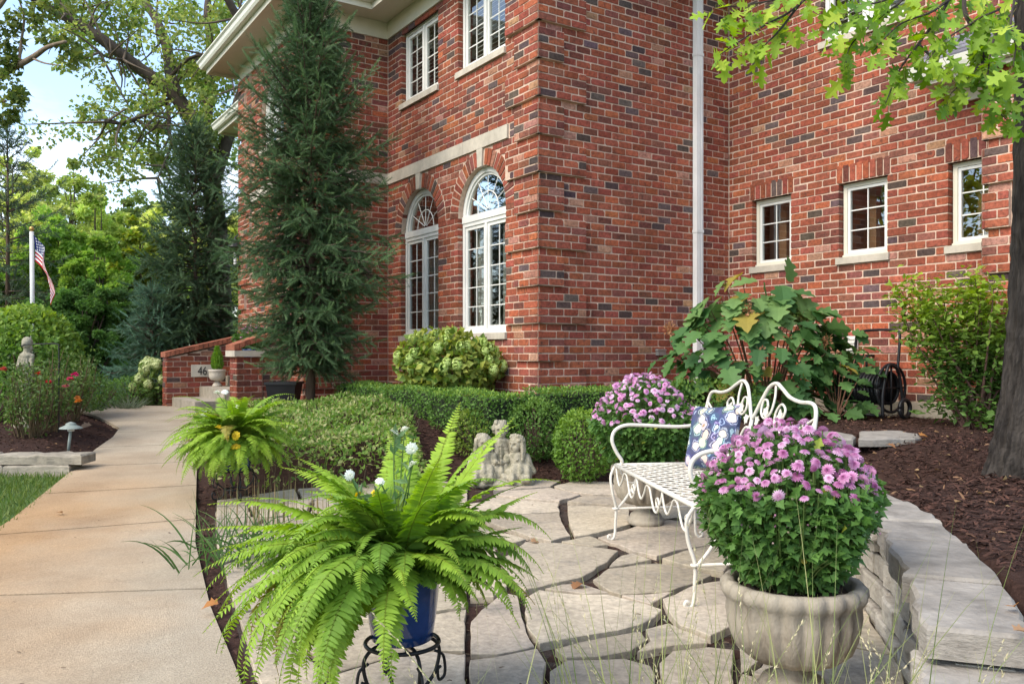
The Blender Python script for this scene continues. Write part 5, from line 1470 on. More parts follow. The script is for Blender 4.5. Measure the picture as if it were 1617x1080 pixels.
mb = MB(); a = np.linspace(0, 2 * math.pi, 21); tube(mb, ft.w(np.stack([.03 * np.cos(a), np.full(21, .135), 1.065 + .03 * np.sin(a)], 1)), .007, 6); tube(mb, ft.w([(0, .08, 1.065), (0, .14, 1.065)]), .007, 6); mb.build('hand_wheel', M['black_iron'], tap, smooth=True)
mb = MB(); tube(mb, ft.w(crv([(0, .125, .98), (.0, .125, .80), (.06, .2, .6), (.12, .3, .5)], 6)), .013, 8); tag(mb.build('hose_lead', M['black_plastic'], smooth=True), 'black hose hanging from the garden tap', 'hose')

# ------------------------------------------------------------------ black planter box by the steps
bpx = at(449, 628, 10.9)
bz = float(H(bpx[0], bpx[1]))
bp_ = thing('planter_box', 'square black planter box tucked under the spruce by the steps', 'planter', (bpx[0], bpx[1], bz))
mb = MB()
v = [(bpx[0] + sx_ * w_, bpx[1] + sy_ * w_, bz + z) for z, w_ in ((0, .145), (.34, .19)) for sx_, sy_ in ((-1, -1), (1, -1), (1, 1), (-1, 1))]
mb.add(v, BOXF); mb.build('box', M['black_plastic'], bp_)
mb = MB()
for a, b, c_, d in ((-.205, .205, -.205, -.175), (-.205, .205, .175, .205), (-.205, -.175, -.174, .174), (.175, .205, -.174, .174)): box(mb, bpx[0] + a, bpx[0] + b, bpx[1] + c_, bpx[1] + d, bz + .342, bz + .375)
mb.build('rim', M['black_plastic'], bp_)

# ------------------------------------------------------------------ lantern on the house
lp = FE.w([(LE - .02, .10, 2.72)])[0]
lan = thing('wall_lantern', 'black wall lantern on the brick corner behind the spruces', 'lantern', lp)
mb = MB()
for sx_ in (-1, 1):
    for sy_ in (-1, 1): tube(mb, [(lp[0] + sx_ * .075, lp[1] + sy_ * .075, lp[2] - .16), (lp[0] + sx_ * .095, lp[1] + sy_ * .095, lp[2] + .14)], .009, 6)
box(mb, lp[0] - .085, lp[0] + .085, lp[1] - .085, lp[1] + .085, lp[2] - .185, lp[2] - .16)
mb.build('cage', M['black_iron'], lan)
mb = MB(); lathe(mb, [(.13, .14), (.12, .16), (.05, .25), (.015, .30), (.004, .33)], lp, 12); mb.build('cap', M['black_iron'], lan)
mb = MB(); tube(mb, [lp + np.array([0, 0, -.15]), lp + np.array([0, 0, .05])], .03, 8); mb.build('candle', M['white_paint'], lan)
mb = MB(); tube(mb, crv([lp + np.array([0, 0, .3]), lp + np.array([.05, .03, .36]), lp + np.array([.14, .08, .30]), lp + np.array([.14, .09, .1])], 4), .01, 6); mb.build('bracket', M['black_iron'], lan)

# ------------------------------------------------------------------ left bed: statue, path light, hook
ls = at(42, 700, 9.3); lz = float(H(ls[0], ls[1])); LSX, LSY = ls[0], ls[1]
lady = thing('garden_statue', 'slender grey stone statue of a robed figure among the roses', 'statue', (LSX, LSY, lz))
B = []
hgt = 1.03
for t in np.linspace(0, 1, 14):
    w_ = .082 - .026 * t + (.012 * math.sin(t * 3.14)); B.append(((LSX + .01 * math.sin(t * 4), LSY, lz + .10 + t * .68), (w_, w_ * .8, .07), None))
B.append(((LSX, LSY, lz + .79), (.07, .05, .04), None))
limb(B, (LSX, LSY, lz + .80), (LSX, LSY, lz + .88), .03, .03)
for s_ in (-1, 1): limb(B, (LSX + s_ * .062, LSY, lz + .79), (LSX + s_ * .075, LSY - .03, lz + .66), .025, .022); limb(B, (LSX + s_ * .075, LSY - .03, lz + .66), (LSX + s_ * .02, LSY - .09, lz + .70), .025, .018)
B.append(((LSX, LSY - .005, lz + .925), (.047, .052, .062), None)); B.append(((LSX, LSY - .055, lz + .92), (.008, .01, .014), None)); B.append(((LSX, LSY + .012, lz + .945), (.055, .056, .056), None)); B.append(((LSX, LSY + .03, lz + .87), (.05, .04, .05), None))
remeshed('robed_figure', M['statue_stone'], lady, B, .009, lambda co, nn: co + nn * np.where(co[:, 2] < lz + .76, .005 * np.sin(np.arctan2(co[:, 1] - LSY, co[:, 0] - LSX) * 11), 0)[:, None])
mb = MB(); lathe(mb, [(.13, 0), (.13, .05), (.11, .06), (.11, .11)], (LSX, LSY, lz), 16); mb.build('plinth', M['statue_stone'], lady)

pp = at(112, 716, 8.15); pz = float(H(pp[0], pp[1]))
plg = thing('path_light', 'small bronze path light with mushroom hood in the mulch', 'path light', (pp[0], pp[1], pz))
mb = MB(); tube(mb, [(pp[0] - .03, pp[1], pz - .02), (pp[0], pp[1], pz + .25)], .015, 8); mb.build('stem', M['verdigris'], plg, smooth=True)
mb = MB(); lathe(mb, [(.105, .245), (.10, .255), (.055, .275), (.045, .283), (.048, .292), (.03, .30), (.006, .31)], (pp[0], pp[1], pz), 20, cap=False); mb.build('hood', M['verdigris'], plg, smooth=True)
mb = MB(); lathe(mb, [(.03, .22), (.032, .245)], (pp[0], pp[1], pz), 12); mb.build('lamp', M['white_paint'], plg)

sh_ = at(93, 706, 8.9); sz_ = float(H(sh_[0], sh_[1]))
hk = MB(); tube(hk, crv([(sh_[0], sh_[1], sz_ - .05), (sh_[0], sh_[1], sz_ + .5), (sh_[0] - .0, sh_[1], sz_ + .86), (sh_[0] - .02, sh_[1], sz_ + .93), (sh_[0] - .2, sh_[1], sz_ + .93), (sh_[0] - .35, sh_[1], sz_ + .925), (sh_[0] - .40, sh_[1], sz_ + .90)], 6), .007, 6)
tag(hk.build('shepherd_hook', M['black_iron'], smooth=True), 'thin black iron shepherd hook standing in the rose bed', 'garden hook')

# ------------------------------------------------------------------ flag
fp = at(50, 540, 14.0); fz = float(H(fp[0], fp[1]))
fl = thing('flagpole', 'white flagpole with gold ball behind the round bush', 'flagpole', (fp[0], fp[1], fz))
topz = at(50, 366, 14.0)[2]
mb = MB(); tube(mb, [(fp[0] + .03, fp[1], fz - .05), (fp[0], fp[1], topz)], .034, 12); mb.build('pole', M['white_paint'], fl, smooth=True)
M['gold'] = pbr('gold', (.55, .33, .10), rough=.35, metal=.7, vary=.1)
mb = MB(); lathe(mb, [(.01, 0), (.03, .02), (.04, .045), (.03, .075), (.008, .09)], (fp[0], fp[1], topz), 14); mb.build('ball', M['gold'], fl, smooth=True)
mb = MB()
hoist, fly = .95, 1.5
nu_, nv_ = 26, 60
def flag_pt(u, v):
    """hanging slack: v 0..1 down the hoist, u 0..1 along the fly; the fly falls and folds"""
    x = fp[0] + .04 + .33 * (1 - math.exp(-5 * u)) * (.6 + .4 * v) + .02 * math.sin(u * 7 + v * 4) * min(1, 4 * u)
    y = fp[1] - .02 + .05 * math.sin(u * 8 + v * 2.2)
    z = topz - .06 - hoist * .45 * v - fly * .50 * u - .02 * math.sin(u * 12)
    return np.array([x, y, z])
red, wht, blu = (.50, .012, .02), (.85, .83, .80), (.02, .03, .15)
for i in range(nv_):
    for j in range(nu_):
        u0, u1, v0, v1 = i / nv_, (i + 1) / nv_, j / nu_, (j + 1) / nu_
        c_ = blu if (u0 < .4 and v0 < 7 / 13) else (red if int(v0 * 13 + 1e-6) % 2 == 0 else wht)
        mb.add([flag_pt(u0, v0), flag_pt(u1, v0), flag_pt(u1, v1), flag_pt(u0, v1)], np.array([[0, 1, 2, 3]]), c_)
fo_ = tag(mb.build('flag', M['fabric']), 'red white and blue striped flag hanging slack from the white pole', 'flag')
mb = MB()
for r in range(9):
    for q in range(6 if r % 2 == 0 else 5):
        u = .4 * ((q * 2 + 1 + (r % 2)) / 12); v = 7 / 13 * (r + 1) / 10
        c_ = flag_pt(u, v); du = nrm(flag_pt(u + .01, v) - c_); dv_ = nrm(flag_pt(u, v + .01) - c_); nn = nrm(np.cross(du, dv_)); nn = nn if nn[1] < 0 else -nn
        pts = [c_ + nn * .004 + (du * math.cos(a) + dv_ * math.sin(a)) * (.021 if k % 2 == 0 else .009) for k, a in enumerate(np.linspace(0, 2 * math.pi, 10, endpoint=False))]
        mb.add(pts, [tuple(range(10))], (.8, .8, .8))
mb.build('stars', M['fabric'], fo_)
# ------------------------------------------------------------------ vegetation builders
UPZ = np.array([0, 0, 1.0])
def hz(x, y): return float(H(np.array([x]), np.array([y]))[0])

def shell_points(n, c, r, lo=.72, zmin=-1.0):
    d = rdir(n); d[:, 2] = np.where(d[:, 2] < zmin, -d[:, 2], d[:, 2])
    k = lo + (1 - lo) * rng.random((n, 1)) ** .6
    return np.array(c) + d * np.array(r) * k, d

def lump(d, seed, amp, f=2.2):
    """uneven outline: a few smooth bulges by direction"""
    g = np.random.default_rng(seed); A = g.normal(size=(7, 3)); A /= np.linalg.norm(A, axis=1, keepdims=True)
    w = g.uniform(-1, 1, 7)
    return 1 + amp * (np.exp((d @ A.T - 1) * 5) * w).sum(1, keepdims=True) * f * .5

def twigs_in(mb, base, pts, r0, tint):
    for p in pts:
        b = np.array(base); m = b + (np.array(p) - b) * .5 + rng.normal(0, .03, 3) * np.linalg.norm(np.array(p) - b)
        tube(mb, crv([b, m, p], 3), np.linspace(r0, r0 * .25, 7), 5, tint, cap=False)

def bush(name, label, cat, c, r, n, size, t0, t1, group=None, tmpl=LEAF2, lo=.7, top=None, core=True, amp=.14, seed=1, zcut=None, twig=(.09, .06, .04), base=None):
    """a rounded shrub: leaves spread through the outer shell, twigs inside"""
    c = np.array(c, float); r = np.array(r, float)
    bz_ = base if base is not None else hz(c[0], c[1])
    t = thing(name, label, cat, (c[0], c[1], bz_), group)
    d = rdir(n); k = lo + (1 - lo) * rng.random((n, 1)) ** .7
    P = c + d * r * k * lump(d, seed, amp)
    keep = P[:, 2] > (bz_ + .01 if zcut is None else zcut); P, d = P[keep], d[keep]; m = len(P)
    D = nrm(d * .55 + rng.normal(0, .6, (m, 3)) + UPZ * .25); Nn_ = nrm(d + UPZ * .5 + rng.normal(0, .35, (m, 3)))
    tt = mixt(t0, t1, m)
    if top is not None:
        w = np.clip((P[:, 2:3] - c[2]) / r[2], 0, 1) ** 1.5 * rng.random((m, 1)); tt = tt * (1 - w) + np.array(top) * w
    mb = MB(); scatter(mb, tmpl[0], tmpl[1], P, D, Nn_, size * rng.uniform(.7, 1.25, m), tt)
    mb.build('foliage', M['leaf'], t)
    if core:
        mb = MB(); dd = rdir(26); dd[:, 2] = np.abs(dd[:, 2])
        twigs_in(mb, (c[0], c[1], bz_ - .02), c + dd * r * .8, .012, twig); mb.build('stems', M['bark'], t)
    return t

def sprig(nn, nl, w, seed):
    """a needled shoot one unit long"""
    g = np.random.default_rng(seed); V = []; F = []
    for i in range(nn):
        y = .02 + .95 * i / nn; a = i * 2.4 + g.normal(0, .3); e = g.uniform(.55, .95)
        d = np.array([math.cos(a) * math.sin(e), math.cos(e), math.sin(a) * math.sin(e)]); s = nrm(np.cross(d, [0.3, .1, 1]))
        b = np.array([0, y, 0]); L_ = nl * (1 - .35 * y) * g.uniform(.85, 1.1)
        k = len(V); V += [b - s * w, b + s * w, b + d * L_]; F.append([k, k + 1, k + 2])
    k = len(V); V += [(-.012, 0, 0), (.012, 0, 0), (0, 1, 0), (0, 0, .014)]; F += [[k, k + 1, k + 2], [k, k + 3, k + 2]]
    return np.array(V), np.array(F)
SPRIG = sprig(27, .25, .023, 3)
SPRIGF = sprig(14, .30, .03, 4)

def conifer(name, label, x, y, z, h, rad, t0, t1, whorl=.2, nb=7, sp=.16, tmpl=SPRIG, bare=0.0, droop=.35, seed=0, group=None, extra=(), step=.085, curl=.4):
    """trunk, tiers of drooping boughs, each bough feathered with needled shoots; rad(f) = reach at height fraction f"""
    t = thing(name, label, 'tree', (x, y, z), group); g = np.random.default_rng(seed)
    tr = MB(); tube(tr, [(x, y, z - .1), (x + .01, y, z + h * .5), (x, y, z + h)], [max(.012 * h, .03), .007 * h, .008], 9, (.10, .065, .045)); tr.build('trunk', M['bark'], t, smooth=True)
    bm_, nd = MB(), MB(); P, D, S, TB = [], [], [], []
    boughs = []
    zz = bare
    while zz < h - .08:
        f = zz / h; r = rad(f); k = max(3, int(nb * (1 - .4 * f)))
        a0 = g.uniform(0, 6.28)
        for i in range(k): boughs.append((zz + g.uniform(-.5, .5) * whorl, a0 + i * 6.283 / k + g.normal(0, .25), r * g.uniform(.48, 1.25)))
        zz += whorl * (1 - .35 * f)
    boughs += list(extra)
    for zb_, a, L_ in boughs:
        if L_ < .05: continue
        dr = np.array([math.cos(a), math.sin(a)]); n = max(4, int(L_ / .1) + 2)
        q = np.linspace(0, 1, n); asc = max(0, zb_ / h - .42) * 1.5; dz = L_ * (.12 * q + asc * q - max(droop - asc, 0) * q ** 1.5 + curl * droop * q ** 3)
        pts = np.c_[x + dr[0] * L_ * q, y + dr[1] * L_ * q, z + zb_ + dz] + g.normal(0, .012, (n, 3)) * q[:, None]
        tube(bm_, pts, np.linspace(.012 + .006 * L_, .003, n), 5, (.09, .06, .045), cap=False)
        tg = nrm(np.gradient(pts, axis=0)); s = 0.0; cnt = max(2, int(L_ * .88 / step))
        for j in range(cnt):
            qq = .14 + .86 * (j + g.random() * .6) / cnt; i0 = min(int(qq * (n - 1)), n - 2); fr_ = qq * (n - 1) - i0
            p = pts[i0] + (pts[i0 + 1] - pts[i0]) * fr_; tn = tg[i0]; side = nrm(np.cross(tn, UPZ))
            for sg in (-1, 1):
                ln = sp * g.uniform(.75, 1.25) * (1.25 - .5 * qq)
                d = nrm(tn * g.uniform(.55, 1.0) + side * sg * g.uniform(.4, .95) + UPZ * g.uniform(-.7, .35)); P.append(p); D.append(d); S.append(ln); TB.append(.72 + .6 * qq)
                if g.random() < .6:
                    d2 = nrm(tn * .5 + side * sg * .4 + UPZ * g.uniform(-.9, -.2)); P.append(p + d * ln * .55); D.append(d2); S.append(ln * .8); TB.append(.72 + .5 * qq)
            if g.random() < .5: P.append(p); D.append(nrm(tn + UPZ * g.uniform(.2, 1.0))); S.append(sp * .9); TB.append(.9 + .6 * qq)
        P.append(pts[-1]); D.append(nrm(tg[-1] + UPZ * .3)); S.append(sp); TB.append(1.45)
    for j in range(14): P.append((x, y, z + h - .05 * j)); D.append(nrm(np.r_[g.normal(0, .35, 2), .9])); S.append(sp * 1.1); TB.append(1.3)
    P, D, S = np.array(P), np.array(D), np.array(S)
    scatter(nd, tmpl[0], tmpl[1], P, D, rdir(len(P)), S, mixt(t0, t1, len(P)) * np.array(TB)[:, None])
    bm_.build('boughs', M['bark'], t); nd.build('needles', M['needle'], t)
    return t

def crown_leaves(mb, clumps, per, size, t0, t1, tmpl=LEAFW, flat=.7):
    C = np.repeat(np.array([c for c, r in clumps]), per, 0); Rr = np.repeat(np.array([r for c, r in clumps]), per)
    n = len(C); d = rdir(n); k = rng.random((n, 1)) ** .45
    P = C + d * k * (Rr[:, None] * np.array([1, 1, flat]))
    tone = np.repeat(rng.normal(1, .16, len(clumps)), per)[:, None]
    scatter(mb, tmpl[0], tmpl[1], P, nrm(d + rng.normal(0, .7, (n, 3)) - UPZ * .3), nrm(UPZ + rng.normal(0, .55, (n, 3))), size * rng.uniform(.6, 1.3, n), np.clip(mixt(t0, t1, n) * tone, .005, 1))

LEAFD = (np.array([(0, 0, 0), (-.36, .45, .10), (0, 1, -.06), (.36, .45, .10)], float), np.array([[0, 2, 1], [0, 3, 2]]))
def bg_tree(name, label, x, y, h, cr, t0, t1, per=230, nclump=115, size=.2, group=None, low=.3, seed=0, ctr=None, lean=(0, 0)):
    """trunk and limbs carrying separate clumps of leaves"""
    z = hz(x, y); t = thing(name, label, 'tree', (x, y, z), group); g = np.random.default_rng(seed)
    br = MB(); top = np.array([x + lean[0], y + lean[1], z + h * .9])
    tp = crv([(x, y, z - .2), (x + lean[0] * .3, y + lean[1] * .3, z + h * .35), top], 6); tr = max(.018 * h, .05)
    tube(br, tp, np.linspace(tr, tr * .15, len(tp)), 9, (.10, .075, .055))
    cl = []
    c0 = np.array([x + lean[0] * .7, y + lean[1] * .7, z + h * (low + 1) / 2]); rr = np.array([cr, cr, h * (1 - low) / 2])
    for i in range(nclump):
        d = nrm(g.normal(size=3)); k = g.random() ** .4
        p = c0 + d * rr * k * (1 if g.random() < .8 else 1.12); cl.append((p, cr * g.uniform(.10, .24)))
        q = np.clip((p[2] - z) / h - .22, .1, .85); a = tp[int(q * (len(tp) - 1))]
        if i % 4 == 0: tube(br, crv([a, (a + p) / 2 + g.normal(0, .06, 3) * cr - UPZ * .04 * cr, p], 3), np.linspace(tr * .35, .012, 7), 5, (.10, .075, .055), cap=False)
    br.build('trunk', M['bark'], t)
    lf = MB(); crown_leaves(lf, cl, int(per * .74), size * .66, t0, t1, tmpl=LEAFD); lf.build('crown', M['far_leaf'], t)
    return t

# ------------------------------------------------------------------ the spruces
sx1, sy1 = at(490, 600, 10.35)[:2]
def rad1(f):
    return float(np.interp(f, [0, .1, .19, .30, .36, .51, .587, .66, .73, .80, .87, .95, 1], [.34, .46, .68, .88, .93, .92, .86, .72, .56, .42, .32, .17, .03]))
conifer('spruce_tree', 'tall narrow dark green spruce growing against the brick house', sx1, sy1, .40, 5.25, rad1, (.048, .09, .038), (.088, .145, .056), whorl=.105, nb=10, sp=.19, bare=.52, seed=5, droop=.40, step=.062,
        extra=[(1.62, -.05, 1.1), (1.75, .15, 1.15), (1.95, -.22, 1.0), (1.5, -.3, .9), (1.55, .1, .95), (2.15, .05, .95), (1.3, -.1, .7)])
sx2, sy2 = at(308, 540, 15.2)[:2]
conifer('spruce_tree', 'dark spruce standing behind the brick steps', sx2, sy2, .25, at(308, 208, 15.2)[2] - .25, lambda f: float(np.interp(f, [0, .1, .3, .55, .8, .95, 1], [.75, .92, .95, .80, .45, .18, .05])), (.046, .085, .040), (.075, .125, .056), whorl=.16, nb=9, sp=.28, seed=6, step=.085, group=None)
sx3, sy3 = at(240, 600, 14.6)[:2]
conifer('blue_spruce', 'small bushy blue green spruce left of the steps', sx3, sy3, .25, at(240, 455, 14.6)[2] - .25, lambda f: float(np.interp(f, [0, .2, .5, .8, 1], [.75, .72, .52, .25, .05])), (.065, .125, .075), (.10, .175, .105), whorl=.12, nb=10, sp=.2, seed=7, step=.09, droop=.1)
sx4, sy4 = at(12, 480, 24)[:2]
conifer('pine_tree', 'shaggy grey green pine at the far left edge', sx4, sy4, .25, at(12, 195, 24)[2] - .25, lambda f: float(np.interp(f, [0, .3, .6, .85, 1], [2.0, 1.9, 1.3, .7, .1])), (.05, .085, .045), (.085, .12, .06), whorl=.5, nb=7, sp=.42, tmpl=SPRIGF, bare=1.2, seed=8, step=.2, droop=.25)

# ------------------------------------------------------------------ trees and woods behind
YG0, YG1 = (.36, .45, .11), (.62, .62, .22)
MG0, MG1 = (.18, .31, .06), (.33, .44, .10)  # both pairs above natural leaf colour: sunlight on the woods painted in
DG0, DG1 = (.075, .15, .04), (.13, .23, .055)
def bt_at(u, Y, vtop, wpx, label, t0, t1, seed, **kw):
    p = at(u, vtop, Y); x = p[0]; h = p[2] - hz(x, Y)
    bg_tree('woodland_tree', label, x, Y, h, wpx / FPX * Y, t0, t1, seed=seed, group='trees beyond the garden', **kw)
bt_at(20, 46, 235, 70, 'pale yellow green tree behind the pine', YG0, YG1, 21, size=.34, low=.12)
bt_at(112, 43, 268, 62, 'pale sunlit tree right of the flagpole in the distance', YG0, (.25, .30, .09), 22, size=.32, low=.1)
bt_at(195, 45, 292, 60, 'tall pale green distant tree in the middle of the woods', (.13, .2, .06), (.24, .29, .08), 23, size=.32, low=.1)
bt_at(280, 42, 300, 62, 'pale green distant tree left of the dark spruce', YG0, YG1, 24, size=.3, low=.1)
bt_at(352, 40, 330, 50, 'distant pale tree glimpsed between dark spruce and house', YG0, YG1, 25, size=.3, low=.1)
bt_at(60, 40, 285, 62, 'tall pale tree filling the gap behind the flag', YG0, YG1, 34, size=.3, low=.05)
bt_at(240, 38, 312, 60, 'pale yellow green tree filling the gap left of the spruce', YG0, YG1, 35, size=.3, low=.05)
bt_at(150, 36, 300, 60, 'light green tree behind the centre of the woods', (.26, .37, .08), (.46, .5, .15), 36, size=.28, low=.05)
bt_at(85, 27, 330, 58, 'mid green broad tree directly behind the flag', MG0, MG1, 26, size=.21, low=.1, per=260)
bt_at(160, 24, 372, 55, 'mid green leafy tree centred between flag and spruce', MG0, MG1, 27, size=.19, low=.08, per=280)
bt_at(222, 26, 345, 45, 'green tree with yellowing leaves beside the dark spruce', (.11, .19, .03), (.30, .30, .05), 28, size=.19, low=.1)
bt_at(10, 25, 395, 50, 'mid green tree below the pine at the left edge', MG0, MG1, 29, size=.2, low=.05)
bt_at(140, 17.5, 440, 52, 'dark green understory tree behind the round bush', DG0, DG1, 30, size=.11, low=.02, per=330)
bt_at(195, 18.2, 455, 40, 'dark understory tree beside the small blue spruce', DG0, (.09, .15, .04), 31, size=.11, low=.02, per=300)
bt_at(80, 18.0, 470, 55, 'low dark leafy understory tree behind the roses', DG0, DG1, 32, size=.11, low=.02, per=300)
bt_at(290, 22, 420, 40, 'shadowed small tree behind the dark spruce', DG0, MG1, 33, size=.15, low=.02)
# out to the left, where the windows mirror them
for i, (x, y, h, c_) in enumerate(((-15, 8.2, 11, 3.4), (-19, 14, 13, 4.2), (-16, 2.0, 10, 3.2), (-23, 7, 14, 4.5))):
    bg_tree('woodland_tree', ['leafy tree on the lawn left of the view', 'tall tree left of the pine', 'tree on the front lawn behind the viewer', 'tall tree far across the lawn'][i], x, y, h, c_, (.12, .19, .03), (.30, .32, .06), per=150, nclump=50, size=.34, low=.15, seed=50 + i, group='trees across the lawn')

# the old oak: limbs traced in space, leaves in clumps along them
oy = 22.0
ob_ = at(352, 560, oy)
oak = thing('oak_tree', 'old oak with leaning trunk and crooked limbs above the dark spruce', 'tree', (ob_[0], ob_[1], hz(ob_[0], ob_[1])))
def opath(pts): return crv([at(u, v, Y) for u, v, Y in pts], 5)
limbs = [([(352, 560, 22), (345, 400, 22), (335, 300, 22), (318, 220, 22), (296, 178, 22), (268, 143, 21.8), (218, 107, 21.5), (160, 62, 21), (108, 30, 20.8), (55, 0, 20.5), (20, -40, 20)], .36, .08),
         ([(292, 172, 22), (272, 130, 22.3), (264, 78, 22.6), (250, 38, 23), (228, 0, 23.2), (215, -40, 23.5)], .21, .09),
         ([(322, 215, 22), (330, 150, 22.5), (332, 70, 23), (327, 20, 23.2), (335, -40, 23.4)], .2, .08),
         ([(150, 58, 21), (128, 40, 21.2), (100, 15, 21.5), (90, -20, 21.7)], .12, .06),
         ([(410, 75, 21), (388, 50, 20.6), (372, 22, 20.3), (352, -15, 20)], .17, .09), ([(335, 300, 22), (372, 180, 21.5), (410, 75, 21)], .2, .17),
         ([(264, 160, 21.9), (240, 172, 21.2), (215, 188, 20.6), (190, 195, 20), (165, 192, 19.6)], .10, .03),
         ([(266, 166, 21.8), (267, 205, 21.2), (270, 228, 20.9), (258, 262, 20.5), (248, 284, 20.2)], .07, .02),
         ([(244, 150, 22), (300, 92, 21.2), (345, 90, 20.8), (362, 78, 20.6)], .06, .02),
         ([(215, 188, 20.6), (240, 205, 20.4), (252, 190, 20.2)], .05, .02),
         ([(218, 107, 21.5), (195, 95, 21), (172, 92, 20.6), (150, 78, 20.2)], .05, .015)]
br = MB(); tips = []
for pts, r0, r1 in limbs:
    p = opath(pts); tube(br, p, np.linspace(r0 * .80, r1 * .9, len(p)), 10, (.075, .056, .042))
    tips += [(q, r0) for q in p[len(p) // 3::4]]
og = np.random.default_rng(77)
clumps = []
for q, r0 in tips:
    if q[2] < 5.0: continue
    for k in range(3):
        d = nrm(og.normal(size=3)); d[1] *= .9; L_ = og.uniform(.6, 1.9); e = q + d * L_
        u = CX + FPX * e[0] / e[1]; v = HY - FPX * (e[2] - CH) / e[1]
        tube(br, crv([q, (q + e) / 2 + og.normal(0, .12, 3), e], 3), np.linspace(.035, .008, 7), 5, (.12, .09, .065), cap=False)
        clumps.append((e, og.uniform(.28, .55)))
        if og.random() < .4: clumps.append((e + og.normal(0, .45, 3), og.uniform(.2, .4)))
for u, v, Y, r in ((120, 165, 20, .5), (95, 190, 20, .4), (140, 195, 19.8, .55), (185, 215, 19.8, .5), (150, 150, 20, .45), (230, 150, 20.5, .6), (240, 250, 20.2, .35), (290, 60, 22, .8), (320, 120, 22, .8), (345, 150, 22, .7), (355, 180, 21, .7), (200, 40, 21, .6), (160, 20, 21, .6), (300, 20, 22, .9), (365, 110, 21.5, .6), (90, 20, 20.5, .5), (270, 100, 22, .6), (120, 245, 20, .35), (335, 205, 21.5, .6)):
    clumps.append((at(u, v, Y), r))
br.build('trunk', M['bark'], oak, smooth=True)
clumps = [(c_ + np.array([0, .7, 0]), r_) for c_, r_ in clumps]
lf = MB(); crown_leaves(lf, clumps, 110, .115, (.13, .22, .05), (.34, .36, .11), flat=.75); lf.build('crown', M['far_leaf'], oak)
# a second tree whose bare branch enters from the left
b2 = at(-90, 560, 18)
lt = thing('branching_tree', 'thin crooked branches reaching in from the left edge under the sky', 'tree', (b2[0], b2[1], hz(b2[0], b2[1])))
br = MB(); cl2 = []
for pts, r0, r1 in (([(-90, 600, 18), (-95, 400, 18), (-80, 220, 18)], .25, .16), ([(-80, 220, 18), (-30, 140, 17.8), (0, 120, 17.6), (50, 92, 17.3), (75, 75, 17), (104, 66, 16.8)], .10, .03), ([(30, 104, 17.4), (33, 70, 17.4), (38, 30, 17.3), (30, 0, 17.2)], .035, .015), ([(50, 92, 17.3), (70, 100, 17), (95, 104, 16.8)], .025, .01), ([(-80, 220, 18), (-20, 170, 17.5), (10, 160, 17.3)], .05, .02), ([(-85, 250, 18), (-40, 60, 18), (0, 10, 17.8), (20, -20, 17.6)], .08, .03)):
    p = opath(pts); tube(br, p, np.linspace(r0, r1, len(p)), 8, (.2, .15, .105))
for u, v, r in ((12, 130, .3), (22, 165, .28), (15, 60, .35), (40, 30, .3), (8, 40, .3), (75, 60, .22), (105, 70, .25), (118, 95, .2), (60, 20, .35), (90, 8, .35), (10, 185, .2), (30, 150, .18), (20, 100, .15), (5, 90, .25)):
    cl2.append((at(u, v, 17.4), r))
br.build('trunk', M['bark'], lt, smooth=True)
lf = MB(); crown_leaves(lf, cl2, 95, .13, (.07, .12, .03), (.2, .22, .06)); lf.build('crown', M['far_leaf'], lt)

# ------------------------------------------------------------------ left bed
c = at(42, 560, 10.9)
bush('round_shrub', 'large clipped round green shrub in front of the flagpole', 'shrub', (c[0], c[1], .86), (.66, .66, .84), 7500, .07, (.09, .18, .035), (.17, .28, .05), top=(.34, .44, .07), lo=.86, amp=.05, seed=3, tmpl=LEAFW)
c = at(118, 610, 11.4); bush('low_shrub', 'small dark shrub right of the round shrub', 'shrub', (c[0], c[1], .55), (.45, .45, .4), 1500, .05, DG0, MG0, seed=4)
c = at(158, 622, 12.6); bush('boxwood_ball', 'low clipped boxwood ball at the far bend of the walk', 'shrub', (c[0], c[1], .45), (.36, .36, .26), 1500, .035, (.06, .12, .03), (.10, .18, .04), seed=5)
c = at(205, 625, 13.2); bush('boxwood_ball', 'boxwood ball between the walk and the small blue spruce', 'shrub', (c[0], c[1], .47), (.38, .38, .25), 1400, .04, DG0, MG0, seed=6)
c = at(0, 665, 9.8); bush('boxwood_ball', 'bright green boxwood cut by the left edge of view', 'shrub', (c[0] - .1, c[1], .5), (.35, .35, .4), 1500, .04, (.08, .17, .03), (.13, .24, .04), seed=7)
for (u, v, Y, lab) in ((92, 640, 12.0, 'leafy rose shrub behind the iron hook'), (20, 620, 11.2, 'leafy rose shrub behind the robed statue')):
    c = at(u, v, Y); bush('rose_bush', lab, 'rose bush', (c[0], c[1], .72), (.5, .4, .5), 1300, .05, (.06, .12, .03), (.12, .2, .045), seed=8 + u, lo=.35, amp=.3)
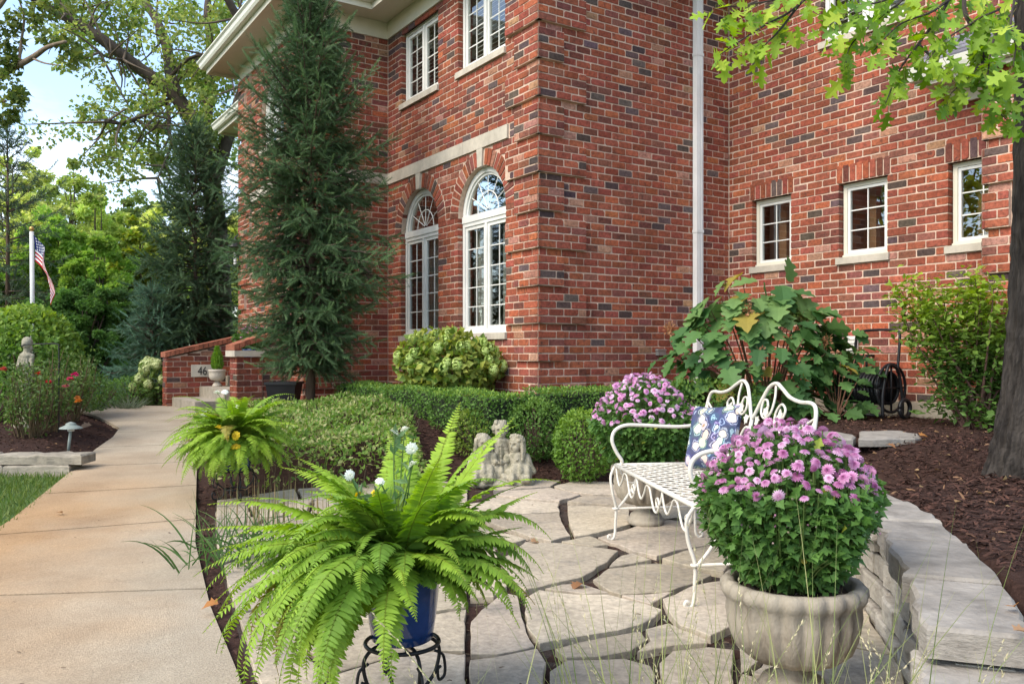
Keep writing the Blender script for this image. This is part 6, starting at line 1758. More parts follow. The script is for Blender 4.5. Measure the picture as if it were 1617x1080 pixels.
def rose_bush(label, u, v, Y, w, h, n, blooms, seed):
    p = at(u, v, Y); x, y = p[0], p[1]; z = hz(x, y); g = np.random.default_rng(seed)
    t = thing('rose_bush', label, 'rose bush', (x, y, z), 'roses in the left bed'); st_, lf_ = MB(), MB(); P = []; D = []
    for k in range(30):
        a = g.uniform(0, 6.28); e = np.array([x + w * math.cos(a) * g.uniform(.3, 1), y + w * .7 * math.sin(a), z + h * g.uniform(.6, 1.05)])
        b = np.array([x + .12 * math.cos(a), y + .1 * math.sin(a), z]); pth = crv([b, (b + e) / 2 + g.normal(0, .04, 3), e], 5)
        tube(st_, pth, np.linspace(.008, .003, len(pth)), 5, (.10, .07, .035), cap=False)
        for q in pth[4:]:
            for m in range(n): P.append(q + g.normal(0, .05, 3)); D.append(nrm(g.normal(size=3)))
    P, D = np.array(P), np.array(D)
    scatter(lf_, LEAF2[0], LEAF2[1], P, D, nrm(UPZ + rng.normal(0, .5, (len(P), 3))), .05 * rng.uniform(.6, 1.2, len(P)), mixt((.06, .115, .03), (.14, .19, .05), len(P)))
    st_.build('stems', M['bark'], t); lf_.build('foliage', M['leaf'], t)
    for bu, bv, tn in blooms:
        q = at(bu, bv, Y - .25); mb = MB(); m = 26; dd = rdir(m); dd[:, 2] = np.abs(dd[:, 2])
        scatter(mb, LEAFW[0], LEAFW[1], q + dd * .012, dd, nrm(UPZ + rng.normal(0, .4, (m, 3))), .032, mixt(tn, np.array(tn) * .7, m)); mb.build('bloom', M['petal'], t)
rose_bush('rose bush with red and pink blooms beside the robed statue', 72, 690, 8.9, .42, .85, 6, ((61, 592, (.55, .05, .03)), (76, 605, (.6, .03, .06)), (118, 593, (.6, .03, .16)), (111, 600, (.5, .05, .1)), (104, 612, (.6, .2, .2))), 3)
rose_bush('sparse leggy rose bush in front of the robed statue', 45, 700, 8.5, .28, .62, 5, ((5, 585, (.5, .1, .08)), (124, 635, (.55, .2, .05))), 4)
rose_bush('leggy rose bush between hook and path light', 105, 668, 9.8, .38, .75, 5, ((122, 630, (.6, .25, .08)), (90, 585, (.5, .3, .1))), 5)
# spiky silver grass clumps by the walk
for u, v, lab in ((150, 640, 'tuft of grey green grass at the bend of the walk'), (205, 640, 'tuft of silvery grass under the boxwood ball')):
    p = at(u, v, 12.5); z = hz(p[0], p[1]); n = 130; a = rng.uniform(0, 6.28, n)
    D = nrm(np.c_[np.cos(a), np.sin(a), rng.uniform(.3, 1.2, n)]); mb = MB()
    GR = (np.array([(-.02, 0, 0), (.02, 0, 0), (.018, .5, .05), (-.018, .5, .05), (0, 1, -.08)]), [np.array([[0, 1, 2, 3]]), np.array([[3, 2, 4]])])
    scatter(mb, GR[0], GR[1], np.c_[p[0] + rng.normal(0, .06, n), p[1] + rng.normal(0, .06, n), np.full(n, z)], D, rdir(n), rng.uniform(.2, .34, n), mixt((.14, .18, .11), (.22, .25, .17), n))
    tag(mb.build('grass_tuft', M['leaf']), lab, 'grass')

# ------------------------------------------------------------------ hydrangeas
def hydrangea(name, label, c, r, n, nh, t0, t1, heads, hs, seed, lsize=.085):
    t = bush(name, label, 'hydrangea', c, r, n, lsize, t0, t1, tmpl=LEAFW, lo=.45, seed=seed, amp=.2)
    g = np.random.default_rng(seed); ms = []
    for k in range(3):
        mb = MB(); m = 150; d = rdir(m); d[:, 2] *= 1.25
        scatter(mb, DIAM[0] - np.array([0, .5, 0]), DIAM[1], d * .5 * rng.uniform(.75, 1, (m, 1)), np.cross(d, rdir(m)), d, .34, mixt(heads[0], heads[1], m)); ms.append(mb.mesh('flower_head', M['petal']))
    for k in range(nh):
        d = nrm(g.normal(size=3)); d[2] = abs(d[2]) * .9 - .1; d[1] = -abs(d[1]) * .9
        d = nrm(d); link_mesh('flower_head', ms[k % 3], t, np.array(c) + d * np.array(r) * g.uniform(.92, 1.1), scale=hs * g.uniform(.75, 1.15))
hb = FA.w([(.95, .56, .92)])[0]
hydrangea('panicle_hydrangea', 'lime green flowering hydrangea below the arched windows', (hb[0], hb[1], .93), (.60, .40, .37), 2300, 34, (.09, .17, .03), (.30, .32, .06), ((.36, .48, .12), (.56, .64, .26)), .105, 4)
p = at(250, 612, 13.4)
hydrangea('panicle_hydrangea', 'pale flowered hydrangea at the left end of the brick steps', (p[0] - .05, p[1], .58), (.30, .3, .36), 500, 22, (.08, .14, .03), (.16, .22, .05), ((.42, .50, .18), (.62, .64, .36)), .13, 9)
# oak-leaf hydrangea in the corner by the downspout
hc = np.array([2.60, 8.70]); hzz = hz(*hc)
oh = thing('oakleaf_hydrangea', 'big oakleaf hydrangea with large lobed leaves by the downspout', 'hydrangea', (hc[0], hc[1], hzz))
g = np.random.default_rng(31)
om = []
for tn in ((.065, .15, .045), (.095, .19, .055), (.15, .25, .08), (.045, .11, .036)):
    mb = MB(); mb.add(OAKH[0] * np.array([1.05, 1, 1]), OAKH[1], tn); om.append(mb.mesh('leaf', M['leaf']))
mb = MB(); mb.add(OAKH[0] * np.array([1, 1, 1.6]), OAKH[1], (.30, .24, .05)); ylw = mb.mesh('leaf', M['leaf'])
st_ = MB(); cnt = 0; placed = []
cc = np.array([hc[0] - .05, hc[1], 1.08]); rr = np.array([.95, .60, .80])
def quat(D, Nn_):
    X, Y, Z = basis(np.array(D)[None], np.array(Nn_)[None]); return Matrix((X[0], Y[0], Z[0])).transposed().to_quaternion()
while cnt < 285:
    d = nrm(g.normal(size=3)); d[1] = -abs(d[1]) if g.random() < .8 else d[1]
    if d[2] < -.75: continue
    k = g.uniform(.62, 1.0); p = cc + d * rr * k * lump(d[None], 12, .22)[0]
    if p[2] < hzz + .05: continue
    out = nrm(np.array([d[0], d[1], 0]) + g.normal(0, .3, 3)); D = nrm(out * .8 - UPZ * g.uniform(.1, .9)); N_ = nrm(UPZ * .8 + d * .7 + g.normal(0, .25, 3))
    s_ = g.uniform(.18, .27) * (1.05 if d[2] > .3 else .9)
    me = ylw if g.random() < .025 else om[2 if (d[2] > .45 and g.random() < .6) else int(g.choice([0, 0, 1, 1, 3]))]
    link_mesh('leaf', me, oh, p, quat(D, N_), s_)
    b = np.array([hc[0] + d[0] * .15, hc[1] + d[1] * .1, hzz]); 
    if cnt % 4 == 0: tube(st_, crv([b, (b + p) / 2 + np.array([0, 0, .1]), p], 4), np.linspace(.012, .004, 9), 5, (.16, .09, .055), cap=False)
    cnt += 1
st_.build('stems', M['bark'], oh)
for u, v, Y in ((1180, 490, 8.2), (1303, 540, 8.3), (1058, 520, 8.6), (1188, 505, 8.2), (1200, 560, 8.1)):
    q = at(u, v, Y); mb = MB(); m = 60; dd = rdir(m); dd[:, 2] *= 1.5
    scatter(mb, DIAM[0], DIAM[1], q + dd * .05 * rng.random((m, 1)), dd, rdir(m), .035, mixt((.26, .11, .05), (.36, .2, .1), m)); mb.build('dried_flower', M['petal'], oh)
# smaller sprays of it to the right, in front of the tap
oh2 = thing('oakleaf_hydrangea', 'smaller oakleaf hydrangea stems beside the garden tap', 'hydrangea', (3.15, 8.35, hz(3.15, 8.35)))
st_ = MB()
for k in range(64):
    a = g.uniform(0, 6.28); b = np.array([3.2, 8.3, hz(3.2, 8.3)]); p = np.array([3.12 + .36 * math.cos(a) * g.random() ** .4, 8.25 + .25 * math.sin(a), .48 + .80 * g.random() ** .9])
    link_mesh('leaf', om[int(g.choice([0, 1, 1, 3]))], oh2, p, quat(nrm(np.array([math.cos(a), math.sin(a) - .6, -.5]) + g.normal(0, .3, 3)), nrm(UPZ + g.normal(0, .5, 3) - np.array([0, .6, 0]))), g.uniform(.12, .19))
    if k % 4 == 0: tube(st_, crv([b, (b + p) / 2, p], 4), np.linspace(.008, .003, 9), 5, (.2, .1, .06), cap=False)
st_.build('stems', M['bark'], oh2)

# ------------------------------------------------------------------ clipped hedge, box balls, ground cover
def hedge_run(mb, core, A, B, wid, ztop, dens=2600):
    """leaves over the top, sides and ends of a clipped run from A to B"""
    A, B = np.array(A, float), np.array(B, float); d = nrm(B - A); nn_ = np.array([-d[1], d[0]]); L_ = np.linalg.norm(B - A)
    zb_ = min(hz(*A), hz(*B)) - .02; hgt = ztop - zb_
    P, Nn_ = [], []
    def face(n, f): 
        for _ in range(n): p, q = f(); P.append(p); Nn_.append(q)
    wob = lambda s, z: .022 * math.sin(s * 7 + z * 5) + .018 * math.sin(s * 17 + 1) + rng.normal(0, .012)
    def top_():
        s, w_ = rng.uniform(0, L_), rng.uniform(-wid / 2, wid / 2); p = A + d * s + nn_ * w_
        return (p[0], p[1], ztop - .03 * (abs(w_) / (wid / 2)) ** 6 + .015 * math.sin(s * 5 + w_ * 9) + rng.normal(0, .010)), (0, 0, 1)
    def side_(sg):
        s, z = rng.uniform(0, L_), zb_ + hgt * rng.random() ** .8; p = A + d * s + nn_ * sg * (wid / 2 + wob(s, z)); return (p[0], p[1], z), (nn_[0] * sg, nn_[1] * sg, .2)
    def end_(e):
        w_, z = rng.uniform(-wid / 2, wid / 2), zb_ + hgt * rng.random() ** .8; p = (B if e else A) + nn_ * w_ + d * (1 if e else -1) * wob(w_, z); return (p[0], p[1], z), (d[0] * (1 if e else -1), d[1] * (1 if e else -1), .2)
    face(int(L_ * wid * dens), top_)
    face(int(L_ * hgt * dens), lambda: side_(1)); face(int(L_ * hgt * dens), lambda: side_(-1))
    face(int(wid * hgt * dens), lambda: end_(0)); face(int(wid * hgt * dens), lambda: end_(1))
    P, Nn_ = np.array(P), np.array(Nn_); n = len(P)
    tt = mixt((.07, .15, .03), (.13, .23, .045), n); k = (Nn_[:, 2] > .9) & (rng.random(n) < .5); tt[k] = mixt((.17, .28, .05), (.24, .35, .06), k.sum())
    scatter(mb, LEAF2[0], LEAF2[1], P, nrm(Nn_ * .5 + rng.normal(0, .7, (n, 3))), nrm(Nn_ + rng.normal(0, .5, (n, 3))), rng.uniform(.022, .042, n), tt)
    v = [(*(A + d * (0.03 if e == 0 else L_ - .03) + nn_ * sg * (wid / 2 - .035)), z) for z in (zb_, ztop - .035) for e, sg in ((0, -1), (1, -1), (1, 1), (0, 1))]
    core.add(v, BOXF, (.02, .028, .012))
hd = thing('box_hedge', 'low clipped boxwood hedge wrapping the house corner', 'hedge', (P0[0] - 1, P0[1] - 1.2, .2))
hm, hcore = MB(), MB()
hA = P0 - 1.02 * cb + 2.55 * ca; hB = P0 - 1.02 * cb - 1.02 * ca; hC = P0 - 1.02 * ca + 2.15 * cb
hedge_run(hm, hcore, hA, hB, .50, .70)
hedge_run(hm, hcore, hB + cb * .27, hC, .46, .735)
hm.build('foliage', M['leaf'], hd); hcore.build('stems', M['bark'], hd)  # second mesh: added solid dark core that stops see-through, no single stems
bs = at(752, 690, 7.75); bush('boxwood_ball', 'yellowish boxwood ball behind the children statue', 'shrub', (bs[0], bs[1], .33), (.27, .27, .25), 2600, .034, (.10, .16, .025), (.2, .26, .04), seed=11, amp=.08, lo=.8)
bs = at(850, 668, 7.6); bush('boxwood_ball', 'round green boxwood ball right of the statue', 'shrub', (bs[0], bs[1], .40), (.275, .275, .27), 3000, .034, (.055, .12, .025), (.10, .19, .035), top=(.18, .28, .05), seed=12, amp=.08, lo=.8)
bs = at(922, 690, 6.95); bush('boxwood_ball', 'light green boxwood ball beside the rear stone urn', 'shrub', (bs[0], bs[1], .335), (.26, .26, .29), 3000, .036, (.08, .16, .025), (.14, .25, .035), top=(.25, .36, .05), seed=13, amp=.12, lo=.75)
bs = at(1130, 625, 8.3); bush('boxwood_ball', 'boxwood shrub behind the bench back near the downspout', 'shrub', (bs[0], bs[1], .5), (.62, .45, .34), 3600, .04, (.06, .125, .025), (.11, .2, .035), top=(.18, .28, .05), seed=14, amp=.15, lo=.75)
# variegated mound between the walk and the hedge
gc = thing('ground_cover', 'spreading variegated euonymus mound between walk and hedge', 'shrub', (-1.9, 7.6, .2))
n = 15500
a = rng.random((n, 2)); gxv = -3.05 + 2.35 * a[:, 0]; gyv = 6.55 + 3.5 * a[:, 1]
inside = (gxv > xr(gyv) + .12) & (gxv < -.72 - .20 * np.clip(gyv - 7, 0, 9)) & (gyv > 6.45 + .28 * (gxv + .7) * -.0)
gxv, gyv = gxv[inside], gyv[inside]; n = len(gxv)
edge = np.minimum.reduce([gxv - xr(gyv) - .1, -.70 - .20 * np.clip(gyv - 7, 0, 9) - gxv, gyv - 6.50]); up_ = np.clip(edge / .28, 0, 1)
lumpy = .05 * np.sin(gxv * 6 + gyv * 3) * np.cos(gyv * 5 - gxv * 2) + .03 * np.sin(gxv * 13 + 1.5) * np.sin(gyv * 11)
hgt = (np.clip(.37 + .032 * (gyv - 6.5) - H(gxv, gyv), .10, .5) + lumpy) * np.sqrt(1 - (1 - up_) ** 2) + .03
kz = np.where(rng.random(n) < .72, 1 - .12 * rng.random(n), rng.random(n))
P = np.c_[gxv, gyv, H(gxv, gyv) + hgt * kz]
tt = mixt((.10, .19, .034), (.18, .28, .05), n); vg = rng.random(n) < .32; tt[vg] = mixt((.26, .30, .09), (.38, .38, .17), vg.sum())
mb = MB(); scatter(mb, LEAF2[0], LEAF2[1], P, nrm(rng.normal(0, .8, (n, 3)) + UPZ * .35 - np.array([0, .3, 0])), nrm(UPZ + rng.normal(0, .5, (n, 3)) - np.array([0, .35, 0])), rng.uniform(.035, .062, n), tt); mb.build('foliage', M['leaf'], gc)
mb = MB()
for k in range(90):
    i = rng.integers(n); b = np.array([gxv[i], gyv[i], float(H(gxv[i:i + 1], gyv[i:i + 1])[0]) - .02]); tube(mb, crv([b, b + rng.normal(0, .05, 3) + UPZ * .15, P[i]], 3), np.linspace(.006, .002, 7), 4, (.08, .06, .035), cap=False)
mb.build('stems', M['bark'], gc)

# ------------------------------------------------------------------ right-hand shrub by the oak
rs = np.array([3.98, 7.35]); rz0 = hz(*rs); g = np.random.default_rng(41)
rsh = thing('flowering_shrub', 'leggy yellow green shrub between hose reel and oak trunk', 'shrub', (rs[0], rs[1], rz0)); st_, lf_ = MB(), MB(); P, D, T_ = [], [], []
for k in range(44):
    a = g.uniform(0, 6.28); top_ = g.random() < .66
    e = np.array([rs[0] + g.uniform(-.48, .55), rs[1] + g.uniform(-.45, .4), rz0 + (g.uniform(.95, 1.33) if top_ else g.uniform(.12, .9))]); b = np.array([rs[0] + g.uniform(-.05, .28), rs[1] + g.uniform(-.1, .1), rz0])
    pth = crv([b, (b * .45 + e * .55) + g.normal(0, .06, 3), e], 7); tube(st_, pth, np.linspace(.011, .003, len(pth)), 5, (.12, .065, .05), cap=False)
    for i, q in enumerate(pth[5:]):
        for m in range(18 if top_ else 9):
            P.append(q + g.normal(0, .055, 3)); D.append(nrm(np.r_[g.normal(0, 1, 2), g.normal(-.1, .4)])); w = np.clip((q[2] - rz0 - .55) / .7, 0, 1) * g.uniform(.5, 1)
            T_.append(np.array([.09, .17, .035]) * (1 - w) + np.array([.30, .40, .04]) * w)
P, D, T_ = np.array(P), np.array(D), np.array(T_) * rng.uniform(.8, 1.2, (len(P), 1))
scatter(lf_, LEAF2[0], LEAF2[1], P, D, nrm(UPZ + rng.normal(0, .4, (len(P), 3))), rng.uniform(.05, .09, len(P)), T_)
st_.build('stems', M['bark'], rsh); lf_.build('foliage', M['leaf'], rsh)

# ------------------------------------------------------------------ the near oak: ridged trunk, twigs and single leaves
nk = thing('oak_tree', 'near oak with dark furrowed trunk and lobed leaves at upper right', 'tree', (2.74, 4.5, .43))
rows, sides = 150, 110
path = crv([(2.74, 4.5, .30), (2.77, 4.5, .6), (2.82, 4.5, 1.1), (2.855, 4.5, 2.0), (2.86, 4.52, 3.2), (2.85, 4.55, 5.2)], 30); path = path[np.linspace(0, len(path) - 1, rows).astype(int)]
ang = np.linspace(0, 2 * math.pi, sides, endpoint=False); V = []
pz_ = path[:, 2]
r0 = .140 + .06 * np.exp(-(pz_ - .35) / .2) - .008 * (pz_ - .5)
for i in range(rows):
    z = pz_[i]; w = ang * 9 + .9 * np.sin(z * 3.1 + ang * 2) + .6 * np.sin(z * 7.3 - ang * 3)
    rid = np.abs(np.sin(w)) ** .7 * .022 + np.abs(np.sin(ang * 17 + 1.7 * np.sin(z * 9 + ang * 5))) * .010 + .004 * np.sin(z * 37 + ang * 4 + 2 * np.sin(z * 11)) + rng.normal(0, .0014, sides)
    fl_ = .03 * np.exp(-(z - .35) / .14) * np.maximum(0, np.cos(ang * 4 + .6))
    rr_ = r0[i] + rid + fl_
    V.append(np.c_[path[i, 0] + rr_ * np.cos(ang), path[i, 1] + rr_ * np.sin(ang), np.full(sides, z)])
i = np.arange(rows - 1)[:, None]; j = np.arange(sides)[None]; k = (j + 1) % sides
mb = MB(); mb.add(np.concatenate(V), np.stack([i * sides + j, i * sides + k, (i + 1) * sides + k, (i + 1) * sides + j], -1).reshape(-1, 4), (.085, .07, .055)); mb.build('trunk', M['oak_bark'], nk)
TW = [[(1600, -420, 4.5), (1450, -220, 4.3), (1330, -70, 4.15), (1262, 8, 4.0), (1200, 45, 3.9), (1135, 88, 3.82)], [(1450, -220, 4.3), (1330, -60, 4.05), (1245, -8, 3.95), (1180, 8, 3.9), (1128, 12, 3.85)],
      [(1600, -420, 4.5), (1540, -120, 4.3), (1498, 0, 4.2), (1450, 70, 4.1), (1420, 112, 4.05), (1398, 165, 4.0)], [(1500, -160, 4.3), (1440, -20, 4.15), (1390, 28, 4.1), (1345, 70, 4.05), (1335, 105, 4.0)],
      [(1600, -200, 4.4), (1525, -15, 4.15), (1542, 55, 4.1), (1556, 95, 4.08), (1580, 130, 4.05), (1592, 175, 4.0)], [(1600, -200, 4.4), (1560, -20, 4.2), (1554, 60, 4.15), (1551, 110, 4.1)],
      [(1640, -160, 4.3), (1600, -10, 4.1), (1545, 30, 4.0), (1495, 62, 3.95), (1465, 95, 3.9)], [(1640, -160, 4.2), (1598, 20, 3.7), (1605, 60, 3.65), (1600, 105, 3.6)],
      [(1440, -20, 4.15), (1400, 0, 4.0), (1350, 15, 3.95), (1310, 40, 3.9)], [(1450, 70, 4.1), (1480, 100, 4.0), (1505, 130, 3.95)], [(1498, 0, 4.2), (1470, 20, 4.1), (1420, 40, 4.05), (1380, 80, 4.0)], [(1556, 95, 4.08), (1530, 120, 4.0), (1500, 150, 3.95)],
      [(1262, 8, 4.0), (1225, 55, 3.95), (1190, 85, 3.9)], [(1600, 20, 4.0), (1570, 60, 3.95), (1560, 150, 3.95), (1590, 190, 3.95)]]
lmesh = []
for tn in ((.17, .28, .03), (.25, .37, .035), (.34, .43, .045), (.11, .21, .03)):
    for cu in (0.6, 1.5):
        mb = MB(); mb.add(OAK[0] * np.array([1, 1, cu]), OAK[1], tn); lmesh.append(mb.mesh('leaf', M['leaf']))
tw = MB(); lm_ = MB(); g = np.random.default_rng(51); nleaf = 0
for ti, pts in enumerate(TW):
    p = crv([at(*q) for q in pts], 8); tube(tw, p, np.linspace(.014 if ti in (0, 2, 4) else .007, .0022, len(p)), 6, (.045, .035, .03), cap=False)
    tg = nrm(np.gradient(p, axis=0)); start = 8 if len(pts) > 4 else 4
    cand = [k for k in range(start, len(p)) if HY - FPX * (p[k][2] - CH) / p[k][1] > -25]; own = 0
    for k in (cand + cand[::3] if cand else []):
        q, d = p[k], tg[k]
        v = HY - FPX * (q[2] - CH) / q[1]
        if v < -30: continue
        for m in range(1):
            dd = nrm(d * .6 + g.normal(0, .55, 3) - UPZ * g.uniform(.15, .9)); b = q + g.normal(0, .018, 3); e = b + dd * .035
            tube(tw, [b, (b + e) / 2 + g.normal(0, .003, 3), e], .0013, 4, (.16, .14, .05), cap=False)
            bright = (ti in (0, 1, 12)) or g.random() < .3  # lit leaves: the light is put into the tint, mostly by twig
            me = lmesh[int(g.choice([2, 3, 4, 5] if bright else [0, 1, 2, 3, 6, 7]))]
            lD, lN, lS = nrm(dd + g.normal(0, .25, 3)), nrm(UPZ * .45 - np.array([0, .75, 0]) + g.normal(0, .55, 3)), g.uniform(.075, .12)
            if nleaf < 298 and own < 22 and (k % 2 == 0 or len(cand) < 22): link_mesh('leaf', me, nk, e, quat(lD, lN), lS); nleaf += 1; own += 1
            else: scatter(lm_, OAK[0], OAK[1], [e], [lD], [lN], lS * .92, np.array((.17, .28, .03)) * g.uniform(.7, 1.7))
tw.build('twigs', M['bark'], nk); lm_.build('foliage', M['leaf'], nk)
br = MB(); tube(br, crv([(2.85, 4.52, 3.1), (2.75, 4.5, 3.5), at(1600, -420, 4.5)], 6), np.linspace(.06, .02, 13), 8, (.06, .05, .04)); tube(br, crv([(2.85, 4.52, 2.7), (2.80, 4.45, 2.95), at(1640, -160, 4.3)], 6), np.linspace(.035, .012, 13), 8, (.06, .05, .04)); tube(br, crv([(2.85, 4.52, 2.8), (2.75, 4.5, 3.0), at(1600, -200, 4.4)], 6), np.linspace(.035, .012, 13), 8, (.06, .05, .04)); br.build('limbs', M['bark'], nk, smooth=True)
# ------------------------------------------------------------------ ferns
PINNA = (np.array([(0, 0, 0), (-.13, .12, .02), (.16, .08, .02), (-.145, .45, .03), (.145, .42, .03), (-.095, .78, -.02), (.095, .75, -.02), (0, 1, -.09)]),
         [np.array([[1, 2, 4, 3], [3, 4, 6, 5]]), np.array([[0, 2, 1], [5, 6, 7]])])
def frond(parent, base, az, elev, L_, droop, wmax, pairs, t0, t1, twist=0.0):
    n = 26; t = np.linspace(0, 1, n); e = elev - droop * t ** 1.25
    a = az + twist * t
    step = L_ / (n - 1); d = np.stack([np.cos(e) * np.cos(a), np.cos(e) * np.sin(a), np.sin(e)], 1)
    p = np.array(base) + np.r_[np.zeros((1, 3)), np.cumsum(d[:-1] * step, 0)]
    if p[:, 2].min() < .03: p[:, 2] = np.maximum(p[:, 2], .03 + .004 * rng.random(n))
    mb = MB(); tube(mb, p, np.linspace(.0026, .0008, n), 5, np.array(t0) * np.array([1.0, .8, .7]), cap=False)
    s = np.linspace(.10, .985, pairs); P = np.stack([np.interp(s, t, p[:, k]) for k in range(3)], 1); T = nrm(np.stack([np.interp(s, t, d[:, k]) for k in range(3)], 1))
    side = nrm(np.cross(T, UPZ + rng.normal(0, .12, 3))); up_ = np.cross(side, T)
    w = wmax * np.clip(np.minimum((s + .10) * 3.0, 1.0) * (1 - np.clip((s - .25) / .75, 0, 1) ** 1.6 * .93), .10, 1)
    col_ = np.array(t0)[None] * (1 - s[:, None]) + np.array(t1)[None] * s[:, None]
    for sg in (-1, 1):
        k = rng.random(pairs) > .03
        D = nrm(side * sg + T * (.22 + .35 * s[:, None]) - up_ * rng.uniform(.0, .35) + rng.normal(0, .08, (pairs, 3)))
        Nn_ = nrm(up_ + T * -.1 + rng.normal(0, .14, (pairs, 3)))
        scatter(mb, PINNA[0] * np.array([1.0, 1, 1]), PINNA[1], P[k], D[k], Nn_[k], (w * rng.uniform(.88, 1.1, pairs))[k], np.clip(col_ * (1 + rng.normal(0, .08, (pairs, 1))), .01, 1)[k])
    mb.build('frond', M['leaf'], parent)
def fern(label, x, y, z, spec, wmax, pairs):
    t = thing('boston_fern', label, 'fern', (x, y, z), 'ferns in blue pots')
    for az, el, L_, dr, br_ in spec:
        a = R(az); b = (x + .045 * math.cos(a) * rng.uniform(.3, 1.3), y + .045 * math.sin(a) * rng.uniform(.3, 1.3), z)
        lo, hi = np.array([.095, .20, .03]), np.array([.28, .41, .04])
        if rng.random() < .025: lo, hi = np.array([.20, .20, .04]), np.array([.36, .28, .07])
        c0 = lo * (1 - br_ * .7) + hi * br_ * .7; c1 = lo * (1 - br_) + hi * br_ * 1.1
        frond(t, b, a, R(el), L_, R(dr), wmax * rng.uniform(.85, 1.12), pairs, c0, c1, R(rng.uniform(-38, 38)))
    return t
g = np.random.default_rng(61)
spec = [(62, 66, .60, 25, 1.0), (40, 60, .58, 22, 1.0), (18, 42, .62, 26, 1.0), (8, 30, .50, 30, .8), (95, 68, .52, 40, .9), (120, 62, .48, 40, .9), (150, 55, .55, 55, .9), (172, 42, .60, 50, 1.0), (185, 32, .58, 42, 1.0), (196, 26, .60, 50, .8),
        (205, 30, .62, 70, .7), (215, 20, .60, 70, .7), (228, 30, .62, 95, .6), (238, 15, .60, 85, .55), (250, 32, .60, 115, .5), (262, 25, .55, 115, .45), (275, 30, .56, 120, .5), (290, 20, .55, 105, .45), (303, 28, .62, 105, .5), (318, 20, .62, 90, .55), (330, 30, .64, 95, .6), (342, 18, .60, 78, .5), (352, 24, .58, 70, .6)]
spec = [(a, e, l * .93, d, b) for a, e, l, d, b in spec]
for k in range(110): spec.append((g.uniform(0, 360), g.uniform(5, 80), g.uniform(.30, .54), g.uniform(45, 120), g.uniform(.2, .95)))
spec = [q for q in spec if not (272 < q[0] < 318 and q[3] > 60 and q[2] > .36)]
for k in range(16): spec.append((g.uniform(195, 265), g.uniform(20, 50), g.uniform(.5, .62), g.uniform(105, 135), g.uniform(.3, .7)))
for k in range(9): spec.append((g.uniform(318, 355), g.uniform(20, 50), g.uniform(.5, .62), g.uniform(100, 130), g.uniform(.3, .7)))
for k in range(16): spec.append((g.uniform(240, 350), g.uniform(10, 60), g.uniform(.16, .26), g.uniform(40, 120), g.uniform(.2, .7)))
spec = [(a, e, l * (.70 if (a < 50 or a > 308) and e < 56 else 1.0), d, b) for a, e, l, d, b in spec]
for k in range(26): spec.append((g.uniform(160, 260), g.uniform(-5, 40), g.uniform(.40, .60), g.uniform(60, 110), g.uniform(.35, .95)))
FT = fern('large bright green fern spilling from the foreground blue pot', NF[0], NF[1], .475, spec, .060, 44)
spec = [(g.uniform(0, 360), g.uniform(5, 80), g.uniform(.38, .60), g.uniform(55, 125), g.uniform(.5, 1.0)) for k in range(135)]
for k in range(60): spec.append((g.uniform(190, 355), g.uniform(-20, 30), g.uniform(.3, .5), g.uniform(55, 110), g.uniform(.4, .95)))
fern('bright green fern in dark pot at the edge of the walk', LF[0], LF[1], .46, spec, .068, 34)

# other flowers in the fern pots
def bloom_mesh(rings, tints, name='bloom'):
    mb = MB()
    for cnt, r, h, wd, tn in rings:
        for k in range(cnt):
            a = 2 * math.pi * k / cnt + h * 7 + rng.normal(0, .06); ca_, sa_ = math.cos(a), math.sin(a)
            q = lambda rr, ss, zz: (ca_ * rr - sa_ * ss, sa_ * rr + ca_ * ss, zz)
            rr = r * rng.uniform(.9, 1.08); dz = rng.normal(0, .03)
            mb.add([q(.12, -.03, h - .12), q(.12, .03, h - .12), q(rr * .7, wd, h + .03 + dz), q(rr, wd * .45, h - .04 + dz), q(rr, -wd * .45, h - .04 + dz), q(rr * .7, -wd, h + .03 + dz)], [(0, 1, 2, 5), (5, 2, 3, 4)], tn)
    return mb.mesh(name, M['petal'])
W_ = (.78, .78, .72)
white_b = bloom_mesh([(14, 1, 0, .2, W_), (12, .85, .2, .18, W_), (9, .6, .42, .16, W_), (5, .35, .58, .13, (.72, .74, .58))], None)
yellow_b = bloom_mesh([(9, 1, 0, .3, (.72, .52, .03)), (7, .7, .2, .25, (.75, .58, .05)), (5, .4, .4, .2, (.6, .4, .03))], None)
def flower_stems(name, label, base, heads, mesh, r, cat='flowers', stemc=(.10, .17, .04), leaves=True):
    t = thing(name, label, cat, base); mb, lf = MB(), MB()
    for p in heads:
        p = np.array(p); b = np.array(base) + rng.normal(0, .03, 3) * np.array([1, 1, 0]); pth = crv([b, b * .4 + p * .6 + rng.normal(0, .015, 3), p], 6); tube(mb, pth, .0022, 5, stemc, cap=False)
        if leaves:
            k = rng.integers(2, len(pth) - 1, 9); scatter(lf, LEAFN[0], LEAFN[1], pth[k], nrm(rng.normal(0, 1, (9, 3)) + UPZ * .4), rdir(9), .05, mixt((.10, .18, .07), (.15, .23, .10), 9))
        q = quat(nrm(rng.normal(0, 1, 3)), nrm(np.array([0, -.55, .85]) + rng.normal(0, .25, 3)))
        link_mesh('bloom', mesh, t, p, q, r * rng.uniform(.85, 1.15))
    mb.build('stems', M['leaf'], t)
    if leaves: lf.build('leaves', M['leaf'], t)
flower_stems('white_flowers', 'white pompon flowers rising out of the foreground fern', (NF[0] + .02, NF[1] + .02, .475), [at(623, 683, 2.5), at(639, 678, 2.55), at(650, 708, 2.45), at(552, 750, 2.38), at(652, 733, 2.42), at(600, 760, 2.5)], white_b, .017)
flower_stems('yellow_flowers', 'small yellow flowers in the foreground fern pot', (NF[0] - .02, NF[1] + .03, .475), [at(520, 785, 2.5), at(565, 780, 2.5), at(592, 778, 2.5), at(540, 790, 2.4)], yellow_b, .014)
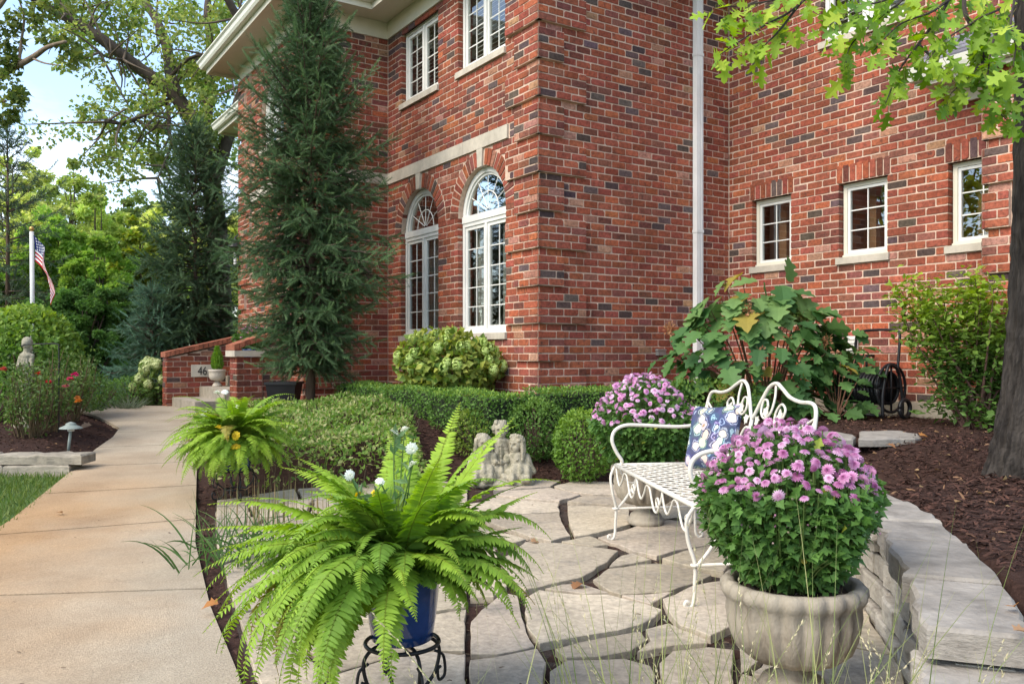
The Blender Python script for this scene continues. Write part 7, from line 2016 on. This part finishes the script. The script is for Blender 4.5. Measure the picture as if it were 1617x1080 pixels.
flower_stems('yellow_flowers', 'yellow flowers blooming in the fern beside the walk', (LF[0], LF[1] - .05, .46), [at(346, 675, LF[1] - .3), at(372, 688, LF[1] - .3), at(356, 692, LF[1] - .28), at(372, 705, LF[1] - .3), at(380, 718, LF[1] - .3), at(358, 714, LF[1] - .3)], yellow_b, .035, leaves=False)
flower_stems('white_flowers', 'white flowers on top of the fern beside the walk', (LF[0], LF[1], .46), [at(343, 620, LF[1]), at(355, 619, LF[1]), at(376, 643, LF[1]), at(322, 652, LF[1])], white_b, .03, leaves=False)

# ------------------------------------------------------------------ chrysanthemums
def mum_mesh(c_out, c_in):
    o, i_ = np.array(c_out), np.array(c_in); m_ = (o + i_) / 2
    return bloom_mesh([(17, 1, 0, .13, o), (15, .86, .17, .13, o * .95), (12, .64, .32, .12, m_), (8, .40, .42, .11, i_), (5, .22, .46, .1, i_ * .9)], None, 'flower')
mums = [mum_mesh((.64, .38, .55), (.44, .17, .34)), mum_mesh((.57, .29, .46), (.38, .13, .28)), mum_mesh((.70, .48, .62), (.5, .25, .40)), mum_mesh((.50, .21, .38), (.32, .09, .22))]
pale = [mum_mesh((.74, .50, .66), (.55, .25, .45)), mum_mesh((.68, .38, .58), (.48, .18, .38)), mum_mesh((.76, .56, .70), (.55, .3, .47)), mum_mesh((.62, .30, .50), (.42, .14, .32))]
def mum(label, x, y, z0, rad, zt, drop, nfl, fr, nleaf, lsize, seed, meshes, side=.0, buds=90):
    t = thing('chrysanthemum', label, 'chrysanthemum', (x, y, z0), 'potted pink chrysanthemums'); g = np.random.default_rng(seed); st_, lf_ = MB(), MB()
    dome = lambda r: zt - drop * (r / rad) ** 2
    fl_ = []
    tries = 0
    while len(fl_) < nfl and tries < 20000:
        tries += 1
        r = rad * math.sqrt(g.random()) * 1.0; a = g.uniform(0, 6.28); p = np.array([x + r * math.cos(a), y + r * math.sin(a), dome(r) - (g.random() ** 2) * .035 - (side * g.random() ** 1.5 if r > rad * .75 else 0)])
        if any(np.linalg.norm(p - q) < fr * 1.22 for q in fl_): continue
        fl_.append(p)
        tilt = nrm(np.array([math.cos(a), math.sin(a), 0]) * (r / rad) * .8 + UPZ + g.normal(0, .15, 3))
        link_mesh('flower', meshes[int(g.choice([0, 0, 1, 1, 2, 3]))], t, p, quat(nrm(g.normal(size=3)), tilt), fr * g.uniform(.6, 1.15))
        b = np.array([x + r * .25 * math.cos(a), y + r * .25 * math.sin(a), z0 - .01]); tube(st_, crv([b, b + (p - b) * np.array([.8, .8, .5]), p - tilt * fr * .2], 5), np.linspace(.0032, .0016, 11), 4, (.10, .16, .04), cap=False)
    n = nleaf; d = rdir(n); d[:, 2] = rng.uniform(-.2, 1, n); hd_ = nrm(np.c_[d[:, :2], np.zeros(n)])
    f = rng.random(n) ** .75                                        # height fraction
    zlow, zhi = z0 + .02, dome(rad) - .02
    prof = np.interp(f, [0, .15, .5, .85, 1], [.50, .66, .88, 1.03, .98]) * rad * (1 + .08 * np.sin(np.arctan2(hd_[:, 1], hd_[:, 0]) * 5 + seed))
    k = .62 + .38 * rng.random(n) ** .5
    P = np.c_[x + hd_[:, 0] * prof * k, y + hd_[:, 1] * prof * k, zlow + (zhi - zlow) * f]
    m2 = int(n * .35); rr_ = rad * .95 * np.sqrt(rng.random(m2)); aa = rng.uniform(0, 6.28, m2)
    P2 = np.c_[x + rr_ * np.cos(aa), y + rr_ * np.sin(aa), dome(rr_) - .03 - .10 * rng.random(m2)]
    hd2 = np.c_[np.cos(aa), np.sin(aa), np.zeros(m2)]
    P = np.r_[P, P2]; hd_ = np.r_[hd_, hd2]; n = len(P)
    D = nrm(hd_ * .7 + rng.normal(0, .55, (n, 3)) + UPZ * .1); Nn_ = nrm(hd_ * .5 + UPZ * .8 + rng.normal(0, .4, (n, 3)))
    tt = mixt((.055, .125, .028), (.105, .21, .045), n); yl = rng.random(n) < .008; tt[yl] = mixt((.26, .33, .05), (.35, .3, .06), yl.sum())
    scatter(lf_, MUML[0], MUML[1], P, D, Nn_, lsize * rng.uniform(.65, 1.2, n), tt); lf_.build('foliage', M['leaf'], t)
    for k in range(70):
        a = g.uniform(0, 6.28); r = rad * g.uniform(.6, 1.06); zz = z0 + (zt - z0) * g.uniform(.25, .75); b = np.array([x + .1 * math.cos(a), y + .1 * math.sin(a), z0]); e = np.array([x + r * math.cos(a), y + r * math.sin(a), zz]); tube(st_, crv([b, (b + e) / 2 + UPZ * .02, e], 4), np.linspace(.003, .0012, 9), 4, (.12, .17, .05), cap=False)
    st_.build('stems', M['leaf'], t)
    bd = MB(); bdir = rdir(buds); bdir[:, 2] = np.abs(bdir[:, 2]); aa = rng.uniform(0, 6.28, buds); rr_ = rad * rng.uniform(.6, 1.06, buds); zz = dome(np.minimum(rr_, rad)) - rng.random(buds) * (.16 + side)
    BUD = (np.array([(0, 0, -.5), (.4, 0, 0), (0, .4, 0), (-.4, 0, 0), (0, -.4, 0), (0, 0, .4)]), np.array([[0, 2, 1], [0, 3, 2], [0, 4, 3], [0, 1, 4], [1, 2, 5], [2, 3, 5], [3, 4, 5], [4, 1, 5]]))
    scatter(bd, BUD[0], BUD[1], np.c_[x + rr_ * np.cos(aa), y + rr_ * np.sin(aa), zz], rdir(buds), rdir(buds), .010, mixt((.20, .26, .10), (.42, .2, .3), buds)); bd.build('buds', M['petal'], t)
mum('bushy pink chrysanthemum in the foreground stone urn', UF[0] - .015, UF[1], .375, .262, .885, .175, 270, .0185, 3300, .040, 1, mums, side=.012, buds=220)
mum('pale pink chrysanthemum dome in the urn behind the bench', UB[0] - .01, UB[1], .375, .335, .965, .26, 270, .0215, 2600, .046, 2, pale, side=.04)
cm_ = FS.w([(1.5, 1.5, 0)])[0]
plant_pot('blue pot on the landing holding the purple chrysanthemum', cm_[0], cm_[1], .75, .17, .40, 'blue pots holding the ferns')
mum('purple chrysanthemum in a pot at the top of the front steps', cm_[0], cm_[1], 1.13, .29, 1.50, .14, 70, .03, 700, .06, 3, [mums[3], mums[1], mums[0], mums[3]], side=.1, buds=20)
# upright conifer in the small urn
mb = MB(); n = 900; f = rng.random(n); a = rng.uniform(0, 6.28, n); r = .085 * np.interp(f, [0, .15, .5, 1], [.7, 1, .85, .08]) * rng.random(n) ** .4
tp_ = thing('potted_conifer', 'small upright lime green conifer in the urn on the steps', 'shrub', U1)
scatter(mb, LEAFN[0], LEAFN[1], np.c_[U1[0] + r * np.cos(a), U1[1] + r * np.sin(a), U1[2] + .34 * f], nrm(np.c_[np.cos(a) * .5, np.sin(a) * .5, np.ones(n)]), rdir(n), .055, mixt((.10, .22, .03), (.22, .36, .04), n)); mb.build('foliage', M['leaf'], tp_)
mb = MB(); tube(mb, [U1 - UPZ * .02, U1 + UPZ * .3], [.01, .003], 6, (.1, .07, .04)); mb.build('stem', M['bark'], tp_)

# ------------------------------------------------------------------ grasses
BLADE = (np.array([(-.5, 0, 0), (.5, 0, 0), (-.42, .35, .0), (.42, .35, .0), (-.28, .7, 0), (.28, .7, 0), (0, 1, 0)]), None)
def grass(name, label, base, n, spread, L0, L1, wid, lean, t0, t1, seeds=0, seed=0, bendy=.5, mat='leaf'):
    g = np.random.default_rng(seed); mb = MB(); sd = MB()
    t = thing(name, label, 'grass', base)
    for k in range(n):
        b = np.array(base) + np.r_[g.normal(0, spread, 2), 0] if np.isscalar(spread) else np.array(base) + np.r_[g.normal(0, spread[0]), g.normal(0, spread[1]), 0]
        a = g.uniform(0, 6.28); l = lean * g.uniform(.2, 1.3); L_ = g.uniform(L0, L1); m = 9; s = np.linspace(0, 1, m); e = math.pi / 2 - l * .5 - bendy * l * s ** 1.6
        d = np.stack([np.cos(e) * math.cos(a), np.cos(e) * math.sin(a), np.sin(e)], 1); p = b + np.r_[np.zeros((1, 3)), np.cumsum(d[:-1] * L_ / (m - 1), 0)]
        w = nrm(np.cross(d, nrm(np.array([g.normal(), g.normal(), .3]))))
        ww = wid * np.interp(s, [0, .3, 1], [.8, 1, .08])[:, None]
        V = np.concatenate([p - w * ww, p + w * ww]); i = np.arange(m - 1)
        tn = (np.array(t0) + (np.array(t1) - np.array(t0)) * g.random()) * g.uniform(.8, 1.2)
        mb.add(V, np.stack([i, i + 1, m + i + 1, m + i], 1), tn)
        if k < seeds:
            q = 26; f = g.uniform(.72, 1.0, q); pp_ = np.stack([np.interp(f, s, p[:, c_]) for c_ in range(3)], 1)
            scatter(sd, LEAFN[0], LEAFN[1], pp_, nrm(np.tile(d[-1], (q, 1)) + g.normal(0, .25, (q, 3))), rdir(q), .010, mixt((.42, .38, .22), (.55, .48, .32), q))
    mb.build('blades', M[mat], t)
    if seeds: sd.build('seed_heads', M['petal'], t)
grass('ornamental_grass', 'fine wispy green grass stems rising across the foreground patio', (.36, 1.72, .02), 150, (.19, .09), .34, .80, .0019, .62, (.14, .19, .06), (.30, .30, .13), 26, 1, .6)
grass('ornamental_grass', 'wispy grass blades arching in front of the stone urn', (.82, 1.62, .02), 80, (.15, .07), .32, .70, .0018, .75, (.16, .22, .06), (.34, .33, .15), 16, 2, .7)
grass('ornamental_grass', 'few thin grass stems under the foreground fern', (-.28, 1.80, .02), 40, (.14, .06), .28, .50, .0014, .7, (.15, .22, .06), (.4, .4, .2), 6, 3, .6)
q = gnd(372, 895)
grass('iris_clump', 'dark green strap-leaved clump beside the walk under the fern', (q[0], q[1], .03), 120, (.13, .16), .22, .40, .005, 1.5, (.05, .105, .03), (.10, .17, .05), 0, 4, .9)
q = gnd(445, 835)
grass('cut_stems', 'stubble of cut brown and green stems behind the fern', (q[0], q[1], .03), 90, (.20, .14), .20, .30, .003, .10, (.08, .11, .04), (.28, .20, .10), 0, 5, .2)

# ------------------------------------------------------------------ fallen leaves
MAPLE = fan_leaf([(0, 0), (.10, .05), (.42, .06), (.28, .22), (.56, .40), (.34, .44), (.36, .62), (.20, .58), (0, 1)], .25)
fl_m = []
for tn in ((.33, .20, .11), (.26, .13, .06), (.36, .16, .05), (.24, .16, .10)):
    mb = MB(); mb.add(MAPLE[0] * np.array([1, 1, 1.3]), MAPLE[1], tn); fl_m.append(mb.mesh('fallen_leaf', M['petal']))
spots = [((490, 703), .46, 'tan fallen leaf resting on the variegated mound', .13, 8.0), ((745, 628), .70, 'dry fallen leaf on top of the hedge near the hydrangea', .12, 8.3), ((345, 957), .05, 'orange fallen leaf beside the strap-leaved clump', .07, None), ((145, 673), .3, 'orange fallen leaf on the mulch near the path light', .14, 9.3), ((838, 858), .03, 'curled brown leaf in a patio joint', .06, None),
         ((920, 925), .03, 'brown leaf caught in the joint below the large flagstone', .08, None), ((1452, 690), .46, 'yellow fallen leaf on the mulch by the stone slabs', .08, None), ((390, 775), .12, 'rust coloured leaf under the fern beside the walk', .1, None), ((1600, 1003), .46, 'pale dry leaf on the mulch beyond the wall cap', .05, None), ((1400, 705), .46, 'small tan leaf on the mulch between slabs and wall', .07, None), ((1600, 965), .46, 'orange leaf on the mulch at the right edge', .04, None), ((22, 730), .28, 'white scrap of leaf on the mulch of the rose bed', .08, 8.0), ((90, 812), .03, 'small brown leaf on the stained walk slab', .05, None)]
for i, ((u, v), z, lab, s_, Y) in enumerate(spots):
    p = gnd(u, v, z) if Y is None else at(u, v, Y)
    if Y is None: p[2] = max(p[2], hz(p[0], p[1]) + .012)
    o = link_mesh('fallen_leaf', fl_m[i % 4], None, p + UPZ * .012, quat(nrm(np.r_[rng.normal(0, 1, 2), .05]), nrm(UPZ + rng.normal(0, .25, 3) - np.array([0, .3, 0]))), s_); tag(o, lab, 'leaf', 'fallen leaves')
n = 260; x = np.r_[rng.uniform(1.9, 4.5, 130), rng.uniform(-7, -4, 70), rng.uniform(-1, 1.5, 60)]; y = np.r_[rng.uniform(1.8, 8.5, 130), rng.uniform(7.6, 12, 70), rng.uniform(7.1, 8, 60)]
k = np.where(x > -2, dpf(x, y) > .3, x < xl(y) - .1); x, y = x[k], y[k]; n = len(x); mb = MB()
scatter(mb, LEAFW[0], LEAFW[1], np.c_[x, y, H(x, y) + .02], nrm(np.c_[rng.normal(0, 1, (n, 2)), np.zeros(n)]), nrm(UPZ + rng.normal(0, .4, (n, 3))), rng.uniform(.02, .045, n), mixt((.34, .24, .12), (.24, .13, .06), n))
tag(mb.build('leaf_litter', M['petal']), 'small dry leaf litter scattered over the mulch', 'leaf litter', kind='stuff')
